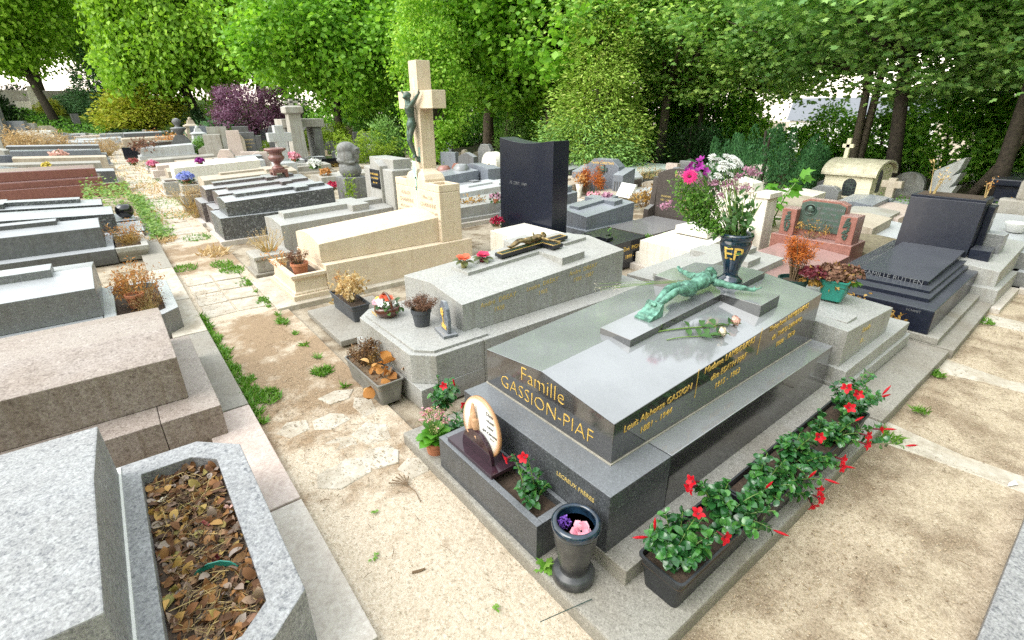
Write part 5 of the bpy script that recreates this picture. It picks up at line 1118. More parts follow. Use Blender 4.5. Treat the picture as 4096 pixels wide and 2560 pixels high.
grave('reddish brown polished tomb with a raised cross carrying the stone urn', 1.33, 3.15, 10.65, 11.3, .62, .70, 'brown_speckle', base=(.12, .06, .40), ridge=.03, cross=(.10, .9, .22, .05), group=GR)
t = thing('stone_urn', 'reddish brown stone urn on a small four legged stand on the brown tomb', 'urn', (2.72, 10.95, .74)); ux, uy = 2.72, 10.95
m = MB(t); m.box(ux-.14, ux+.14, uy-.14, uy+.14, .80, .86)
for a in (-1, 1):
    for b in (-1, 1): m.box(ux+a*.11-.03, ux+a*.11+.03, uy+b*.11-.03, uy+b*.11+.03, .71, .80)
m.build('stand', MAT['red_granite'], t, bev=.006)
lathe_part('bowl', 'red_granite', t, [(.115, 0), (.12, .025), (.10, .045), (.06, .07), (.055, .10), (.075, .13), (.13, .17), (.155, .21), (.15, .235), (.125, .26), (.12, .30), (.14, .33), (.195, .35), (.205, .375), (.195, .395), (.15, .40), (.13, .36)], ux, uy, .86, 40)
grave('tan stone tomb with a rounded foot beyond the urn tomb', 1.48, 3.3, 11.75, 12.55, .66, .73, 'tan_stone', base=(.10, .06, .30), ridge=.05, group=GR, cross=(.2, .95, .2, .04))
grave('pale concrete tomb with plain flat lid beyond the tan tomb', 1.9, 3.8, 13.1, 14.0, .42, .46, 'concrete', base=(.15, .06, .2), ridge=.0, group=GR)
grave('concrete tomb with a bright white rounded top and purple flowers', 1.32, 3.3, 15.0, 15.9, .66, .74, 'white_stone', base=(.25, .12, .34), ridge=.07, group=GR, bmat='concrete')
grave('weathered tan tomb just beyond the white topped one', 1.35, 3.0, 17.1, 18.0, .40, .46, 'tan_stone', base=(.15, .1, .2), ridge=.07, group=GR)
grave('pinkish concrete tomb with low railing posts far along the alley', 1.3, 3.4, 19.6, 20.5, .38, .44, 'pink_kerb', base=(.15, .1, .25), ridge=.04, group=GR)
grave('dark weathered tomb with a rusty plant far along the alley', 1.3, 3.4, 22.4, 23.3, .36, .42, 'weathered_granite', base=(.1, .1, .25), ridge=.04, group=GR)
grave('grey tomb with white plaque beyond the tan headstone on the right', 1.4, 3.4, 27.5, 28.5, .5, .6, 'pale_grey', base=(.1, .1, .2), ridge=.04, group=GR)
grave('brown tomb near the far end of the alley on the right', 1.5, 3.6, 32.0, 33.2, .5, .6, 'brown_granite', base=(.1, .1, .2), ridge=.04, group=GR)
grave('farthest grey tomb on the right before the hedge', 1.6, 3.6, 36.5, 37.7, .5, .6, 'slate_grey', base=(.1, .1, .2), ridge=.04, group=GR)
# two planter boxes and flowers at the foot of those tombs
for lab, x, y, w in (('weathered stone planter box of pink dried heather beside the alley', 1.45, 14.2, .5), ('pale stone planter box at the foot of the white topped tomb', 1.18, 15.1, .42), ('low stone box of dry blond grass in front of the tan tomb', 1.25, 12.4, .45)):
    t = thing('stone_planter', lab, 'planter', (x, y, 0), 0, 'stone planter boxes along the alley'); m = MB(t); m.box(x-.16, x+.25, y-w/2, y+w/2, 0, .36); m.build('body', MAT['concrete'], t, bev=.012); m = MB(t); m.box(x-.10, x+.19, y-w/2+.06, y+w/2-.06, .355, .375); m.build('soil', MAT['soil'], t)
dry_bush('dry_grass_clump', 'tall blond dry grass fanning over the edge of the alley by the tan tomb', 1.22, 12.2, .1, .62, .42, 'dry_grass', 'straw_stem', n=500, leaf=.06, nst=70, top=.7, asp=.12)
dry_bush('dry_grass_clump', 'low brown dry grass at the foot of the black speckled tombs', 1.18, 11.2, .05, .35, .25, 'dry_gold', 'straw_stem', n=300, leaf=.05, nst=40, top=.7, asp=.12)
def bloom_ball(label, x, y, z, r, mat, n=200, leafc='rose_leaf', group='bunches of flowers on the farther tombs', pot_='terracotta', ls=.03):
    t = thing('flower_bunch', label, 'flowers', (x, y, z), 0, group)
    if pot_: lathe_part('pot', pot_, t, [(r*.32, 0), (r*.5, r*.55), (r*.44, r*.56)], x, y, z, 14); z += r*.5
    d = rand_dir(n); d[:, 2] = np.abs(d[:, 2])*.9; P = np.array([x, y, z+r*.25])+d*np.array([r, r, r*.75])*rng.uniform(.75, 1.0, n)[:, None]
    add('petals', [leaves(P, rand_dir(n), d+rand_dir(n)*.5, ls*rng.uniform(.7, 1.3, n), .9, KITE)], mat, t)
    k = 60; d = rand_dir(k); P = np.array([x, y, z])+d*r*.6; P[:, 2] = np.maximum(P[:, 2], z-.02); add('leaves', [leaves(P, d, rand_dir(k)+np.array([0, 0, 1]), r*.55, .4, KITE)], leafc, t)
    return t
bloom_ball('round bunch of blue flowers at the foot of the white topped tomb', 1.45, 14.25, .36, .18, 'blue_petal', 320, ls=.06)
bloom_ball('bunch of pink flowers beside the alley before the pale tomb', *at(153.4, 167.5, .3), .14, 'fluo_pink', 200, ls=.07)
bloom_ball('bunch of dark red flowers standing on the alley edge', *at(134.3, 165, .05), .17, 'wilted_red', 200, ls=.07)
bloom_ball('small pot of purple flowers on the white topped tomb', *at(200, 164, .80), .09, 'purple_petal', 120, ls=.05)
bloom_ball('pink flowers lying on the low brown border left of the alley', *at(60, 157.5, .5), .24, 'blush_petal', 260, ls=.09, pot_=None)
bloom_ball('tiny yellow and violet flowers on the rough concrete tomb', *at(46.5, 166, .55), .09, 'yellow_petal', 120, ls=.06, pot_=None)
bloom_ball('bunch of white and green artificial tulips in a dark pot', *at(315.8, 169, .35), .18, 'white_petal', 160, 'bouquet_leaf', ls=.09, pot_='dark_green_plastic')
bloom_ball('pink and white artificial roses behind the white cross', *at(294, 162, .35), .20, 'pink_petal', 200, ls=.09)
bloom_ball('crimson flowers in a brown pot behind the black speckled tomb', *at(333, 190, .30), .12, 'crimson_glaze', 160, ls=.05)
bloom_ball('rusty orange dried flowers behind the white cross base', *at(325.5, 174.5, .3), .16, 'dry_orange', 160, 'dry_gold', ls=.06, pot_=None)
bloom_ball('small pot of violet flowers on the pale flat tomb left of the black slab', *at(496, 203, .40), .12, 'mauve_petal', 160, ls=.035)
bloom_ball('crimson glazed flower bunch on the white tomb beside the black slab', *at(497, 226, .38), .09, 'crimson_glaze', 120, ls=.04)
bloom_ball('violet glazed flower on the blue granite cross tomb', *at(606.5, 199, .52), .09, 'mauve_petal', 120, ls=.05, pot_=None)
bloom_ball('pink and white glazed flowers at the foot of the blue ornate headstone', *at(593, 198.5, .2), .16, 'pink_petal', 120, ls=.05, pot_=None)

# ================================================================== second row: behind the front tombs
G2 = 'tombs of the second row'
grave('plain white stone tomb in front of the tall black slab', 3.72, 4.30, 4.30, 5.15, .47, .49, 'white_stone', base=None, ridge=0, group=G2)
XB = 4.36; T = thing('tall_headstone', 'tall polished black slab headstone with a concave top', 'headstone', (XB, 5.2, 0), 0, 'tall black headstones')
pr_ = [(4.67, 0), (5.76, 0), (5.76, 1.565)]+[(5.76-1.09*u, 1.565-.055*math.sin(math.pi*u)) for u in np.linspace(.1, .9, 9)]+[(4.67, 1.555)]
m = MB(T); m.extx(pr_, XB, XB+.27); m.build('slab', MAT['navy_granite'], T, bev=.004)
words([('75 CENT. 1949', .058, 0, 0)], MAT['silver_letters'], T, (XB-.002, 5.36, .985), (0, -1, 0), (0, 0, 1), .001)
T = grave('low black polished tomb with a gilt name on its end, below the tall black slab', 4.1, 5.36, 3.92, 4.6, .33, .37, 'black_granite', base=None, ridge=.0, group=G2)
words([('Zoé  PIGNOL', .075, 0, 0), ('1899 - 1991', .07, 0, -.11)], MAT['gold'], T, (5.13, 3.9185, .26), (1, 0, .02), (0, 0, 1), .001)
m = MB(T); crossprism(m, 4.35, 4.98, 4.2, 4.32, 4.75, 4.87, 4.06, 4.46, lambda x: .405, .04); m.build('lying_cross', MAT['black_granite'], T, bev=.004)
grave('blue grey granite tomb with a long raised cross in front of the ornate headstone', 5.56, 6.68, 5.18, 6.0, .40, .50, 'blue_granite', base=(.06, .06, .2), ridge=.04, cross=(.12, .96, .2, .05), group=G2)
grave('blue grey granite tomb half hidden behind the tall black slab', 5.6, 6.7, 6.5, 7.3, .42, .52, 'blue_granite', base=(.06, .06, .2), ridge=.04, cross=(.2, .96, .3, .08), group=G2)
T = grave('brown granite tomb with a dark curved family headstone in the second row', 5.95, 7.12, 4.30, 5.10, .215, .235, 'brown_granite', base=(.12, .12, .12), ridge=0, group=G2)
m = MB(T); m.extx([(4.36+y, z) for y, z in ((0, .2), (.80, .2), (.80, .93))]+[(4.36+.80*(1-u), .93+.10*math.sin(math.pi*u)) for u in np.linspace(.06, .94, 11)]+[(4.36, .93)], 7.22, 7.42); m.build('headstone', MAT['brown_granite'], T, bev=.006)
for a in (5.165, 4.26): m = MB(T); m.exty([(7.05, .1), (7.45, .1), (7.45, .86), (7.24, .86), (7.20, .40), (7.05, .34)], a, a+.095); m.build('side_wing', MAT['brown_granite'], T, bev=.006)
words([('FAMILLE', .105, .12, .26), ('HOGARDITCH', .05, .22, .0), ('MAVIAN', .055, .22, -.065), ('1890 - 1968', .05, .22, -.13), ('MAVIAN', .055, .22, -.25), ('1896 - 1983', .05, .22, -.315), ('MAVIAN', .05, -.2, -.10), ('1921 - 2001', .045, -.2, -.16)], MAT['faded_gold'], T, (7.218, 4.76, .66), (0, -1, 0), (0, 0, 1), .001)
T = grave('white stone tomb with stepped lid and a lettered white headstone', 5.15, 6.62, 3.12, 3.85, .36, .42, 'white_stone', base=(.0, .05, .2), ridge=.0, group=G2)
m = MB(T); m.box(5.7, 6.62, 3.25, 3.72, .40, .50); m.build('lid_step', MAT['white_stone'], T, bev=.006)
m = MB(T); m.extx([(3.02, 0), (3.90, 0), (3.90, .86), (3.74, .86), (3.72, .99), (3.5, 1.04), (3.26, .99), (3.22, .86), (3.02, .86)], 6.64, 6.92); m.build('headstone', MAT['white_stone'], T, bev=.012)
m = MB(T); m.box(6.62, 6.95, 2.99, 3.21, .82, .89); m.build('shoulder', MAT['white_stone'], T, bev=.008)
words([('Famille', .085, .0, .27, .2), ('TH.BIEDERT', .085, .0, .15), ('Ernest BIEDERT', .066, -.10, -.05), ('1880 - 1952', .055, -.10, -.13), ('Marie BIEDERT', .066, -.10, -.23), ('née VASSET', .048, -.10, -.30), ('1886 - 1968', .055, -.10, -.37)], MAT['engraving'], T, (6.638, 3.42, .70), (0, -1, 0), (0, 0, 1), .0008)
grave('low light grey granite tomb with a broad raised cross just behind the dark tomb', 3.98, 5.6, 2.25, 3.10, .33, .39, 'light_granite', base=(.05, .05, .1), ridge=.02, cross=(.02, .97, .26, .06), group=G2)
T = grave('rose granite tomb with a bronze portrait headstone between two pillars', 4.65, 6.55, 1.92, 2.74, .27, .31, 'rose_granite', base=(.1, .06, .06), ridge=.03, group=G2)
rg_ = MAT['rose_granite']
m = MB(T); m.box(6.56, 7.0, 1.93, 2.86, 0, .42); m.build('headstone_base', rg_, T, bev=.008)
for a in (1.955, 2.62): m = MB(T); m.box(6.60, 6.84, a, a+.17, .42, .745); m.build('pillar', rg_, T, bev=.006)
m = MB(T); m.extx([(2.12, .42), (2.63, .42), (2.63, .84), (2.55, .875), (2.2, .875), (2.12, .84)], 6.72, 6.84); m.build('headstone', rg_, T, bev=.006)
m = MB(T); m.extx([(2.13, .50), (2.62, .50), (2.62, .82), (2.54, .85), (2.21, .85), (2.13, .82)], 6.700, 6.719); m.build('bronze_panel', MAT['dark_bronze'], T, bev=.003)
m = MB(T); m.lathe([(.075, 0), (.075, .008), (.065, .012), (.062, .006), (.01, .008)], 0, 0, 0, 24); m.xf(m.bm.verts, Matrix.Translation((6.70, 2.51, .745)) @ Matrix.Rotation(RAD(-90), 4, 'Y'))
m.ell((6.690, 2.51, .75), (.016, .034, .046)); m.ell((6.692, 2.475, .745), (.010, .012, .010)); m.ell((6.692, 2.51, .70), (.012, .035, .018)); m.build('portrait_medallion', MAT['dark_bronze'], T, smooth=True)
words([('Edgar DOUILLARD', .044, 0, .08), ('1891 - 1963', .038, 0, .02), ('PAR SES COLLEGUES', .030, .0, -.05), ('MARTYR DE LA DEPORTATION', .026, .0, -.11), ('ET AMIS', .028, 0, -.16)], MAT['silver_letters'], T, (6.699, 2.31, .70), (0, -1, 0), (0, 0, 1), .001)
for yc in (2.04, 2.705):
    m = MB(T)
    for k in range(60): z = rnd.uniform(.47, .72); w = .035*math.sin((z-.45)/.29*math.pi)**.7; m.ell((6.594, yc+rnd.uniform(-w, w), z), (.012, .012, .013), None, 6, 4)
    m.build('bronze_garland', MAT['dark_bronze'], T)
dry_bush('dried_flowers', 'dried yellow and purple flowers in front of the bronze panel of the rose tomb', 6.62, 2.42, .42, .26, .2, 'dry_gold', n=200, leaf=.03, nst=16)
t = thing('stone_cube', 'small white cube lying on the rose granite lid', 'stone', tuple(at(775.5, 264.5, .31))); p = np.array(t.location); m = MB(t); m.box(p[0]-.03, p[0]+.03, p[1]-.03, p[1]+.03, p[2], p[2]+.05); m.build('cube', MAT['white_stone'], t, bev=.008)
T = grave('pale granite tomb with faint gilt lettering back to back with the dark tomb', 4.44, 3.53, .93, 1.95, .50, .56, 'light_granite', head=-1, base=None, ridge=.03, group=G2)
m = MB(T); m.box(3.49, 4.86, .85, 2.05, .09, .19); m.box(3.50, 4.80, .87, 2.02, 0, .30); m.build('base', lg, T, bev=.006)
m = MB(T); m.box(3.46, 5.02, .60, 2.2, -.05, .075); m.build('kerb_slab', MAT['weathered_granite'], T, bev=.01)
m = MB(T); crossprism(m, 4.36, 3.56, 1.35, 1.58, 3.86, 3.68, .99, 1.9, lambda x: .565, .06); m.build('relief_cross', lg, T, bev=.004)
words([('Famille', .06, -.15, .05, .2), ('19 . .', .055, -.15, -.04, .2)], MAT['faded_gold'], T, (4.05, .929, .42), (1, 0, -.06), (.06, 0, 1), .0008)
trough('plant_trough', 'bright green plastic trough of fading hydrangeas on the pale tomb', 4.02, 4.36, 1.17, 1.36, .56, .16, 'green_plastic', rz=RAD(10), group='plastic pots on the pale tomb')
t = pot('flower_pot', 'dark green plastic pot behind the bright green trough', 3.98, 1.50, .56, .13, .11, 'dark_green_plastic', group='plastic pots on the pale tomb')
dry_bush('rust_cypress', 'feathery rust red dead cypress in the dark green pot', 3.99, 1.50, .67, .46, .12, 'rust_cypress', n=2200, leaf=.026, asp=.22, nst=24, top=.9, curl=0)
bloom_ball('fading russet hydrangea heads in the bright green trough', 4.12, 1.28, .70, .13, 'dry_russet', 700, 'dry_gold', pot_=None, ls=.026)
bloom_ball('dark purple withered hydrangea head at the left of the green trough', 4.0, 1.38, .72, .09, 'deep_red_leaf', 400, 'dry_gold', pot_=None, ls=.024)
bloom_ball('green and russet hydrangea head at the right of the green trough', 4.26, 1.22, .70, .10, 'dry_russet', 260, 'weed_leaf', pot_=None, ls=.03)
dry_bush('dried_wreath', 'golden dried garland hanging between the pale tomb and the navy tomb', 4.78, 1.28, .12, .36, .16, 'dry_gold', n=420, leaf=.045, asp=.45, nst=20, top=1.0)
dry_bush('dried_wreath', 'second golden dried garland lying lower beside the pale tomb', 4.92, 1.05, .10, .24, .14, 'dry_gold', n=380, leaf=.042, asp=.45, nst=18, top=1.0)
# navy tomb
T = thing('tomb', 'dark navy polished tomb with stepped plinth and a tall planter headstone', 'tomb', (5.07, .78, 0), RAD(1.27), G2); ng = MAT['navy_granite']
m = MB(); m.box(-.02, 2.9, -.20, 1.2, -.05, .075); m.build('kerb_slab', MAT['weathered_granite'], T, bev=.008)
m = MB(); m.box(-.02, 2.8, -.085, 1.1, .075, .135); m.build('step', MAT['weathered_granite'], T, bev=.006)
m = MB(); m.box(0, 2.6, 0, .98, .135, .350); m.build('plinth', ng, T, bev=.012)
m = MB(); m.box(.20, 2.0, .09, .85, .350, .385); m.build('tier', ng, T, bev=.004)
m = MB(); m.box(.36, 2.0, .13, .80, .385, .410); m.build('tier', ng, T, bev=.004)
m = MB(); m.loft([[(.52, .19, .410), (1.9, .19, .410), (1.9, .725, .410), (.52, .725, .410)], [(.51, .18, .452), (1.9, .18, .49), (1.9, .735, .49), (.51, .735, .452)]]); m.build('lid', ng, T, bev=.004)
words([('FAMILLE RUTTEN', .062, .0, 0)], MAT['silver_letters'], T, parent_loc(T)+Matrix.Rotation(RAD(1.27), 3, 'Z') @ Vector((.507, .455, .427)), Matrix.Rotation(RAD(1.27), 3, 'Z') @ Vector((0, -1, 0)), (0, 0, 1), .0008)
words([('SCHMIT', .03, .0, 0)], MAT['silver_letters'], T, parent_loc(T)+Matrix.Rotation(RAD(1.27), 3, 'Z') @ Vector((-.002, .14, .315)), Matrix.Rotation(RAD(1.27), 3, 'Z') @ Vector((0, -1, 0)), (0, 0, 1), .0008)
m = MB(); hs = [(1.88, .42), (2.30, .42), (2.355, .985), (1.945, .985)]; m.exty(hs, .16, .80); m.build('headstone', ng, T, bev=.004)
m = MB(); m.box(1.95, 2.355, .16, .80, .985, 1.01); m.build('planter_rim', ng, T, bev=.003)
m = MB(); m.box(1.99, 2.32, .20, .76, 1.0, 1.014); m.build('soil', MAT['soil'], T)
m = MB(); m.box(2.16, 2.36, .10, .158, .42, .93); m.build('side_pillar', ng, T, bev=.006)
m = MB(); m.box(1.9, 2.15, -.02, .15, .35, .52); m.build('block', ng, T, bev=.006)
P0 = np.array([5.07+2.1, .78+.6, 1.01])
dry_bush('dead_stalks', 'tall bent dead stalks at the left end of the navy headstone planter', P0[0], P0[1]+.10, 1.01, .46, .10, 'dry_cream', 'straw_stem', n=46, leaf=.035, nst=5, top=.9)
dry_bush('dead_stalks', 'short dead stalks at the right end of the navy headstone planter', P0[0]+.08, P0[1]-.34, 1.01, .26, .06, 'dry_orange', 'straw_stem', n=26, leaf=.028, nst=4, top=.9)
# tombs beyond the navy one, at the right edge
T = grave('pale granite tomb with a short grey side pillar behind the navy tomb', 6.75, 8.0, .66, 1.55, .38, .48, 'light_granite', base=(.1, .05, .22), ridge=.03, group=G2)
m = MB(T); m.box(7.3, 7.5, .78, .96, .2, hz(7.3, .87, 234)); m.build('side_pillar', MAT['grey_granite'], T, bev=.006)
T = grave('grey polished tomb with pale lid and rough stone cross at the right edge', 7.75, 9.6, .55, 1.5, .40, .52, 'grey_granite', base=(.12, .06, .22), ridge=.02, group=G2)
m = MB(T); m.box(9.7, 9.9, .72, 1.25, .3, .72); m.box(9.7, 9.9, .88, 1.08, .72, .98); m.build('rough_cross', MAT['weathered_granite'], T, bev=.03, rough=.02)
t = thing('flower_bowl', 'white bowl of withered plants on the grey tomb at the right edge', 'bowl', (8.6, .86, .48)); lathe_part('bowl', 'white_glaze', t, [(.08, 0), (.11, .10), (.12, .11), (.10, .11), (.09, .06)], 8.6, .86, .48, 24)
dry_bush('dried_flowers', 'yellow dried flowers behind the rough stone cross', 10.6, 1.12, .2, .6, .12, 'dry_gold', n=120, leaf=.07, nst=6)
T = thing('tomb_edge', 'pale blue granite kerb corner at the lower right edge of the picture', 'kerb', (2.3, -.5, 0)); m = MB(T); m.box(2.05, 6.0, -1.2, -.115, -.03, .07); m.build('slab', MAT['blue_white_granite'], T, bev=.006)
# ================================================================== farther headstones and statues
def U(px, py): return at(px, py, 0)[:2]
st = standing
st('headstone', 'small glossy black headstone standing at the alley edge far off', 132.8, 159.7, 147.3, .55, .12, 'black_granite')
st('headstone', 'wide brown granite headstone beside the glossy black one', 145, 158, 145.2, 1.0, .5, 'pink_granite', 'bow')
st('headstone', 'small brown stone block with a pot of twigs before the wide brown headstone', 144.5, 158.5, 152, .4, .4, 'brown_granite')
t, x, y, h = st('headstone', 'dark grey shouldered headstone with an urn finial on the right of the alley', 185, 155.5, 134.8, 1.25, .22, 'slate_grey', 'curvy')
lathe_part('finial', 'slate_grey', t, [(.06, 0), (.12, .08), (.16, .16), (.32, .30), (.34, .36), (.30, .38), (.14, .40), (.10, .48), (.18, .58), (.2, .66), (.14, .76), (.02, .8)], x, y, h-.06, 24)
def obelisk(label, px, py, pyt, w, mat, cross=False):
    x, y = U(px, py); h = hz(x, y, pyt); t = thing('obelisk', label, 'monument', (x, y, 0), RAD(4), 'tall monuments beyond the tombs')
    m = MB(t); m.box(x-w*.9, x+w*.9, y-w*.9, y+w*.9, 0, h*.30); m.build('pedestal', MAT[mat], t, bev=.02)
    m = MB(t); a = w*.62; m.loft([[(x+sx*b, y+sy*b, z) for sx, sy in ((-1, -1), (1, -1), (1, 1), (-1, 1))] for b, z in ((a*1.15, h*.30), (a*1.15, h*.36), (a, h*.38), (a*.72, h*.72), (a*.9, h*.74), (a*.9, h*.77), (a*.45, h*.82), (a*.32, h*.93))]); m.build('shaft', MAT[mat], t, bev=.01)
    m = MB(t)
    if cross: m.box(x-.05, x+.05, y-.06, y+.06, h*.92, h); m.box(x-.05, x+.05, y-.17, y+.17, h*.95, h*.975)
    else: m.ell((x, y, h*.96), .09, None, 12, 8)
    m.build('finial', MAT[mat], t, bev=.006)
obelisk('tall weathered white obelisk with a brown pedestal beside the urn headstone', 197.5, 151.5, 117.5, .62, 'tan_stone')
obelisk('shorter grey lantern topped obelisk right of the white one', 203.7, 156, 126.3, .56, 'pale_grey')
st('headstone', 'low rough hewn grey rock headstone beside the lantern obelisk', 212.5, 159, 146, .9, .35, 'weathered_granite', 'cham')
st('headstone', 'tall plain weathered concrete slab headstone', 218, 162.2, 134.4, .62, .45, 'concrete')
st('headstone', 'pinkish stone headstone with a sloping top in front of the tall concrete slab', 229.8, 171.2, 149.5, .50, .45, 'pink_kerb', 'cham')
t, x, y, h = st('headstone', 'grey headstone with fluted wings and gilt lettering in front of the purple tree', 249.7, 159, 132.2, .75, .2, 'slate_grey', text=[('A LA MEMOIRE', .09, 0, 0), ('DE NOS PARENTS', .08, 0, -.15), ('REGRETTES', .08, 0, -.30)])
m = MB(); m.box(-.08, .16, -.62, -.375, 0, h*.86); m.build('wing', MAT['slate_grey'], t, bev=.01); m = MB(); m.box(-.08, .16, .375, .62, 0, h*.86); m.build('wing', MAT['slate_grey'], t, bev=.01)
st('headstone', 'narrow pinkish headstone in front of the gilt lettered one', 253, 167.5, 151.6, .62, .25, 'pink_kerb')
t, x, y, h = st('headstone', 'small brick pillar with a cross by the hedge', 148.5, 145.5, 138, .45, .45, 'pink_kerb'); m = MB(t); m.box(x-.1, x+.1, y-.15, y+.15, h, h+.5); m.build('cross', MAT['concrete'], t, bev=.01)
def stone_cross(label, px, py, pyt, w, mat, block=.33, tx=.22, rz=0):
    x, y = U(px, py); h = hz(x, y, pyt); t = thing('stone_cross', label, 'cross', (x, y, 0), rz, 'stone crosses beyond the near tombs')
    m = MB(t); b = w*1.15; m.loft([[(x+sx*a, y+sy*a*1.2, z) for sx, sy in ((-1, -1), (1, -1), (1, 1), (-1, 1))] for a, z in ((b, 0), (b*.95, h*block*.9), (w*.75, h*block))]); m.build('pedestal', MAT[mat], t, bev=.01)
    m = MB(t); a = w*.5; m.box(x-a, x+a, y-a, y+a, h*block-.02, h); (m.box(x-a*2.6, x+a*2.6, y-a*1.01, y+a*1.01, h*(1-tx)-a, h*(1-tx)+a) if px < 350 else m.box(x-a*1.01, x+a*1.01, y-a*2.6, y+a*2.6, h*(1-tx)-a, h*(1-tx)+a)); m.build('cross', MAT[mat], t, bev=.012)
stone_cross('pale stone cross on a block behind the reddish urn', 286.5, 177.5, 125.3, .26, 'pale_grey')
stone_cross('small pale cross far behind the reddish urn', 273.5, 154, 142, .22, 'pale_grey')
st('headstone', 'low white curved headstone behind the rim of the urn', 268.5, 152.5, 144.2, 1.6, .3, 'white_stone', 'bow')
st('headstone', 'dark tablet leaning before the low white headstone', 270.5, 151.5, 146, .5, .12, 'blue_granite')
st('headstone', 'pinkish headstone with a white framed slanted top left of the urn', 258.5, 168, 152, .8, .3, 'pink_kerb', 'wave')
# open stone monument with two side walls, a lintel and a tall column bearing a cross
x, y = U(306, 163); t = thing('stone_monument', 'open grey stone monument of pillars and a lintel with a cross topped column', 'monument', (x, y, 0), 0, 'tall monuments beyond the tombs'); hl = hz(x, y, 118.8); sm_ = MAT['concrete']
for dy in (-.52, .52):
    m = MB(t); m.loft([[(x+dy+sx*.17, y+sy*.42, z) for sx, sy in ((-1, -1), (1, -1), (1, 1), (-1, 1))] for z in (0, hl-.3)]); m.build('wall', MAT['statue_stone'], t, bev=.02)
m = MB(t); m.box(x-.80, x+.80, y-.5, y+.5, hl-.30, hl); m.build('lintel', sm_, t, bev=.02)
m = MB(t); m.box(x-.33, x+.33, y-.40, y+.40, 0, .25); m.build('step', sm_, t, bev=.02)
xx, yy = x-.42, y-.75; hc = hz(xx, yy, 107); m = MB(t); m.loft([[(xx+sx*a, yy+sy*a, z) for sx, sy in ((-1, -1), (1, -1), (1, 1), (-1, 1))] for a, z in ((.27, 0), (.22, hc-.25), (.32, hc-.2), (.32, hc), (.2, hc+.05))]); m.build('column', MAT['concrete'], t, bev=.015)
ht = hz(xx, yy, 99); m = MB(t); m.box(xx-.07, xx+.07, yy-.07, yy+.07, hc, ht); m.box(xx-.25, xx+.25, yy-.07, yy+.07, hc+(ht-hc)*.5, hc+(ht-hc)*.75); m.build('cross', sm_, t, bev=.01)
x, y = U(319.5, 157); h = hz(x, y, 137.5); t = thing('statue', 'beige sculpture of joined hands beside the open stone monument', 'statue', (x, y, 0)); m = MB(t)
m.box(x-.3, x+.3, y-.3, y+.3, 0, h*.35); m.build('pedestal', MAT['limestone'], t, bev=.02)
m = MB(t)
for k in range(4): m.tube([(x-.05+.03*k, y+.25-.16*k, h*.33), (x-.05, y+.18-.14*k, h*.6), (x, y+.10-.08*k, h*(.98-.05*k))], [.13, .12, .06], 8)
fuse(m, 'hands', MAT['limestone'], t, .04, 3)
st('headstone', 'black arched headstone, left one of two under the tree', 324.8, 154, 142.7, .75, .16, 'black_granite', 'arch')
st('headstone', 'dark grey arched headstone, right one of two under the tree', 333.3, 154, 141, .75, .16, 'slate_grey', 'arch')
x, y = U(330, 165.5); t = thing('tomb', 'black table tomb on short columns with gilt lettering', 'tomb', (x, y, 0), 0, 'tombs of the second row'); h = hz(x, y, 157); m = MB(t); m.box(x-.9, x+.7, y-.6, y+.5, h-.12, h); m.build('top', MAT['black_granite'], t, bev=.01)
m = MB(t); m.box(x-.75, x+.6, y-.45, y+.4, 0, h-.12); m.build('chest', MAT['brown_granite'], t, bev=.01)
for a, b in ((-.84, -.54), (.64, -.54), (-.84, .44), (.64, .44)): m = MB(t); m.lathe([(.05, 0), (.05, h-.12)], x+a, y+b, 0, 12); m.build('column', MAT['black_granite'], t, smooth=True)
words([('REGRETS', .16, 0, .1), ('ETERNELS', .16, 0, -.1)], MAT['gold'], t, (x-.1, y-.46, h*.45), (1, 0, 0), (0, 0, 1), .002)
t, x, y, h = st('headstone', 'dark headstone with two oval portraits beside the table tomb', 342.5, 163.7, 149.2, .72, .16, 'slate_grey', 'peak')
m = MB(); m.ell((-.09, .14, h*.62), (.012, .09, .12)); m.build('portrait', MAT['white_glaze'], t, smooth=True); m = MB(); m.ell((-.09, -.12, h*.62), (.012, .11, .13)); m.build('portrait', MAT['white_glaze'], t, smooth=True)
# large stone head on a pillar
x, y = 4.02, 10.5; t = thing('statue', 'large grey stone head of a woman with thick hair on a tall square pillar', 'statue', (x, y, 0)); zt = hz(x, y, 176.3); zh = hz(x, y, 141); H = zh-zt; ss = MAT['statue_stone']
m = MB(t); m.loft([[(x+sx*a, y+sy*a, z) for sx, sy in ((-1, -1), (1, -1), (1, 1), (-1, 1))] for a, z in ((.235, 0), (.255, zt))]); m.build('pillar', ss, t, bev=.012)
m = MB(t); f = np.array([.72, -.69, 0]); g = np.array([.69, .72, 0]); c = np.array([x, y, zt]); e = lambda a, b, z, r: m.ell(tuple(c+f*a+g*b+np.array([0, 0, z*H])), r, Matrix.Rotation(math.atan2(f[1], f[0]), 3, 'Z'), 18, 12)
e(0, 0, .18, (.23, .23, .24*H)); e(-.02, 0, .30, (.21, .2, .12*H)); e(-.04, 0, .47, (.22, .2, .13*H)); e(-.03, 0, .78, (.20, .18, .21*H)); e(-.05, 0, .62, (.18, .17, .18*H)); e(.10, 0, .72, (.13, .12, .17*H)); e(.12, 0, .60, (.10, .09, .10*H))
e(.235, 0, .69, (.028, .022, .045*H)); e(.20, 0, .595, (.03, .04, .016*H)); e(.20, 0, .57, (.032, .036, .016*H)); e(.185, 0, .52, (.04, .045, .03*H)); e(.205, 0, .79, (.04, .10, .03*H))
for s_ in (-1, 1): e(.185, s_*.055, .735, (.03, .03, .02*H)); e(-.0, s_*.13, .55, (.14, .07, .22*H)); e(.04, s_*.12, .42, (.13, .08, .07*H))
fuse(m, 'head', ss, t, .016, 3)
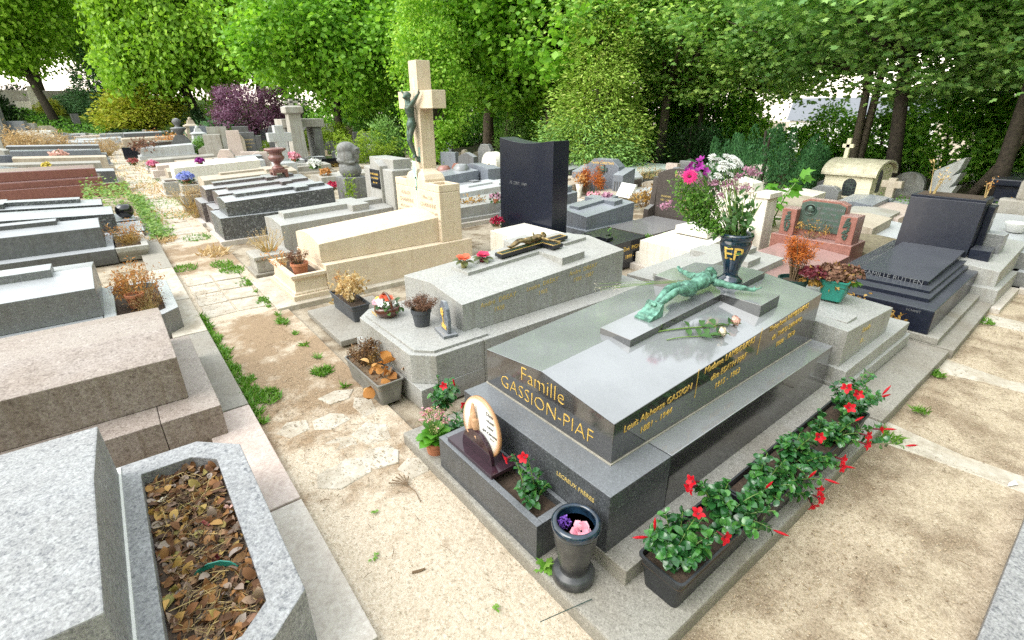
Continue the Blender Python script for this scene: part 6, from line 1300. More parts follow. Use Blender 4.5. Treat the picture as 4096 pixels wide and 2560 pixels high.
t2 = thing('weed', 'yellow green weed growing at the foot of the stone head pillar', 'plant', (3.72, 10.05, .2)); P = np.array([3.75, 9.95, .45])+rng.normal(size=(160, 3))*np.array([.06, .06, .13]); add('leaves', [leaves(P, rand_dir(160)+np.array([0, 0, .6]), rand_dir(160), .07, .4, KITE)], 'bamboo_leaf', t2)
# right of the limestone cross
st('headstone', 'small grey headstone with a bowed top in front of the dark bushes', 445.2, 172.4, 155.4, .55, .25, 'pale_grey', 'bow', foot=.06)
st('headstone', 'pale pink headstone with chamfered corners', 462, 178.6, 163, .55, .35, 'rose_granite', 'cham')
t, x, y, h = st('headstone', 'white arched headstone with a carved cross left of the tall black slab', 493.3, 181.8, 151.6, .72, .28, 'white_stone', 'arch')
m = MB(t); m.box(x-.155, x-.142, y-.035, y+.035, h*.2, h*.62); m.box(x-.155, x-.142, y-.12, y+.12, h*.46, h*.53); m.build('carved_cross', MAT['concrete'], t)
t, x, y, h = st('headstone', 'large blue grey granite headstone with a side pillar left of the tall black slab', 478, 189, 163.2, .85, .30, 'blue_granite', 'bow')
m = MB(t); m.loft([[(x+a, y+b, z) for a, b in ((-.2, -.75), (.2, -.75), (.2, -.44), (-.2, -.44))] for z in (0, h*.88)]+[[(x+a, y+b, z) for (a, b), z in zip(((-.2, -.75), (.2, -.75), (.2, -.44), (-.2, -.44)), (h*.88, h*.88, h*.98, h*.98))]]); m.build('side_pillar', MAT['blue_granite'], t, bev=.01)
grave('blue grey granite tomb in front of the large blue grey headstone', x-2.0, x-.2, y-.35, y+.5, .40, .52, 'blue_granite', base=(.1, .1, .2), ridge=.03, group='tombs of the second row')
grave('pale flat grey tomb with faint lettering left of the tall black slab', x-1.6, x+.1, y-1.55, y-.65, .22, .30, 'pale_grey', base=(.1, .08, .12), ridge=.02, cross=(.3, .95, .2, .04), group='tombs of the second row')
grave('pale granite low tomb with a moulded edge between the white tomb and the violet pot', 4.75, 6.4, 7.55, 8.4, .30, .34, 'light_granite', base=(.1, .08, .12), ridge=.02, group='tombs of the second row')
x, y = U(470, 166.5); h = hz(x, y, 149.3); t = thing('statue', 'rough beige stone bust with a smooth oval head and folded arms', 'statue', (x, y, 0)); m = MB(t); m.box(x-.35, x+.35, y-.4, y+.4, 0, h*.35); m.build('pedestal', MAT['tan_stone'], t, bev=.03)
m = MB(t); m.ell((x, y, h*.52), (.28, .42, h*.22)); m.ell((x-.05, y+.22, h*.80), (.15, .16, h*.2)); m.tube([(x-.05, y+.15, h*.55), (x-.2, y-.30, h*.60), (x-.15, y-.62, h*.62)], [.17, .15, .13], 10); m.tube([(x-.2, y-.6, h*.62), (x-.25, y-.62, h*.45)], [.12, .1], 10); fuse(m, 'bust', MAT['tan_stone'], t, .035, 4)
st('headstone', 'stacked dark grey stone posts behind the plaque tomb', 398.8, 167, 153.4, .55, .35, 'slate_grey')
st('headstone', 'low dark grey stone post in front of the stacked posts', 401, 171, 158, .5, .35, 'slate_grey')
st('stone_planter', 'white ribbed stone planter left of the limestone cross', 411.5, 171.2, 161, .55, .45, 'white_stone', cat='planter', group='stone planters in the second row')
for px, py, r, lab, mt_ in ((444.6, 178.6, .19, 'rose coloured stone ball vase on a low tomb', 'rose_granite'), (461.8, 180.6, .23, 'grey green stone ball vase on a low tomb', 'grey_granite')):
    x, y = at(px, py, .25)[:2]; t = thing('ball_vase', lab, 'vase', (x, y, .25), 0, 'ball vases'); lathe_part('ball', mt_, t, [(r*.5, 0), (r*.9, r*.4), (r, r*.9), (r*.9, r*1.4), (r*.6, r*1.75), (r*.5, r*1.78)], x, y, .25, 24)
grave('dark flat tomb carrying the two stone ball vases', *(lambda p: (p[0]-1.3, p[0]+.9, p[1]-.7, p[1]+.5))(at(455, 183.5, .2)), .22, .27, 'grey_granite', base=(.1, .1, .12), ridge=.02, group='tombs of the second row', cross=(.2, .95, .2, .03))
t, x, y, h = st('bin', 'dark green waste bin under the trees', 450.5, 168, 157.5, .5, .5, 'dark_green_plastic', 'taper', cat='bin', group=None)
# ornate headstone
x, y = U(601, 197); h = hz(x, y, 159); t = thing('headstone', 'ornate blue granite headstone with pillars, bronze cross and orange dead plants', 'headstone', (x, y, 0), RAD(8)); m = MB()
m.box(-.28, .30, -.72, .72, 0, .10); m.build('foot', MAT['blue_granite'], t, bev=.01)
m = MB(); m.extx([(-.44, .1), (.44, .1), (.44, h*.82), (.24, h), (-.24, h), (-.44, h*.82)], -.02, .26); m.build('slab', MAT['blue_granite'], t, bev=.01)
for s_ in (-1, 1): m = MB(); m.loft([[(-.24, s_*.44, .1), (.26, s_*.44, .1), (.26, s_*.70, .1), (-.24, s_*.70, .1)], [(-.24, s_*.44, h*.66), (.26, s_*.44, h*.80), (.26, s_*.70, h*.80), (-.24, s_*.70, h*.66)]]); m.build('pillar', MAT['blue_granite'], t, bev=.008)
m = MB()
for s_ in (-1, 1):
    for k in range(3): yy_ = s_*(.50+.065*k); m.box(-.252, -.241, yy_-.012, yy_+.012, .16, h*.5)
m.build('flutes', MAT['slate_grey'], t)
m = MB(); m.box(-.045, -.021, -.07, .07, h*.62, h*.86); m.box(-.044, -.022, -.14, .14, h*.69, h*.79); m.ell((-.05, 0, h*.74), (.02, .08, .09)); m.build('bronze_cross', MAT['dark_bronze'], t, bev=.004)
m = MB(); m.ell((-.06, 0, h*.44), (.05, .09, .10)); m.ell((-.06, 0, h*.36), (.05, .07, .12)); m.ell((-.07, 0, h*.50), (.05, .10, .05)); m.tube([(-.1, 0, h*.43), (-.12, 0, h*.40)], [.02, .02], 6); fuse(m, 'bronze_head', MAT['verdigris'], t, .014, 2)
words([('Famille CHRISTIAN', .075, 0, 0)], MAT['gold'], t, parent_loc(t)+Matrix.Rotation(RAD(8), 3, 'Z') @ Vector((-.0215, 0, h*.90)), Matrix.Rotation(RAD(8), 3, 'Z') @ Vector((0, -1, 0)), (0, 0, 1), .001)
dry_bush('rust_cypress', 'bright orange dead cypress, left of two before the ornate headstone', x-.36, y+.20, .08, .78, .12, 'rust_cypress', n=900, leaf=.05, asp=.25, nst=14, top=1.0, curl=0)
dry_bush('rust_cypress', 'bright orange dead cypress, right of two before the ornate headstone', x-.34, y-.20, .08, .86, .13, 'rust_cypress', n=1000, leaf=.05, asp=.25, nst=14, top=1.0, curl=0)
dry_bush('dried_flowers', 'pale orange dried bouquet in a white vase before the ornate headstone', x-.62, y+.12, .28, .34, .18, 'dry_orange', n=160, leaf=.06, nst=12, top=.8)
t = thing('flower_vase', 'white fluted vase of dried flowers before the ornate headstone', 'vase', (x-.62, y+.12, 0), 0, 'stone vases'); lathe_part('body', 'white_stone', t, [(.09, 0), (.05, .08), (.06, .2), (.09, .34), (.08, .34)], x-.62, y+.12, 0, 18)
t, x, y, h = st('headstone', 'black headstone with a wavy top right of the ornate one', 617.5, 195, 177.5, 1.0, .5, 'brown_granite', 'wave')
t, x, y, h = st('headstone', 'grey gabled headstone with fluted sides behind the wavy black one', 626.5, 191, 171, .75, .25, 'pale_grey', 'cham')
st('headstone', 'plain black headstone in the shade behind the ornate one', 588.5, 178.5, 162.5, .9, .18, 'black_granite')
grave('black sloping tomb in the shade before the plain black headstone', *(lambda p: (p[0]-2.2, p[0]-.2, p[1]-.5, p[1]+.6))(U(589, 178.5)), .3, .5, 'slate_grey', base=(.1, .1, .12), ridge=.0, group='tombs of the second row')
grave('beige flat tomb with stacked plaques left of the ornate headstone', *(lambda p: (p[0]-2.0, p[0]-.1, p[1]-.6, p[1]+.4))(U(586, 191)), .28, .36, 'tan_stone', base=(.1, .1, .12), ridge=.03, group='tombs of the second row', cross=(.2, .9, .25, .05))
grave('tan flat grave carrying a white book shaped plaque', *(lambda p: (p[0]-1.2, p[0]+1.0, p[1]-.7, p[1]+.3))(U(632, 197.5)), .20, .24, 'tan_stone', base=(.1, .1, .1), ridge=.0, group='tombs of the second row')
p = at(624, 197, .22); t = thing('memorial_plaque', 'white book shaped plaque propped on the tan grave', 'plaque', tuple(p), RAD(-10), 'small memorial plaques'); m = MB(); m.poly([(-.05, -.22, 0), (.05, -.22, 0), (.15, -.22, .26), (.10, -.22, .27), (-.05, .22, 0), (.05, .22, 0), (.15, .22, .26), (.10, .22, .27)], [(0, 1, 2, 3), (7, 6, 5, 4), (0, 4, 5, 1), (1, 5, 6, 2), (2, 6, 7, 3), (3, 7, 4, 0)]); m.build('book', MAT['white_glaze'], t, bev=.01)
x, y = U(640, 181); h = hz(x, y, 166.5); t = thing('sarcophagus', 'pale grey green chest tomb under the conifer', 'tomb', (x, y, 0), 0, 'tombs of the second row'); m = MB(t); m.box(x-1.0, x+1.0, y-.75, y+.75, 0, h*.86); m.build('chest', MAT['grey_green_metal'], t, bev=.03); m = MB(t); m.box(x-1.08, x+1.08, y-.83, y+.83, h*.84, h); m.build('cover', MAT['grey_green_metal'], t, bev=.02)
st('stone_post', 'carved stone post with entwined relief left of the brown family headstone', 653.5, 197.5, 180.5, .42, .35, 'tan_stone', 'bow', cat='headstone')
t = thing('stone_planter', 'black bowl of dry grass by the carved stone post', 'planter', (*U(646, 189.5), 0), 0, 'stone planters in the second row'); p = t.location; lathe_part('bowl', 'black_plastic', t, [(.3, 0), (.42, .25), (.45, .28), (.38, .28)], p[0], p[1], .0, 20)
dry_bush('dry_grass_clump', 'yellow dry grass in the black bowl by the carved post', p[0], p[1], .25, .4, .35, 'dry_grass', 'straw_stem', n=200, leaf=.08, nst=30, asp=.15)
dry_bush('dried_flowers', 'golden dried flowers between the blue granite tomb and the carved post', *at(645, 207, .1), .4, .4, 'dry_gold', n=300, leaf=.07, nst=24, top=.9)
dry_bush('dried_flowers', 'brown dried roses on the moulded tomb left of the tall black slab', *at(467, 207, .22), .22, .35, 'dry_gold', n=260, leaf=.06, nst=20, top=.9)
# towards the chapel
t, x, y, h = st('headstone', 'grey granite headstone with a chamfered dark top in front of the little chapel', 824, 202, 185.5, .55, .2, 'grey_granite', 'cham')
m = MB(t); m.extx([(y+a, z) for a, z in profile('cham', .72, h+.10)], x+.35, x+.60); m.build('rear_slab', MAT['slate_grey'], t, bev=.01)
t, x, y, h = st('headstone', 'bowed blue grey headstone with low side blocks right of the little chapel', 873, 214, 196, .50, .2, 'blue_granite', 'bow')
m = MB(t); m.box(x-.15, x+.15, y-.50, y-.26, 0, h*.7); m.build('side_block', MAT['blue_granite'], t, bev=.01); m = MB(t); m.box(x-.15, x+.15, y+.26, y+.45, 0, h*.8); m.build('side_block', MAT['blue_granite'], t, bev=.01)
stone_cross('small weathered stone cross with a flared pedestal right of the little chapel', 884.5, 211.5, 178, .13, 'tan_stone', .30, .18)
x0, y0 = 12.5, 3.62; t = thing('chapel', 'little cream painted chapel with a vaulted roof and arched windows', 'chapel', (x0, y0, 0)); hw = hz(x0, y0, 175.4)
m = MB(t); m.box(x0, x0+1.15, y0, y0+.92, 0, hw); m.exty([(x0, hw), (x0+1.15, hw)]+[(x0+.575+.575*math.cos(a), hw+.20*math.sin(a)) for a in np.linspace(.15, math.pi-.15, 12)], y0, y0+.92); m.build('wall', MAT['cream_paint'], t, bev=.006)
m = MB(t); a_ = np.linspace(-.12, math.pi+.12, 22); o_ = [(x0+.575+.66*math.cos(a), hw-.01+.28*math.sin(a)) for a in a_]; i_ = [(x0+.575+.61*math.cos(a), hw-.01+.23*math.sin(a)) for a in a_[::-1]]
n_ = len(o_); pr_ = o_+i_
v_ = []; 
for yy_ in (y0-.07, y0+.99): v_ += [(q[0], yy_, q[1]) for q in pr_]
N2 = 2*n_; f_ = []
for k in range(n_-1): f_ += [(k, k+1, N2-2-k, N2-1-k), (N2+k+1, N2+k, N2+N2-1-k, N2+N2-2-k)]
for k in range(N2): f_.append((k, (k+1) % N2, N2+(k+1) % N2, N2+k))
m.poly(v_, f_); m.build('roof', MAT['roof_render'], t, bev=.004)
wy = y0+.40; pr2 = [(wy-.13, hw*.22), (wy+.13, hw*.22), (wy+.13, hw*.62)]+[(wy+.13*math.cos(a), hw*.62+.13*math.sin(a)) for a in np.linspace(.2, math.pi-.2, 9)]+[(wy-.13, hw*.62)]
m = MB(t); m.extx(pr2, x0-.004, x0+.02); f1 = m.build('window', MAT['window_glass'], t); m = MB(t); m.box(x0-.04, x0+.02, wy-.17, wy+.17, hw*.15, hw*.21); m.build('sill', MAT['cream_paint'], t, bev=.004)
m = MB(t)
for k in (-1, 0, 1): m.box(x0-.009, x0-.003, wy+k*.06-.004, wy+k*.06+.004, hw*.22, hw*.78)
for k in range(4): m.box(x0-.009, x0-.003, wy-.128, wy+.128, hw*(.3+.12*k)-.004, hw*(.3+.12*k)+.004)
m.build('window_bars', MAT['dark_bronze'], t)
wx = x0+.42; m = MB(t); m.exty([(wx-.12, hw*.35), (wx+.12, hw*.35), (wx+.12, hw*.9)]+[(wx+.12*math.cos(a), hw*.9+.14*math.sin(a)) for a in np.linspace(.2, math.pi-.2, 9)]+[(wx-.12, hw*.9)], y0-.004, y0+.02); m.build('window', MAT['window_glass'], t); m = MB(t); m.box(wx-.16, wx+.16, y0-.05, y0+.02, hw*.28, hw*.34); m.build('sill', MAT['cream_paint'], t, bev=.004)
m = MB(t); yy_ = y0+.80; zc = hw+.26; m.box(x0+.54, x0+.62, yy_-.04, yy_+.04, zc-.02, zc+.42); m.box(x0+.54, x0+.62, yy_-.11, yy_+.11, zc+.22, zc+.30); m.build('roof_cross', MAT['cream_paint'], t, bev=.006)
m = MB(t)
for k in range(1, 4): m.box(x0-.0022, x0+.01, y0+.002, y0+.918, hw*k/4-.004, hw*k/4+.004)
for k, j in ((0, .5), (1, .25), (1, .75), (2, .5), (3, .25), (3, .75)): m.box(x0-.0023, x0+.01, y0+.92*j-.004, y0+.92*j+.004, hw*k/4, hw*(k+1)/4)
m.build('block_joints', MAT['roof_render'], t)
t, x, y, h = st('headstone', 'tall arched grey stele in the shade of the trees', 904, 199, 172, .62, .2, 'statue_stone', 'arch', foot=.08)
x, y = U(941, 203); t = thing('headstone', 'white wing shaped headstone with a jagged right edge', 'headstone', (x, y, 0), RAD(-15)); k = 11.6/493; bx, by = 949, 203
pts = [(-15.0, -10), (-15.0, 30), (13.2, 44.5), (10.5, 33.5), (4.6, 26.5), (13.3, 30.5), (10, 22), (5.5, 15.5), (13.0, 18.5), (9, 9), (5, 1), (4, -10)]
d_ = float((np.array([x, y, 0])-CAMP) @ FW); m = MB(); m.extx([(-a*d_/F_PX*.80, max(-.05, b*d_/F_PX)) for a, b in pts], -.10, .10); m.build('slab', MAT['pale_grey'], t, bev=.006)
st('boulder', 'rough white rock headstone under the leaning trunks', 993.5, 213.5, 204.5, .5, .3, 'white_stone', 'cham', cat='headstone')
x, y = U(1016, 210); t = thing('tomb', 'black stepped chest tomb in the shade at the right edge', 'tomb', (x, y, 0), 0, 'tombs of the second row'); m = MB(t); m.box(x-.7, x+1.2, y-.6, y+.5, 0, .25); m.build('base', MAT['navy_granite'], t, bev=.02); m = MB(t); m.box(x-.5, x+1.0, y-.45, y+.35, .25, .5); m.box(x-.6, x+1.1, y-.55, y+.45, .5, .62); m.build('chest', MAT['navy_granite'], t, bev=.02)
SM = [('low tan grave with a raised edge right of the rose granite headstone', 853, 244, .75, .6, .34, 'tan_stone'), ('mossy low stone grave left of the navy tomb', 860, 262, .9, .8, .22, 'mossy_stone'), ('pale grey flat grave left of the navy headstone', 876, 244, 1.0, .8, .20, 'pale_grey'), ('grey stone grave with dried plants behind the navy lid', 862, 228, 1.0, .7, .22, 'concrete'), ('small blue grey grave stone below the bowed headstone', 858, 217, .8, .6, .30, 'blue_granite'), ('pinkish stone grave behind the navy headstone', 880, 222, 1.2, .8, .2, 'pink_kerb'), ('low white grave left of the grey chamfered headstone', 792, 207, 1.0, .8, .25, 'white_stone'), ('tan low grave near the fig plant', 785, 214, 1.0, .8, .24, 'tan_stone'), ('low grey grave at the foot of the small stone cross', 893, 214, 1.0, .7, .16, 'slate_grey'), ('grey grave with a yellow plant at the far right', 1006, 226, 1.2, .9, .2, 'grey_granite'), ('pale grave behind the rough stone cross', 1018, 233, 1.2, .8, .3, 'tan_stone'),
      ('pale grey grave between the ornate headstone and the brown family tomb', 660, 200, 1.2, .8, .22, 'pale_grey'), ('white pebble grave beyond the tan grave', 648, 196, 1.2, .9, .18, 'white_stone'), ('low concrete grave behind the black speckled tombs', 345, 183, 1.6, .9, .25, 'concrete'), ('tan grave behind the stone head pillar', 372, 172, 1.6, 1.0, .25, 'tan_stone'), ('pale stone grave left of the arched black headstones', 303, 166, 1.6, 1.0, .25, 'pale_grey'), ('grey double grave between the urn and the monument', 300, 172, 1.8, 1.2, .2, 'concrete'), ('brown grave below the pale pink headstone', 455, 181.5, 1.2, .8, .2, 'brown_granite'), ('pink grey grave behind the limestone cross', 425, 175, 1.6, 1.0, .2, 'pink_kerb'), ('white low grave in front of the wide white planter', 412, 174, 1.2, .8, .16, 'white_stone'), ('low grey grave under the trees right of the bin', 460, 167.5, 1.4, .9, .2, 'statue_stone'), ('white topped grave left of the purple tree', 236, 171, 1.8, 1.0, .3, 'pale_grey'), ('dark chest grave behind the pink headstone with a sloping top', 240, 169.8, 1.5, .8, .42, 'slate_grey'), ('long tan grave behind the white topped tomb', 214, 169.5, 2.2, 1.0, .35, 'tan_stone'), ('pale grave in front of the purple tree', 262, 163, 2.0, 1.2, .25, 'concrete')]
for lab, px, py, lx, ly, h, mt_ in SM:
    x, y = U(px, py); grave(lab, x-lx/2, x+lx/2, y-ly/2, y+ly/2, h, h+.05, mt_, base=(.1, .08, h*.4), ridge=.03, group='low graves in the farther rows')
# left far field
t, x, y, h = st('headstone', 'tall dark tilted slab headstone by the hedge on the left', 82, 139.5, 113.6, 2.2, .45, 'slate_grey', rz=RAD(3)); 
st('headstone', 'rough speckled grey headstone at the left edge', 14, 149, 121.2, 2.0, .5, 'blue_granite')
st('headstone', 'tall dark headstone cut off by the left edge of the picture', -3, 150, 102, 1.6, .5, 'slate_grey')
st('headstone', 'tall narrow mossy stone slab left of the yellow conifer', 30.5, 148, 123.3, 1.3, .4, 'concrete')
t, x, y, h = st('headstone', 'white painted frame shaped monument with two bars', 28, 138, 121, .6, .5, 'white_render'); m = MB(); m.box(-.2, .2, -2.0, -1.2, 0, h); m.box(-.2, .2, -1.25, -.25, h*.55, h*.95); m.build('frame', MAT['white_render'], t, bev=.02)
st('headstone', 'broad white block headstone behind the striped post', 45, 138, 122.5, 3.6, .5, 'white_render')
t, x, y, h = st('headstone', 'black post with a bright white top', 50.2, 146.5, 133.5, .7, .5, 'black_granite'); m = MB(); m.box(-.3, .3, -.4, .4, h+.05, hz(x, y, 130.5)); m.build('top', MAT['white_render'], t, bev=.01)
st('headstone', 'grey block headstone with pale streaks beyond the blond grass', 61.5, 148.5, 138.6, 1.9, .6, 'blue_granite')
st('headstone', 'pale grey leaning stone prism near the left hedge', 83, 144, 133.2, .8, .7, 'pale_grey')
st('headstone', 'grey boulder headstone near the left hedge', 90, 142.5, 133.4, 2.2, .8, 'pale_grey', 'cham')
st('headstone', 'slim pale stone post beyond the left hedge', 109.5, 135.5, 128.7, .8, .5, 'pale_grey')
st('headstone', 'small dark urn topped headstone among the left tombs', 66, 144, 132.5, .9, .4, 'slate_grey', 'peak')
st('headstone', 'grey headstone with a narrow cap among the left tombs', 74, 144.5, 134.5, .9, .4, 'grey_granite')
st('headstone', 'small white sign board at the left edge', 24.8, 143.5, 134.5, 1.1, .15, 'white_render')
st('headstone', 'pale tapering headstone cut by the left edge above the red tomb', 2.0, 169, 148.5, .7, .5, 'concrete', 'bow')
t, x, y, h = st('headstone', 'slanted dark blue polished headstone above the red tomb', 21, 169.5, 154.5, 1.55, .3, 'blue_granite', 'rect', rz=RAD(-62))
dry_bush('dry_grass_clump', 'big round blond dry grass clump above the dark blue headstone', *U(21, 158), .0, 1.6, 1.5, 'dry_grass', 'straw_stem', n=1600, leaf=.22, nst=120, top=.9, asp=.1)
dry_bush('dry_grass_clump', 'lower blond dry grass clump in a mossy box right of the big one', *U(46, 158), .2, 1.1, 1.3, 'dry_grass', 'straw_stem', n=1300, leaf=.2, nst=100, top=.9, asp=.1)
dry_bush('dry_grass_clump', 'blond dry grass at the alley edge near the far hedge', *U(106, 156), .0, .95, .75, 'dry_grass', 'straw_stem', n=900, leaf=.16, nst=80, top=.9, asp=.1)
SM = [('grey low tomb with a white edge near the blond grass', 70, 152, 3.4, 1.4, .55, 'pale_grey'), ('brown low grave beyond the slanted dark headstone', 60, 149, 3.0, 1.6, .4, 'tan_stone'), ('dark grave at the left edge below the rough headstone', 4, 157, 2.6, 1.4, .7, 'slate_grey'), ('pale grave at the foot of the boulder headstone', 92, 147, 3.2, 1.6, .45, 'pale_grey'), ('brown stone grave with withered pots near the left hedge', 100, 143.5, 3.2, 1.6, .5, 'pink_kerb'), ('mossy box grave under the lower blond grass', 47, 160.5, 2.4, 1.2, .55, 'mossy_stone'), ('grey chest grave beyond the wide brown headstone', 160, 146, 3.4, 1.6, .8, 'slate_grey'), ('second grey chest grave beyond the wide brown headstone', 137, 144.5, 3.6, 1.8, .7, 'grey_granite'), ('tan chest grave near the small brick pillar', 152, 149, 2.6, 1.4, .6, 'tan_stone'), ('white cushion shaped grave beyond the wide brown headstone', 160, 152.5, 2.0, 1.2, .5, 'white_stone')]
for lab, px, py, lx, ly, h, mt_ in SM:
    x, y = U(px, py); grave(lab, x-lx/2, x+lx/2, y-ly/2, y+ly/2, h, h+.06, mt_, base=(.15, .1, h*.45), ridge=.05, group='low graves in the farther rows')
for lab, px, py, mt_ in (('orange dried bush near the urn topped headstone on the right', 173, 151, 'dry_orange'), ('rusty dried bush by the small brick pillar', 157, 146, 'dry_orange'), ('brown dried flowers on the pinkish concrete tomb', 150, 160, 'dry_russet')):
    dry_bush('dried_shrub', lab, *U(px, py), .2, .9, .7, mt_, n=500, leaf=.12, nst=30, top=.9)
# white memorial wall on the bank
x, y = 0, 62; px0, px1 = 21, 71
wl = np.array([*at(17, 100, 0)[:2], 0]); r0 = ray(18, 110); r1 = ray(72, 110); Yw = 62
xa = r0[0]*Yw/r0[1]; xb = r1[0]*Yw/r1[1]; zb = gh(xb, Yw); t = thing('memorial_wall', 'long low cream coloured memorial wall on the grass bank at the far left', 'wall', (xa, Yw, zb)); ht = hz((xa+xb)/2, Yw, 101.5)
m = MB(t); m.box(xa, xb, Yw, Yw+.6, zb-.5, ht); m.build('wall', MAT['white_stone'], t, bev=.03)
xc = ray(40, 110)[0]*Yw/ray(40, 110)[1]; m = MB(t); m.loft([[(xc-.55, Yw-.5, zb-.3), (xc+.55, Yw-.5, zb-.3), (xc+.55, Yw-.02, zb-.3), (xc-.55, Yw-.02, zb-.3)], [(xc-.35, Yw-.4, ht+1.2), (xc+.35, Yw-.4, ht+1.2), (xc+.35, Yw-.02, ht+1.2), (xc-.35, Yw-.02, ht+1.2)]]); m.build('pillar', MAT['white_stone'], t, bev=.03)
m = MB(t); m.box(xa-4, xb+6, Yw+.8, Yw+1.3, zb, ht+.9); m.build('rear_wall', MAT['concrete'], t, bev=.03)

# crowded rows far off
ex = np.random.default_rng(77)
def crowd(label, n, x0, x1, y0, y1, mats, hs, ws, grp, rz):
    for k in range(n):
        x, y = ex.uniform(x0, x1), ex.uniform(y0, y1); h, w = ex.uniform(*hs), ex.uniform(*ws); t = thing('headstone', label, 'headstone', (x, y, gh(x, y)), rz+ex.uniform(-.06, .06), grp)
        m = MB(); headstone_shape(m, ['rect', 'bow', 'cham', 'peak', 'rect', 'taper'][int(ex.integers(0, 6))], -.09, .09, 0, w, .12, h); m.build('stone', MAT[mats[int(ex.integers(0, len(mats)))]], t, bev=.01)
        m = MB(); m.box(-.18, .18, -w/2-.08, w/2+.08, -.03, .14); m.build('foot', MAT['concrete'], t, bev=.01)
MX = ['pale_grey', 'concrete', 'pink_kerb', 'grey_granite', 'slate_grey', 'tan_stone', 'white_stone', 'blue_granite']
crowd('small headstone in the crowded far rows right of the alley', 26, 3.6, 11.5, 22.5, 39, MX, (.7, 1.25), (.5, .85), 'small headstones in the crowded far rows on the right', RAD(76))
crowd('small headstone in the crowded far rows left of the alley', 22, -9, -1.2, 27, 48, MX, (.6, 1.2), (.6, 1.1), 'small headstones in the crowded far rows on the left', RAD(88))
crowd('small headstone half hidden among the rows behind the limestone cross', 14, 6.5, 11.5, 11, 20, MX, (.45, .8), (.45, .65), 'small headstones behind the limestone cross', RAD(20))
crowd('small headstone half hidden among the rows behind the ornate headstone', 9, 9.0, 12.8, 4.6, 10.5, MX, (.35, .6), (.4, .6), 'small headstones behind the ornate headstone', RAD(8))
# ================================================================== trees and shrubs
def mesh_of(V, F, name):
    o = np_mesh(name, V, F, MAT['plane_mid']); me = o.data; bpy.data.objects.remove(o); return me
CROWN = {}
def mk(key, *a, **k): V, F, c = crown(*a, **k); CROWN[key] = (mesh_of(V, F, 'crown'), c)
for i in range(3): mk('plane%d' % i, 170, 215, 4.2, 5.2, 3.6, .25, .60, asp=.85, seed=20+i, lump=.25)
for i in range(3): mk('maple%d' % i, 170, 125, 4.2, 5.6, 4.0, .17, .50, tpl=LOBE, asp=.95, seed=40+i, lump=.28, hollow=.4)
mk('lime', 130, 130, 1.35, 3.6, 2.75, .13, .30, asp=.75, seed=60, lump=.2, hollow=.45, up=.2)
mk('purple', 110, 150, 2.6, 2.4, 1.9, .14, .36, asp=.55, seed=61, lump=.25)
mk('shrub0', 60, 110, 1.5, 1.6, 1.2, .15, .32, asp=.7, seed=62, lump=.3, hollow=.4)
mk('shrub1', 60, 110, 1.5, 1.6, 1.2, .13, .30, tpl=LOBE, asp=.9, seed=63, lump=.3, hollow=.4)
def tree(name, label, x, y, key, mat, zc, scale=1.0, sz=1.0, trunk=(), r=.2, bark='bark', group=None, cat='tree', rz=0.0, zg=None):
    """trunk: list of (dx, dy, z) axis points above the base; limbs run on into the crown"""
    z0 = gh(x, y) if zg is None else zg
    t = thing(name, label, cat, (x, y, z0), 0, group)
    me, c = CROWN[key]
    o = link_mesh('crown', me, None, t); o.location = (trunk[-1][0] if trunk else 0, trunk[-1][1] if trunk else 0, zc); o.rotation_euler[2] = rz; o.scale = (scale, scale, scale*sz); set_mat(o, mat)
    m = MB()
    tp = [(0, 0, -.1)]+list(trunk or [(0, 0, zc*.6)])
    rad = [r*(1.15 if k == 0 else 1-.35*k/len(tp)) for k in range(len(tp))]
    m.tube(tp, rad, 10)
    e = np.array(tp[-1], float); R_ = Matrix.Rotation(rz, 3, 'Z')
    for k in range(9):
        q = np.array(R_ @ Vector(c[(k*13) % len(c)]))*np.array([scale, scale, scale*sz])*.8+np.array([e[0], e[1], zc])
        if q[2] < e[2]: q[2] = e[2]+.3
        md = (e+q)/2+np.array([rnd.uniform(-.2, .2), rnd.uniform(-.2, .2), -.1*scale])
        m.tube([tuple(e), tuple(md), tuple(q)], [r*.55, r*.32, r*.10], 7)
    m.build('trunk', MAT[bark], t, smooth=True)
    return t
GT = 'broadleaf trees round the burial ground'
# bright planes on the left and centre
tree('plane_tree', 'bright plane tree at the far left whose trunk stands before the cream memorial wall', *(ray(53, 110)[:2]*56/ray(53, 110)[1]), 'plane0', 'plane_bright', 9.8, 1.25, 1.1, [(-.4, 0, 2), (-1.0, 0, 5.2)], .32, 'dark_bark', GT)
tree('plane_tree', 'bright plane tree with a dark forked trunk between the yellow conifer and the purple tree', 6.9, 46.5, 'plane1', 'plane_bright', 7.6, 1.2, 1.15, [(-.35, 0, 1.5), (-.8, 0, 3.4)], .42, 'dark_bark', GT)
tree('plane_tree', 'plane tree with a straight dark trunk just left of the purple tree', 9.4, 51, 'plane2', 'plane_bright', 9.0, 1.25, 1.2, [(-.1, 0, 2), (-.2, 0, 4.5)], .36, 'dark_bark', GT, rz=1)
tree('plane_tree', 'green plane tree with a slim dark trunk left of the bamboo', *U(342.5, 152), 'plane0', 'plane_mid', 5.3, 1.0, .82, [(0, 0, 1.5), (.05, 0, 2.8)], .20, 'dark_bark', GT, rz=2)
tree('plane_tree', 'green plane tree with a leaning dark trunk behind the bamboo', 16.5, 31, 'plane1', 'plane_mid', 7.6, 1.1, 1.1, [(-.3, 0, 1.5), (-.5, .1, 3.2)], .34, 'dark_bark', GT, rz=3.3)
tree('plane_tree', 'green tree with a stout trunk right of the limestone cross', *U(489, 155), 'plane2', 'plane_mid', 5.3, .92, .82, [(0, 0, 1.5), (.15, -.1, 3.0)], .27, 'bark', GT, rz=.5)
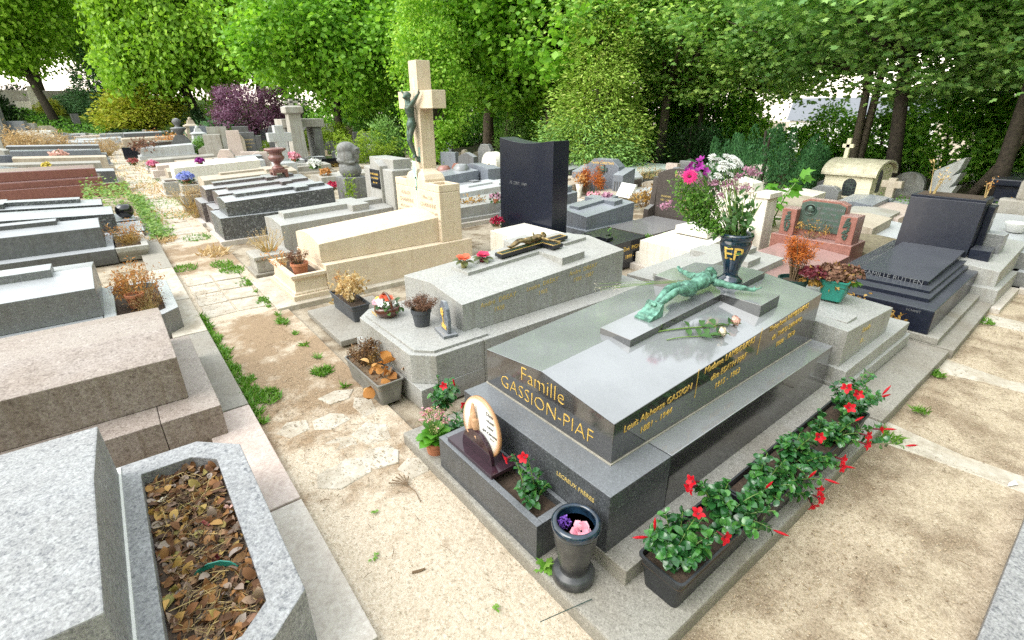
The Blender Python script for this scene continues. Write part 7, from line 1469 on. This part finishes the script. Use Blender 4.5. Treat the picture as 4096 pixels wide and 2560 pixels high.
tree('maple_tree', 'green tree with a slim pale trunk between the stout trunk and the black slab', *U(503, 158), 'maple0', 'plane_mid', 5.2, .95, .75, [(.2, -.2, 1.5), (.3, -.4, 3.2)], .14, 'bark', GT, rz=.8)
tree('plane_tree', 'green tree whose trunk shows just left of the golden conifer', *U(549, 163), 'plane0', 'plane_mid', 5.3, .95, .82, [(0, 0, 1.6), (-.15, .1, 2.8)], .18, 'bark', GT, rz=4.2)
filler = [(-34, 68, 0), (-24, 74, 1), (-14, 69, 2), (-3, 72, 0), (4, 66, 0), (14, 58, 1), (20, 50, 2), (24, 42, 0), (28, 36, 1), (12, 70, 2), (24, 60, 0), (-28, 84, 0), (-8, 84, 1), (16, 82, 2), (17.5, 40, 2), (25, 29.5, 2), (-20, 64, 1)]
for k, (x, y, v) in enumerate(filler):
    far = x < 14
    tree('plane_tree', 'leafy plane tree merging into the bright canopy at the back left' if far else 'leafy plane tree merging into the green canopy behind the limestone cross', x, y, 'plane%d' % v, 'plane_bright' if far else 'plane_mid', 8.2 if y > 48 else 6.2, 1.25 if y > 48 else 1.1, 1.1 if y > 48 else .9, [(0, 0, 2.5), (0, 0, 4)], .3, 'dark_bark', 'bright canopy trees at the back left' if far else 'green canopy trees at the back', rz=k*1.7)
# deep green maples on the right
tree('maple_tree', 'deep green maple with a grey trunk right of the golden conifer', *U(659, 168), 'maple0', 'maple_deep', 4.7, .92, .60, [(.0, .0, 1.0), (.03, -.02, 2.6)], .17, 'bark', GT)
tree('maple_tree', 'dark thin trunked maple behind the dark bush', *U(697, 168), 'maple1', 'maple_deep', 4.7, .92, .60, [(-.06, .05, 1.2), (-.14, .11, 2.8)], .10, 'dark_bark', GT, rz=1.1)
tree('maple_tree', 'maple whose short trunk shows above the yew', *U(741, 160), 'maple2', 'maple_deep', 4.7, .98, .60, [(0, 0, 1.2), (0, .1, 2.7)], .25, 'bark', GT, rz=2.1)
t = tree('maple_tree', 'maple with a twin trunk rising behind the little chapel', *U(849, 184), 'maple0', 'maple_shade', 4.7, .95, .60, [(-.06, .05, 1.0), (-.14, .11, 2.7)], .11, 'bark', GT, rz=3.0)
m = MB(); m.tube([(.04, -.05, -.1), (.06, -.07, 1.1), (.08, -.08, 2.8)], [.13, .10, .08], 10); m.build('trunk', MAT['bark'], t, smooth=True)
tree('maple_tree', 'maple with a dark straight trunk right of the little chapel', *U(889, 193), 'maple1', 'maple_shade', 4.7, .95, .60, [(-.14, .11, 1.2), (-.36, .29, 2.9)], .16, 'dark_bark', GT, rz=4.0)
tree('maple_tree', 'maple with a slim strongly leaning trunk right of the white wing headstone', *U(968, 196), 'maple2', 'maple_shade', 4.7, .9, .60, [(.15, -.42, .9), (.4, -.85, 2.4)], .10, 'bark', GT, rz=5.0)
tree('maple_tree', 'maple with a thick dark leaning trunk near the right edge', *U(990, 207), 'maple0', 'maple_shade', 4.7, .9, .60, [(-.03, .02, 1.0), (-.06, .05, 2.6)], .15, 'dark_bark', GT, rz=5.6)
for k, (x, y, v, mt_) in enumerate([(21, 18, 0, 'maple_deep'), (24, 13.5, 2, 'maple_deep'), (25.5, 0.5, 0, 'maple_shade'), (20.5, -3.5, 1, 'maple_shade'), (16.5, -3.5, 2, 'maple_shade')]):
    tree('maple_tree', 'leafy maple merging into the dark canopy on the right', x, y, 'maple%d' % v, mt_, 5.0, 1.05, .62, [(0, 0, 2), (.1, 0, 3.4)], .22, 'dark_bark', 'dark canopy trees on the right', rz=k*1.3)
# trees that close the burial ground behind the viewer
for k, (x, y, v) in enumerate([(-14, -7, 0), (-9, -11, 1), (-3, -12.5, 2), (3, -12, 0), (9, -11.5, 1), (14.5, -10, 2), (20, -9, 0), (-5, -17, 1), (6, -17, 2), (15, -16, 1), (-18, -1, 2)]):
    tree('maple_tree', 'leafy maple standing behind the viewer', x, y, 'maple%d' % v, 'maple_deep', 5.6, 1.15, 1.05, [(0, 0, 1.6), (.1, 0, 2.8)], .22, 'dark_bark', 'trees behind the viewer', rz=k*1.3)
# lime behind the cross, purple tree, golden and yellow conifers
x, y = U(437, 172); tree('lime_tree', 'light green lime tree with a pointed crown right behind the limestone cross', x, y, 'lime', 'lime_leaf', 2.45, .80, 1.0, [(0, 0, .8), (0, 0, 1.6)], .11, 'dark_bark', None)
x, y = U(260, 151); tree('purple_plum_tree', 'purple leaved plum tree at the back beyond the obelisks', x, y, 'purple', 'purple_leaf', 1.75, .80, .85, [(0, 0, .5), (0, 0, .9)], .16, 'dark_bark', None)
def conifer(name, label, x, y, h, r0, n, leaf, mat, asp=.3, power=1.0, seed=0, up=.2, sprays=90, cat='conifer', zb=.15, group=None, droop=-.2, mat2=None, lean=0):
    global rng
    keep = rng; rng = np.random.default_rng(seed)
    z0 = gh(x, y); t = thing(name, label, cat, (x, y, z0), 0, group)
    u = 1-np.sqrt(rng.random(sprays)); a = rng.uniform(0, 6.283, sprays)
    r = r0*(1-u)**power*rng.uniform(.55, 1.12, sprays)*(.62+.38*np.minimum(1, u*6+.3)); c = np.stack([r*np.cos(a), r*np.sin(a), zb+u*(h-zb)], 1); d = np.stack([np.cos(a), np.sin(a), np.full(sprays, up)], 1)
    k = np.repeat(np.arange(sprays), n//sprays); m_ = len(k); sp = (.10+.11*r0*(1.1-u))[k][:, None]
    P = c[k]+rng.normal(size=(m_, 3))*sp+d[k]*rng.normal(0, 1, m_)[:, None]*sp*.8
    D = unit(d[k])+rand_dir(m_)*.6+np.array([0, 0, droop]); V, F = leaves(P, D, d[k]*.6+np.array([0, 0, .5])+rand_dir(m_)*.6, leaf*rng.uniform(.6, 1.3, m_), asp, KITE)
    rng = keep
    np_mesh('crown', V, F, MAT[mat], t)
    m = MB(); m.tube([(0, 0, -.1), (0, 0, h*.5), (0, 0, h*.95)], [max(.05, r0*.09), max(.03, r0*.05), .01], 8)
    for q in range(10): e = c[(q*7) % sprays]; m.tube([(0, 0, max(.2, e[2]*.7)), tuple(e)], [.03*r0+.01, .008], 5)
    m.build('trunk', MAT['dark_bark'], t)
    return t
x, y = U(594, 176); conifer('golden_conifer', 'tall golden green conifer with browning patches in the middle of the back', x, y, 7.0, 1.25, 27000, .12, 'golden_thuja', .35, .75, 3, sprays=230)
x2, y2 = U(588, 177); conifer('green_conifer', 'bushy green conifer spreading at the foot of the golden one', x2-.2, y2, 2.2, 1.45, 10000, .11, 'thuja_green', .35, .45, 4, sprays=130)
x, y = U(158, 141); conifer('yellow_conifer', 'yellow green leaning conifer at the back left', x, y, 5.2, 2.3, 7000, .26, 'yellow_conifer', .5, .55, 5, sprays=140, zb=1.2)
x, y = U(134, 141); conifer('yellow_conifer', 'shorter yellow green conifer left of the leaning one', x, y, 3.6, 1.9, 4000, .26, 'yellow_conifer', .5, .5, 6, sprays=90, zb=.8)
x, y = U(106, 138); conifer('blue_spruce', 'blue green spruce with drooping boughs beside the yellow conifer', x, y, 6.0, 1.5, 5000, .30, 'spruce_blue', .25, .8, 7, sprays=110, zb=1.0)
for px, py, pyt, r, lab, mt_, nm in ((9, 140, 101, .85, 'slim dark green cypress at the far left', 'dark_hedge', 'cypress'), (32, 137, 113, 1.6, 'small dark cone shaped conifer before the cream memorial wall', 'dark_hedge', 'cypress'), (392, 168, 117, .42, 'slim columnar conifer left of the limestone cross', 'thuja_green', 'columnar_conifer'), (384, 168, 121, .38, 'second slim columnar conifer left of the first', 'thuja_green', 'columnar_conifer'), (515, 160, 108, .75, 'young pale green cypress left behind the black slab', 'thuja_green', 'young_cypress'), (686, 172, 122, .95, 'very dark pointed evergreen bush behind the bouquet', 'dark_hedge', 'evergreen_bush'), (706, 171, 130, .6, 'dark evergreen bush beside the yew', 'yew_leaf', 'evergreen_bush'), (225, 152, 122, 1.1, 'grey green conifer shrub left of the purple tree', 'spruce_blue', 'conifer_shrub'), (234, 152.5, 128, .9, 'lower conifer shrub under the purple tree', 'yew_leaf', 'conifer_shrub')):
    x, y = U(px, py); conifer(nm, lab, x, y, hz(x, y, pyt), r, 3200, .11 if y < 25 else .24, mt_, .35, .6, int(px), sprays=110, zb=.05, up=.9, droop=.4)
# spreading yew of many upright plumes
x, y = U(757, 192); t = thing('yew', 'broad blue green yew of many upright plumes behind the bouquet', 'shrub', (x, y, 0)); VV = []
for k in range(26):
    a = rnd.uniform(0, 6.28); q = 1.15*math.sqrt(rnd.random()); bx, by = q*math.cos(a), q*math.sin(a); h = hz(x, y, 124+rnd.uniform(0, 16))*(1-.35*(q/1.15)**2); n = 420
    u = rng.random(n)**.8; rr = .26*(1-u)**.6*(.35+.65*np.minimum(1, u*4)); b = rng.uniform(0, 6.28, n)
    P = np.stack([bx*(1+.25*u)+rr*np.cos(b), by*(1+.25*u)+rr*np.sin(b), .1+u*h], 1); D = np.stack([np.cos(b)*.5, np.sin(b)*.5, np.full(n, 1.0)], 1)+rand_dir(n)*.35
    VV.append(leaves(P, D, np.stack([np.cos(b), np.sin(b), np.zeros(n)], 1)+rand_dir(n)*.4, .075*rng.uniform(.6, 1.3, n), .4, KITE))
V, F = join(*VV); np_mesh('foliage', V, F, MAT['yew_leaf'], t); m = MB(); m.tube([(0, 0, 0), (.1, 0, .6), (.3, .2, 1.4)], [.08, .06, .03], 7); m.tube([(0, 0, 0), (-.3, -.2, .6), (-.7, -.4, 1.3)], [.07, .05, .02], 7); m.build('trunk', MAT['dark_bark'], t)
# undergrowth under the trees
def shrub(label, x, y, key, mat, s, sz=1.0, rz=0, group='shrubs under the trees', zc=None, name='shrub'):
    z0 = gh(x, y); t = thing(name, label, 'shrub', (x, y, z0), 0, group); me, c = CROWN[key]
    o = link_mesh('foliage', me, None, t); o.location = (0, 0, (1.0*s*sz if zc is None else zc)); o.rotation_euler[2] = rz; o.scale = (s, s, s*sz); set_mat(o, mat)
    m = MB()
    for k in range(5): e = c[k*9]*np.array([s, s, s*sz])*.7; m.tube([(0, 0, 0), (e[0]*.4, e[1]*.4, max(.2, (e[2]+s*sz)*.5)), (e[0], e[1], max(.3, e[2]+s*sz))], [.05, .035, .01], 6)
    m.build('stems', MAT['dark_bark'], t); return t
und = [(17.8, 9.2, .75, 'undergrowth_leaf'), (18.5, 7.0, .7, 'undergrowth_leaf'), (18.8, 5.4, .8, 'hedge_leaf'), (18.2, 3.6, 1.0, 'undergrowth_leaf'), (18.6, 1.8, 1.25, 'hedge_leaf'), (18.0, .2, 1.2, 'undergrowth_leaf'), (17.6, -1.6, 1.1, 'undergrowth_leaf'), (17.2, -3.6, 1.1, 'hedge_leaf'), (17.8, 12.8, 1.0, 'undergrowth_leaf'), (17.2, 15.2, 1.0, 'hedge_leaf'), (18.4, 10.8, 1.1, 'hedge_leaf'), (19, 14, 1.2, 'undergrowth_leaf'), (17.5, 19.5, 1.1, 'undergrowth_leaf'), (18.5, 23, 1.2, 'hedge_leaf'), (20, 26.5, 1.2, 'undergrowth_leaf'), (16.4, 26.5, 1.0, 'hedge_leaf'), (14.6, 29, 1.0, 'hedge_leaf'), (12.8, 31.5, 1.0, 'hedge_leaf'), (13.5, 35.5, 1.2, 'undergrowth_leaf'), (17, 34.5, 1.3, 'dark_hedge'), (20, 31.5, 1.3, 'dark_hedge'), (10.8, 37.5, 1.0, 'dark_hedge')]
for k, (x, y, s, mt_) in enumerate(und): shrub('leafy green shrub in the undergrowth beneath the dark canopy on the right' if x > 17.1 and y < 16.5 else 'leafy green shrub in the undergrowth beneath the trees at the back', x, y, 'shrub%d' % (k % 2), mt_, s, 1.0, k*1.9, 'shrubs beneath the dark trees' if x > 17.1 and y < 16.5 else 'shrubs beneath the back trees')
for px, py, s, mt_, lab in ((59, 138, .6, 'yellow_conifer', 'rounded olive shrub in front of the cream memorial wall'), (72, 137, .6, 'spruce_blue', 'blue green shrub right of the olive one before the memorial wall'), (13, 137, .4, 'dark_hedge', 'dark clipped shrub left of the memorial wall'), (112, 142, .5, 'hedge_leaf', 'small rounded bush at the far end of the alley'), (200, 141, .8, 'dark_hedge', 'dark shrub beneath the forked plane tree'), (85, 136, .8, 'dark_hedge', 'low dark hedge shrub on the grass bank'), (297, 158, .30, 'bamboo_leaf', 'yellow green shrub by the pink artificial roses'), (265, 158, .28, 'bamboo_leaf', 'small yellow green bush beside the gilt lettered headstone'), (240, 153, .42, 'weed_leaf', 'low leafy bush under the purple tree'), (207, 157, .35, 'weed_leaf', 'small leafy bush behind the plain concrete slab'), (335, 153, .55, 'bamboo_leaf', 'bright groundcover bush behind the black arched headstones'), (318, 150, .55, 'bamboo_leaf', 'bright low bush left of the slim dark trunk')):
    x, y = U(px, py); shrub(lab, x, y, 'shrub%d' % (int(px) % 2), mt_, s, .9, px, 'single shrubs among the farther graves')
# bamboo
x, y = U(366, 171); t = thing('bamboo', 'bright yellow green bamboo behind the stone head', 'shrub', (x, y, 0)); m = MB(); VV = []
for k in range(44):
    a = rnd.uniform(0, 6.28); q = rnd.random()**.6; bx, by = .5*q*math.cos(a), .5*q*math.sin(a); h = hz(x, y, 124)*rnd.uniform(.5, 1.05)*(1.05-.3*q); ex, ey = bx*2.6, by*2.6
    m.tube([(bx, by, 0), ((bx+ex)*.45, (by+ey)*.45, h*.6), (ex, ey, h)], [.012, .010, .004], 5)
    n = 60; u = rng.uniform(.2, 1.05, n); P = np.stack([bx+(ex-bx)*u**2, by+(ey-by)*u**2, h*(1-(1-u)**1.6)], 1)+rng.normal(size=(n, 3))*.07; VV.append(leaves(P, rand_dir(n)*np.array([1, 1, .4])+np.array([0, 0, -.35]), rand_dir(n)+np.array([0, 0, .8]), .17*rng.uniform(.6, 1.2, n), .2, KITE))
m.build('canes', MAT['green_stem'], t); V, F = join(*VV); np_mesh('foliage', V, F, MAT['bamboo_leaf'], t)
# hedges
def hedge(label, pts, w, h, mat, dens=420, leaf=.09, zf=gh):
    x0, y0 = pts[0]; t = thing('hedge', label, 'hedge', (x0, y0, zf(x0, y0)), 0, 'clipped hedges'); PP = []; NN = []; m = MB(t)
    for (a, b), (c, d) in zip(pts, pts[1:]):
        l = math.hypot(c-a, d-b); n = int(l*dens*(w+2*h)); u = rng.random(n); s_ = rng.uniform(-1, 1, n); side = rng.random(n) < 2*h/(w+2*h); nx, ny = -(d-b)/l, (c-a)/l
        off = np.where(side, np.sign(s_)*w/2, s_*w/2); zz = np.where(side, rng.random(n)*h, h)
        px_, py_ = a+(c-a)*u+nx*off, b+(d-b)*u+ny*off
        PP.append(np.stack([px_, py_, zz+np.array([zf(p, q) for p, q in zip(px_, py_)])], 1)+rng.normal(size=(n, 3))*.03); NN.append(np.stack([np.where(side, nx*np.sign(s_), 0), np.where(side, ny*np.sign(s_), 0), np.where(side, .2, 1.0)], 1))
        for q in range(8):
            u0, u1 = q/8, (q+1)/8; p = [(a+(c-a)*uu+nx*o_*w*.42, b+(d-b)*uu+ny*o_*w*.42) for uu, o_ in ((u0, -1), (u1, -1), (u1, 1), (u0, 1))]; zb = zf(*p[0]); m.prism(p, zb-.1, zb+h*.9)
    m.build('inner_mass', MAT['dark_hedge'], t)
    P = np.concatenate(PP); Nn = np.concatenate(NN); n = len(P); add('foliage', [leaves(P, rand_dir(n), Nn+rand_dir(n)*.6, leaf*rng.uniform(.6, 1.3, n), .7, KITE)], mat, t)
hedge('long low clipped hedge along the far left of the burial ground', [U(20, 138), U(80, 140), U(122, 141.5)], 1.2, .5, 'hedge_leaf', 60, .2)
hedge('low dark clipped hedge between the yellow conifer and the urn topped headstone', [U(118, 143), U(160, 144), U(184, 147)], 1.1, .75, 'dark_hedge', 80, .18)
hedge('low bright green clipped edging behind the little chapel and the small stone cross', [U(872, 209), U(893, 211.5), U(915, 214)], .5, .22, 'hedge_leaf', 500, .05)
hedge('low bright green clipped edging right of the navy headstone', [U(985, 217), U(1005, 219), U(1040, 223)], .5, .2, 'hedge_leaf', 500, .05)
hedge('low green edging under the golden conifer behind the ornate headstone', [U(612, 188), U(640, 187.5), U(660, 187)], .5, .25, 'hedge_leaf', 400, .06)
# fig sapling among the tombs
x, y = at(768, 225, .0)[:2]; fx, fy = x, y; t = thing('fig_sapling', 'bright green fig sapling with lobed leaves beside the white lettered tomb', 'plant', (fx, fy, 0)); m = MB(t); P = []; D = []; d_ = float((np.array([fx, fy, .5])-CAMP) @ FW)
for (px, py), dd in zip([(800, 177), (772, 190), (762, 198), (755, 206), (770, 205), (783, 186), (748, 215), (757, 222), (750, 196), (779, 200), (742, 228), (760, 232), (768, 214), (746, 186), (775, 182), (793, 186)], [0, .1, -.2, .1, -.1, .2, 0, -.3, .2, 0, -.2, -.3, .1, .3, -.1, .1]):
    e = atd(px, py, d_+dd); b = np.array([fx+rnd.uniform(-.1, .1), fy+rnd.uniform(-.1, .1), 0]); md = (b+e)/2+np.array([0, 0, .12]); m.tube([tuple(b), tuple(md), tuple(e)], [.014, .010, .005], 6)
    for q in range(4): P.append(e+rnd_v()*.05-(e-md)*.3*q*.5); D.append(rnd_v()*np.array([1, 1, .3])+np.array([-.2, -.3, .0]))
m.build('stems', MAT['green_stem'], t); add('leaves', [leaves(P, D, np.tile([-.2, -.3, 1.0], (len(P), 1))+rand_dir(len(P))*.5, .24*rng.uniform(.6, 1.2, len(P)), .85, LOBE)], 'fig_leaf', t)
for px, py, z, lab, s in ((606, 244, .25, 'yellow green weeds in front of the white lettered tomb', .20), (695, 243, .25, 'brown and green withered plant before the white lettered tomb', .16), (650, 243, .25, 'small light green weed left of the withered plant', .13), (739, 271, .2, 'leafy weed behind the dark blue vase', .16), (776, 268, .2, 'small weed between the rose tomb and the pale tomb', .12)):
    p = at(px, py, z); t = thing('weed', lab, 'plant', (p[0], p[1], z-.1), 0, 'weeds growing between the second row tombs'); n = 140; P = p+rng.normal(size=(n, 3))*np.array([s, s, s*.5])*.6; add('leaves', [leaves(P, rand_dir(n)+np.array([0, 0, .5]), rand_dir(n)+np.array([0, 0, .5]), .06, .4, KITE)], 'weed_leaf' if px != 695 else 'dry_gold', t)
# city house glimpsed between the trunks
d0 = ray(850, 120); bx, by = d0[0]*78/d0[0], d0[1]*78/d0[0]; zb = gh(bx, by); t = thing('town_house', 'white town house with grey roof glimpsed between the trunks behind the chapel', 'building', (bx, by, zb), math.atan2(d0[1], d0[0])); m = MB(); m.box(0, 10, -9, 7, 0, 7.3); m.build('wall', MAT['white_render'], t, bev=.05)
m = MB(); m.exty([(-.4, 7.3), (10.4, 7.3), (5, 10.2)], -9.4, 7.4); m.build('roof', MAT['grey_roof'], t)
for k in range(6):
    for j in range(2):
        yy_ = -7.6+k*2.5; m = MB(); m.box(-.06, .05, yy_-.5, yy_+.5, 1.4+j*2.9, 3.0+j*2.9); o = m.build('window', MAT['window_glass'], t); m = MB(); m.box(-.12, .02, yy_-.65, yy_+.65, 1.25+j*2.9, 1.4+j*2.9); m.build('sill', MAT['white_render'], t)
d0 = ray(600, 115); bx, by = d0[0]*70/d0[1], 70; zb = gh(bx, by); t = thing('town_house', 'pale house with a red brown roof hidden behind the back trees', 'building', (bx, by, zb), .6); m = MB(); m.box(0, 9, -8, 8, 0, 8); m.build('wall', MAT['cream_paint'], t, bev=.05); m = MB(); m.exty([(-.4, 8), (9.4, 8), (4.5, 10.5)], -8.4, 8.4); m.build('roof', MAT['terracotta'], t)

# ================================================================== light and air
W = bpy.data.worlds.new('World'); S.world = W; W.use_nodes = True; nt = W.node_tree; bg_ = nt.nodes['Background']
sky = nt.nodes.new('ShaderNodeTexSky'); sky.sky_type = 'NISHITA'; sky.sun_disc = False
SD = Vector((-.66, .10, .74)).normalized()
sky.sun_elevation = math.asin(SD.z); sky.sun_rotation = math.atan2(SD.x, SD.y); sky.air_density = 3.2; sky.dust_density = .6; sky.ozone_density = 1.0
hs = nt.nodes.new('ShaderNodeHueSaturation'); hs.inputs['Saturation'].default_value = .28
nt.links.new(sky.outputs[0], hs.inputs['Color']); nt.links.new(hs.outputs[0], bg_.inputs['Color']); bg_.inputs['Strength'].default_value = .15
sl = bpy.data.lights.new('sun', 'SUN'); sl.energy = .75; sl.angle = RAD(40); sl.color = (1, .965, .91)
so = bpy.data.objects.new('sun', sl); COL.objects.link(so); so.rotation_euler = SD.to_track_quat('Z', 'Y').to_euler(); so.location = (0, 0, 20)
S.view_settings.view_transform = 'Standard'; S.view_settings.look = 'None'; S.view_settings.gamma = 1; S.view_settings.use_curve_mapping = False
S.view_settings.exposure = 1.8
S.render.engine = 'CYCLES'; cy = S.cycles
cy.max_bounces = 7; cy.diffuse_bounces = 3; cy.glossy_bounces = 3; cy.transmission_bounces = 3; cy.transparent_max_bounces = 6
cy.use_adaptive_sampling = True; cy.adaptive_threshold = .01; cy.use_denoising = False; cy.sample_clamp_indirect = 8
S.render.resolution_x = 1024; S.render.resolution_y = 640

# ================================================================== parts that belong to a part: one level deeper
HOST = {'inscription': ('lid', 'headstone', 'slab', 'stone', 'name_plaque', 'oval', 'pedestal', 'plinth', 'planter', 'chest', 'body', 'bronze_panel', 'base'), 'ribbon': ('bowl',), 'sill': ('window',), 'window_bars': ('window',), 'soil': ('planter', 'pot', 'trough', 'body', 'bowl', 'planter_rim'),
        'relief_cross': ('lid',), 'lying_cross': ('lid',), 'gilt_rim': ('cross',), 'flower_centre': ('chrysanthemum', 'gerbera'), 'divider': ('lid',), 'portrait_medallion': ('bronze_panel',), 'carved_cross': ('stone',), 'portrait': ('stone',), 'gilt_flower': ('tablet',), 'bronze_garland': ('pillar',), 'finial': ('shaft', 'stone'), 'block_joints': ('wall',), 'roof_cross': ('roof',), 'copper_stain': ('cross',), 'name_plaque': ('headstone',), 'bronze_cross': ('slab',), 'flutes': ('pillar',), 'praying_hands': ('oval',)}
def bounds(o):
    b = np.array([c[:] for c in o.bound_box]); return b.min(0), b.max(0)
stem_name = lambda o: o.name.split('.')[0]
for t in [o for o in COL.objects if o.type == 'EMPTY']:
    ch = list(t.children)
    for c in ch:
        hosts = HOST.get(stem_name(c))
        if not hosts: continue
        lo, hi = bounds(c); mid = (lo+hi)/2; best = None
        for h in ch:
            if h is c or stem_name(h) not in hosts or h.parent is not t: continue
            a, b = bounds(h); d = np.linalg.norm(np.maximum(0, np.maximum(a-mid, mid-b)))+(.001*np.linalg.norm((a+b)/2-mid))
            if best is None or d < best[0]: best = (d, h)
        if best: c.parent = best[1]
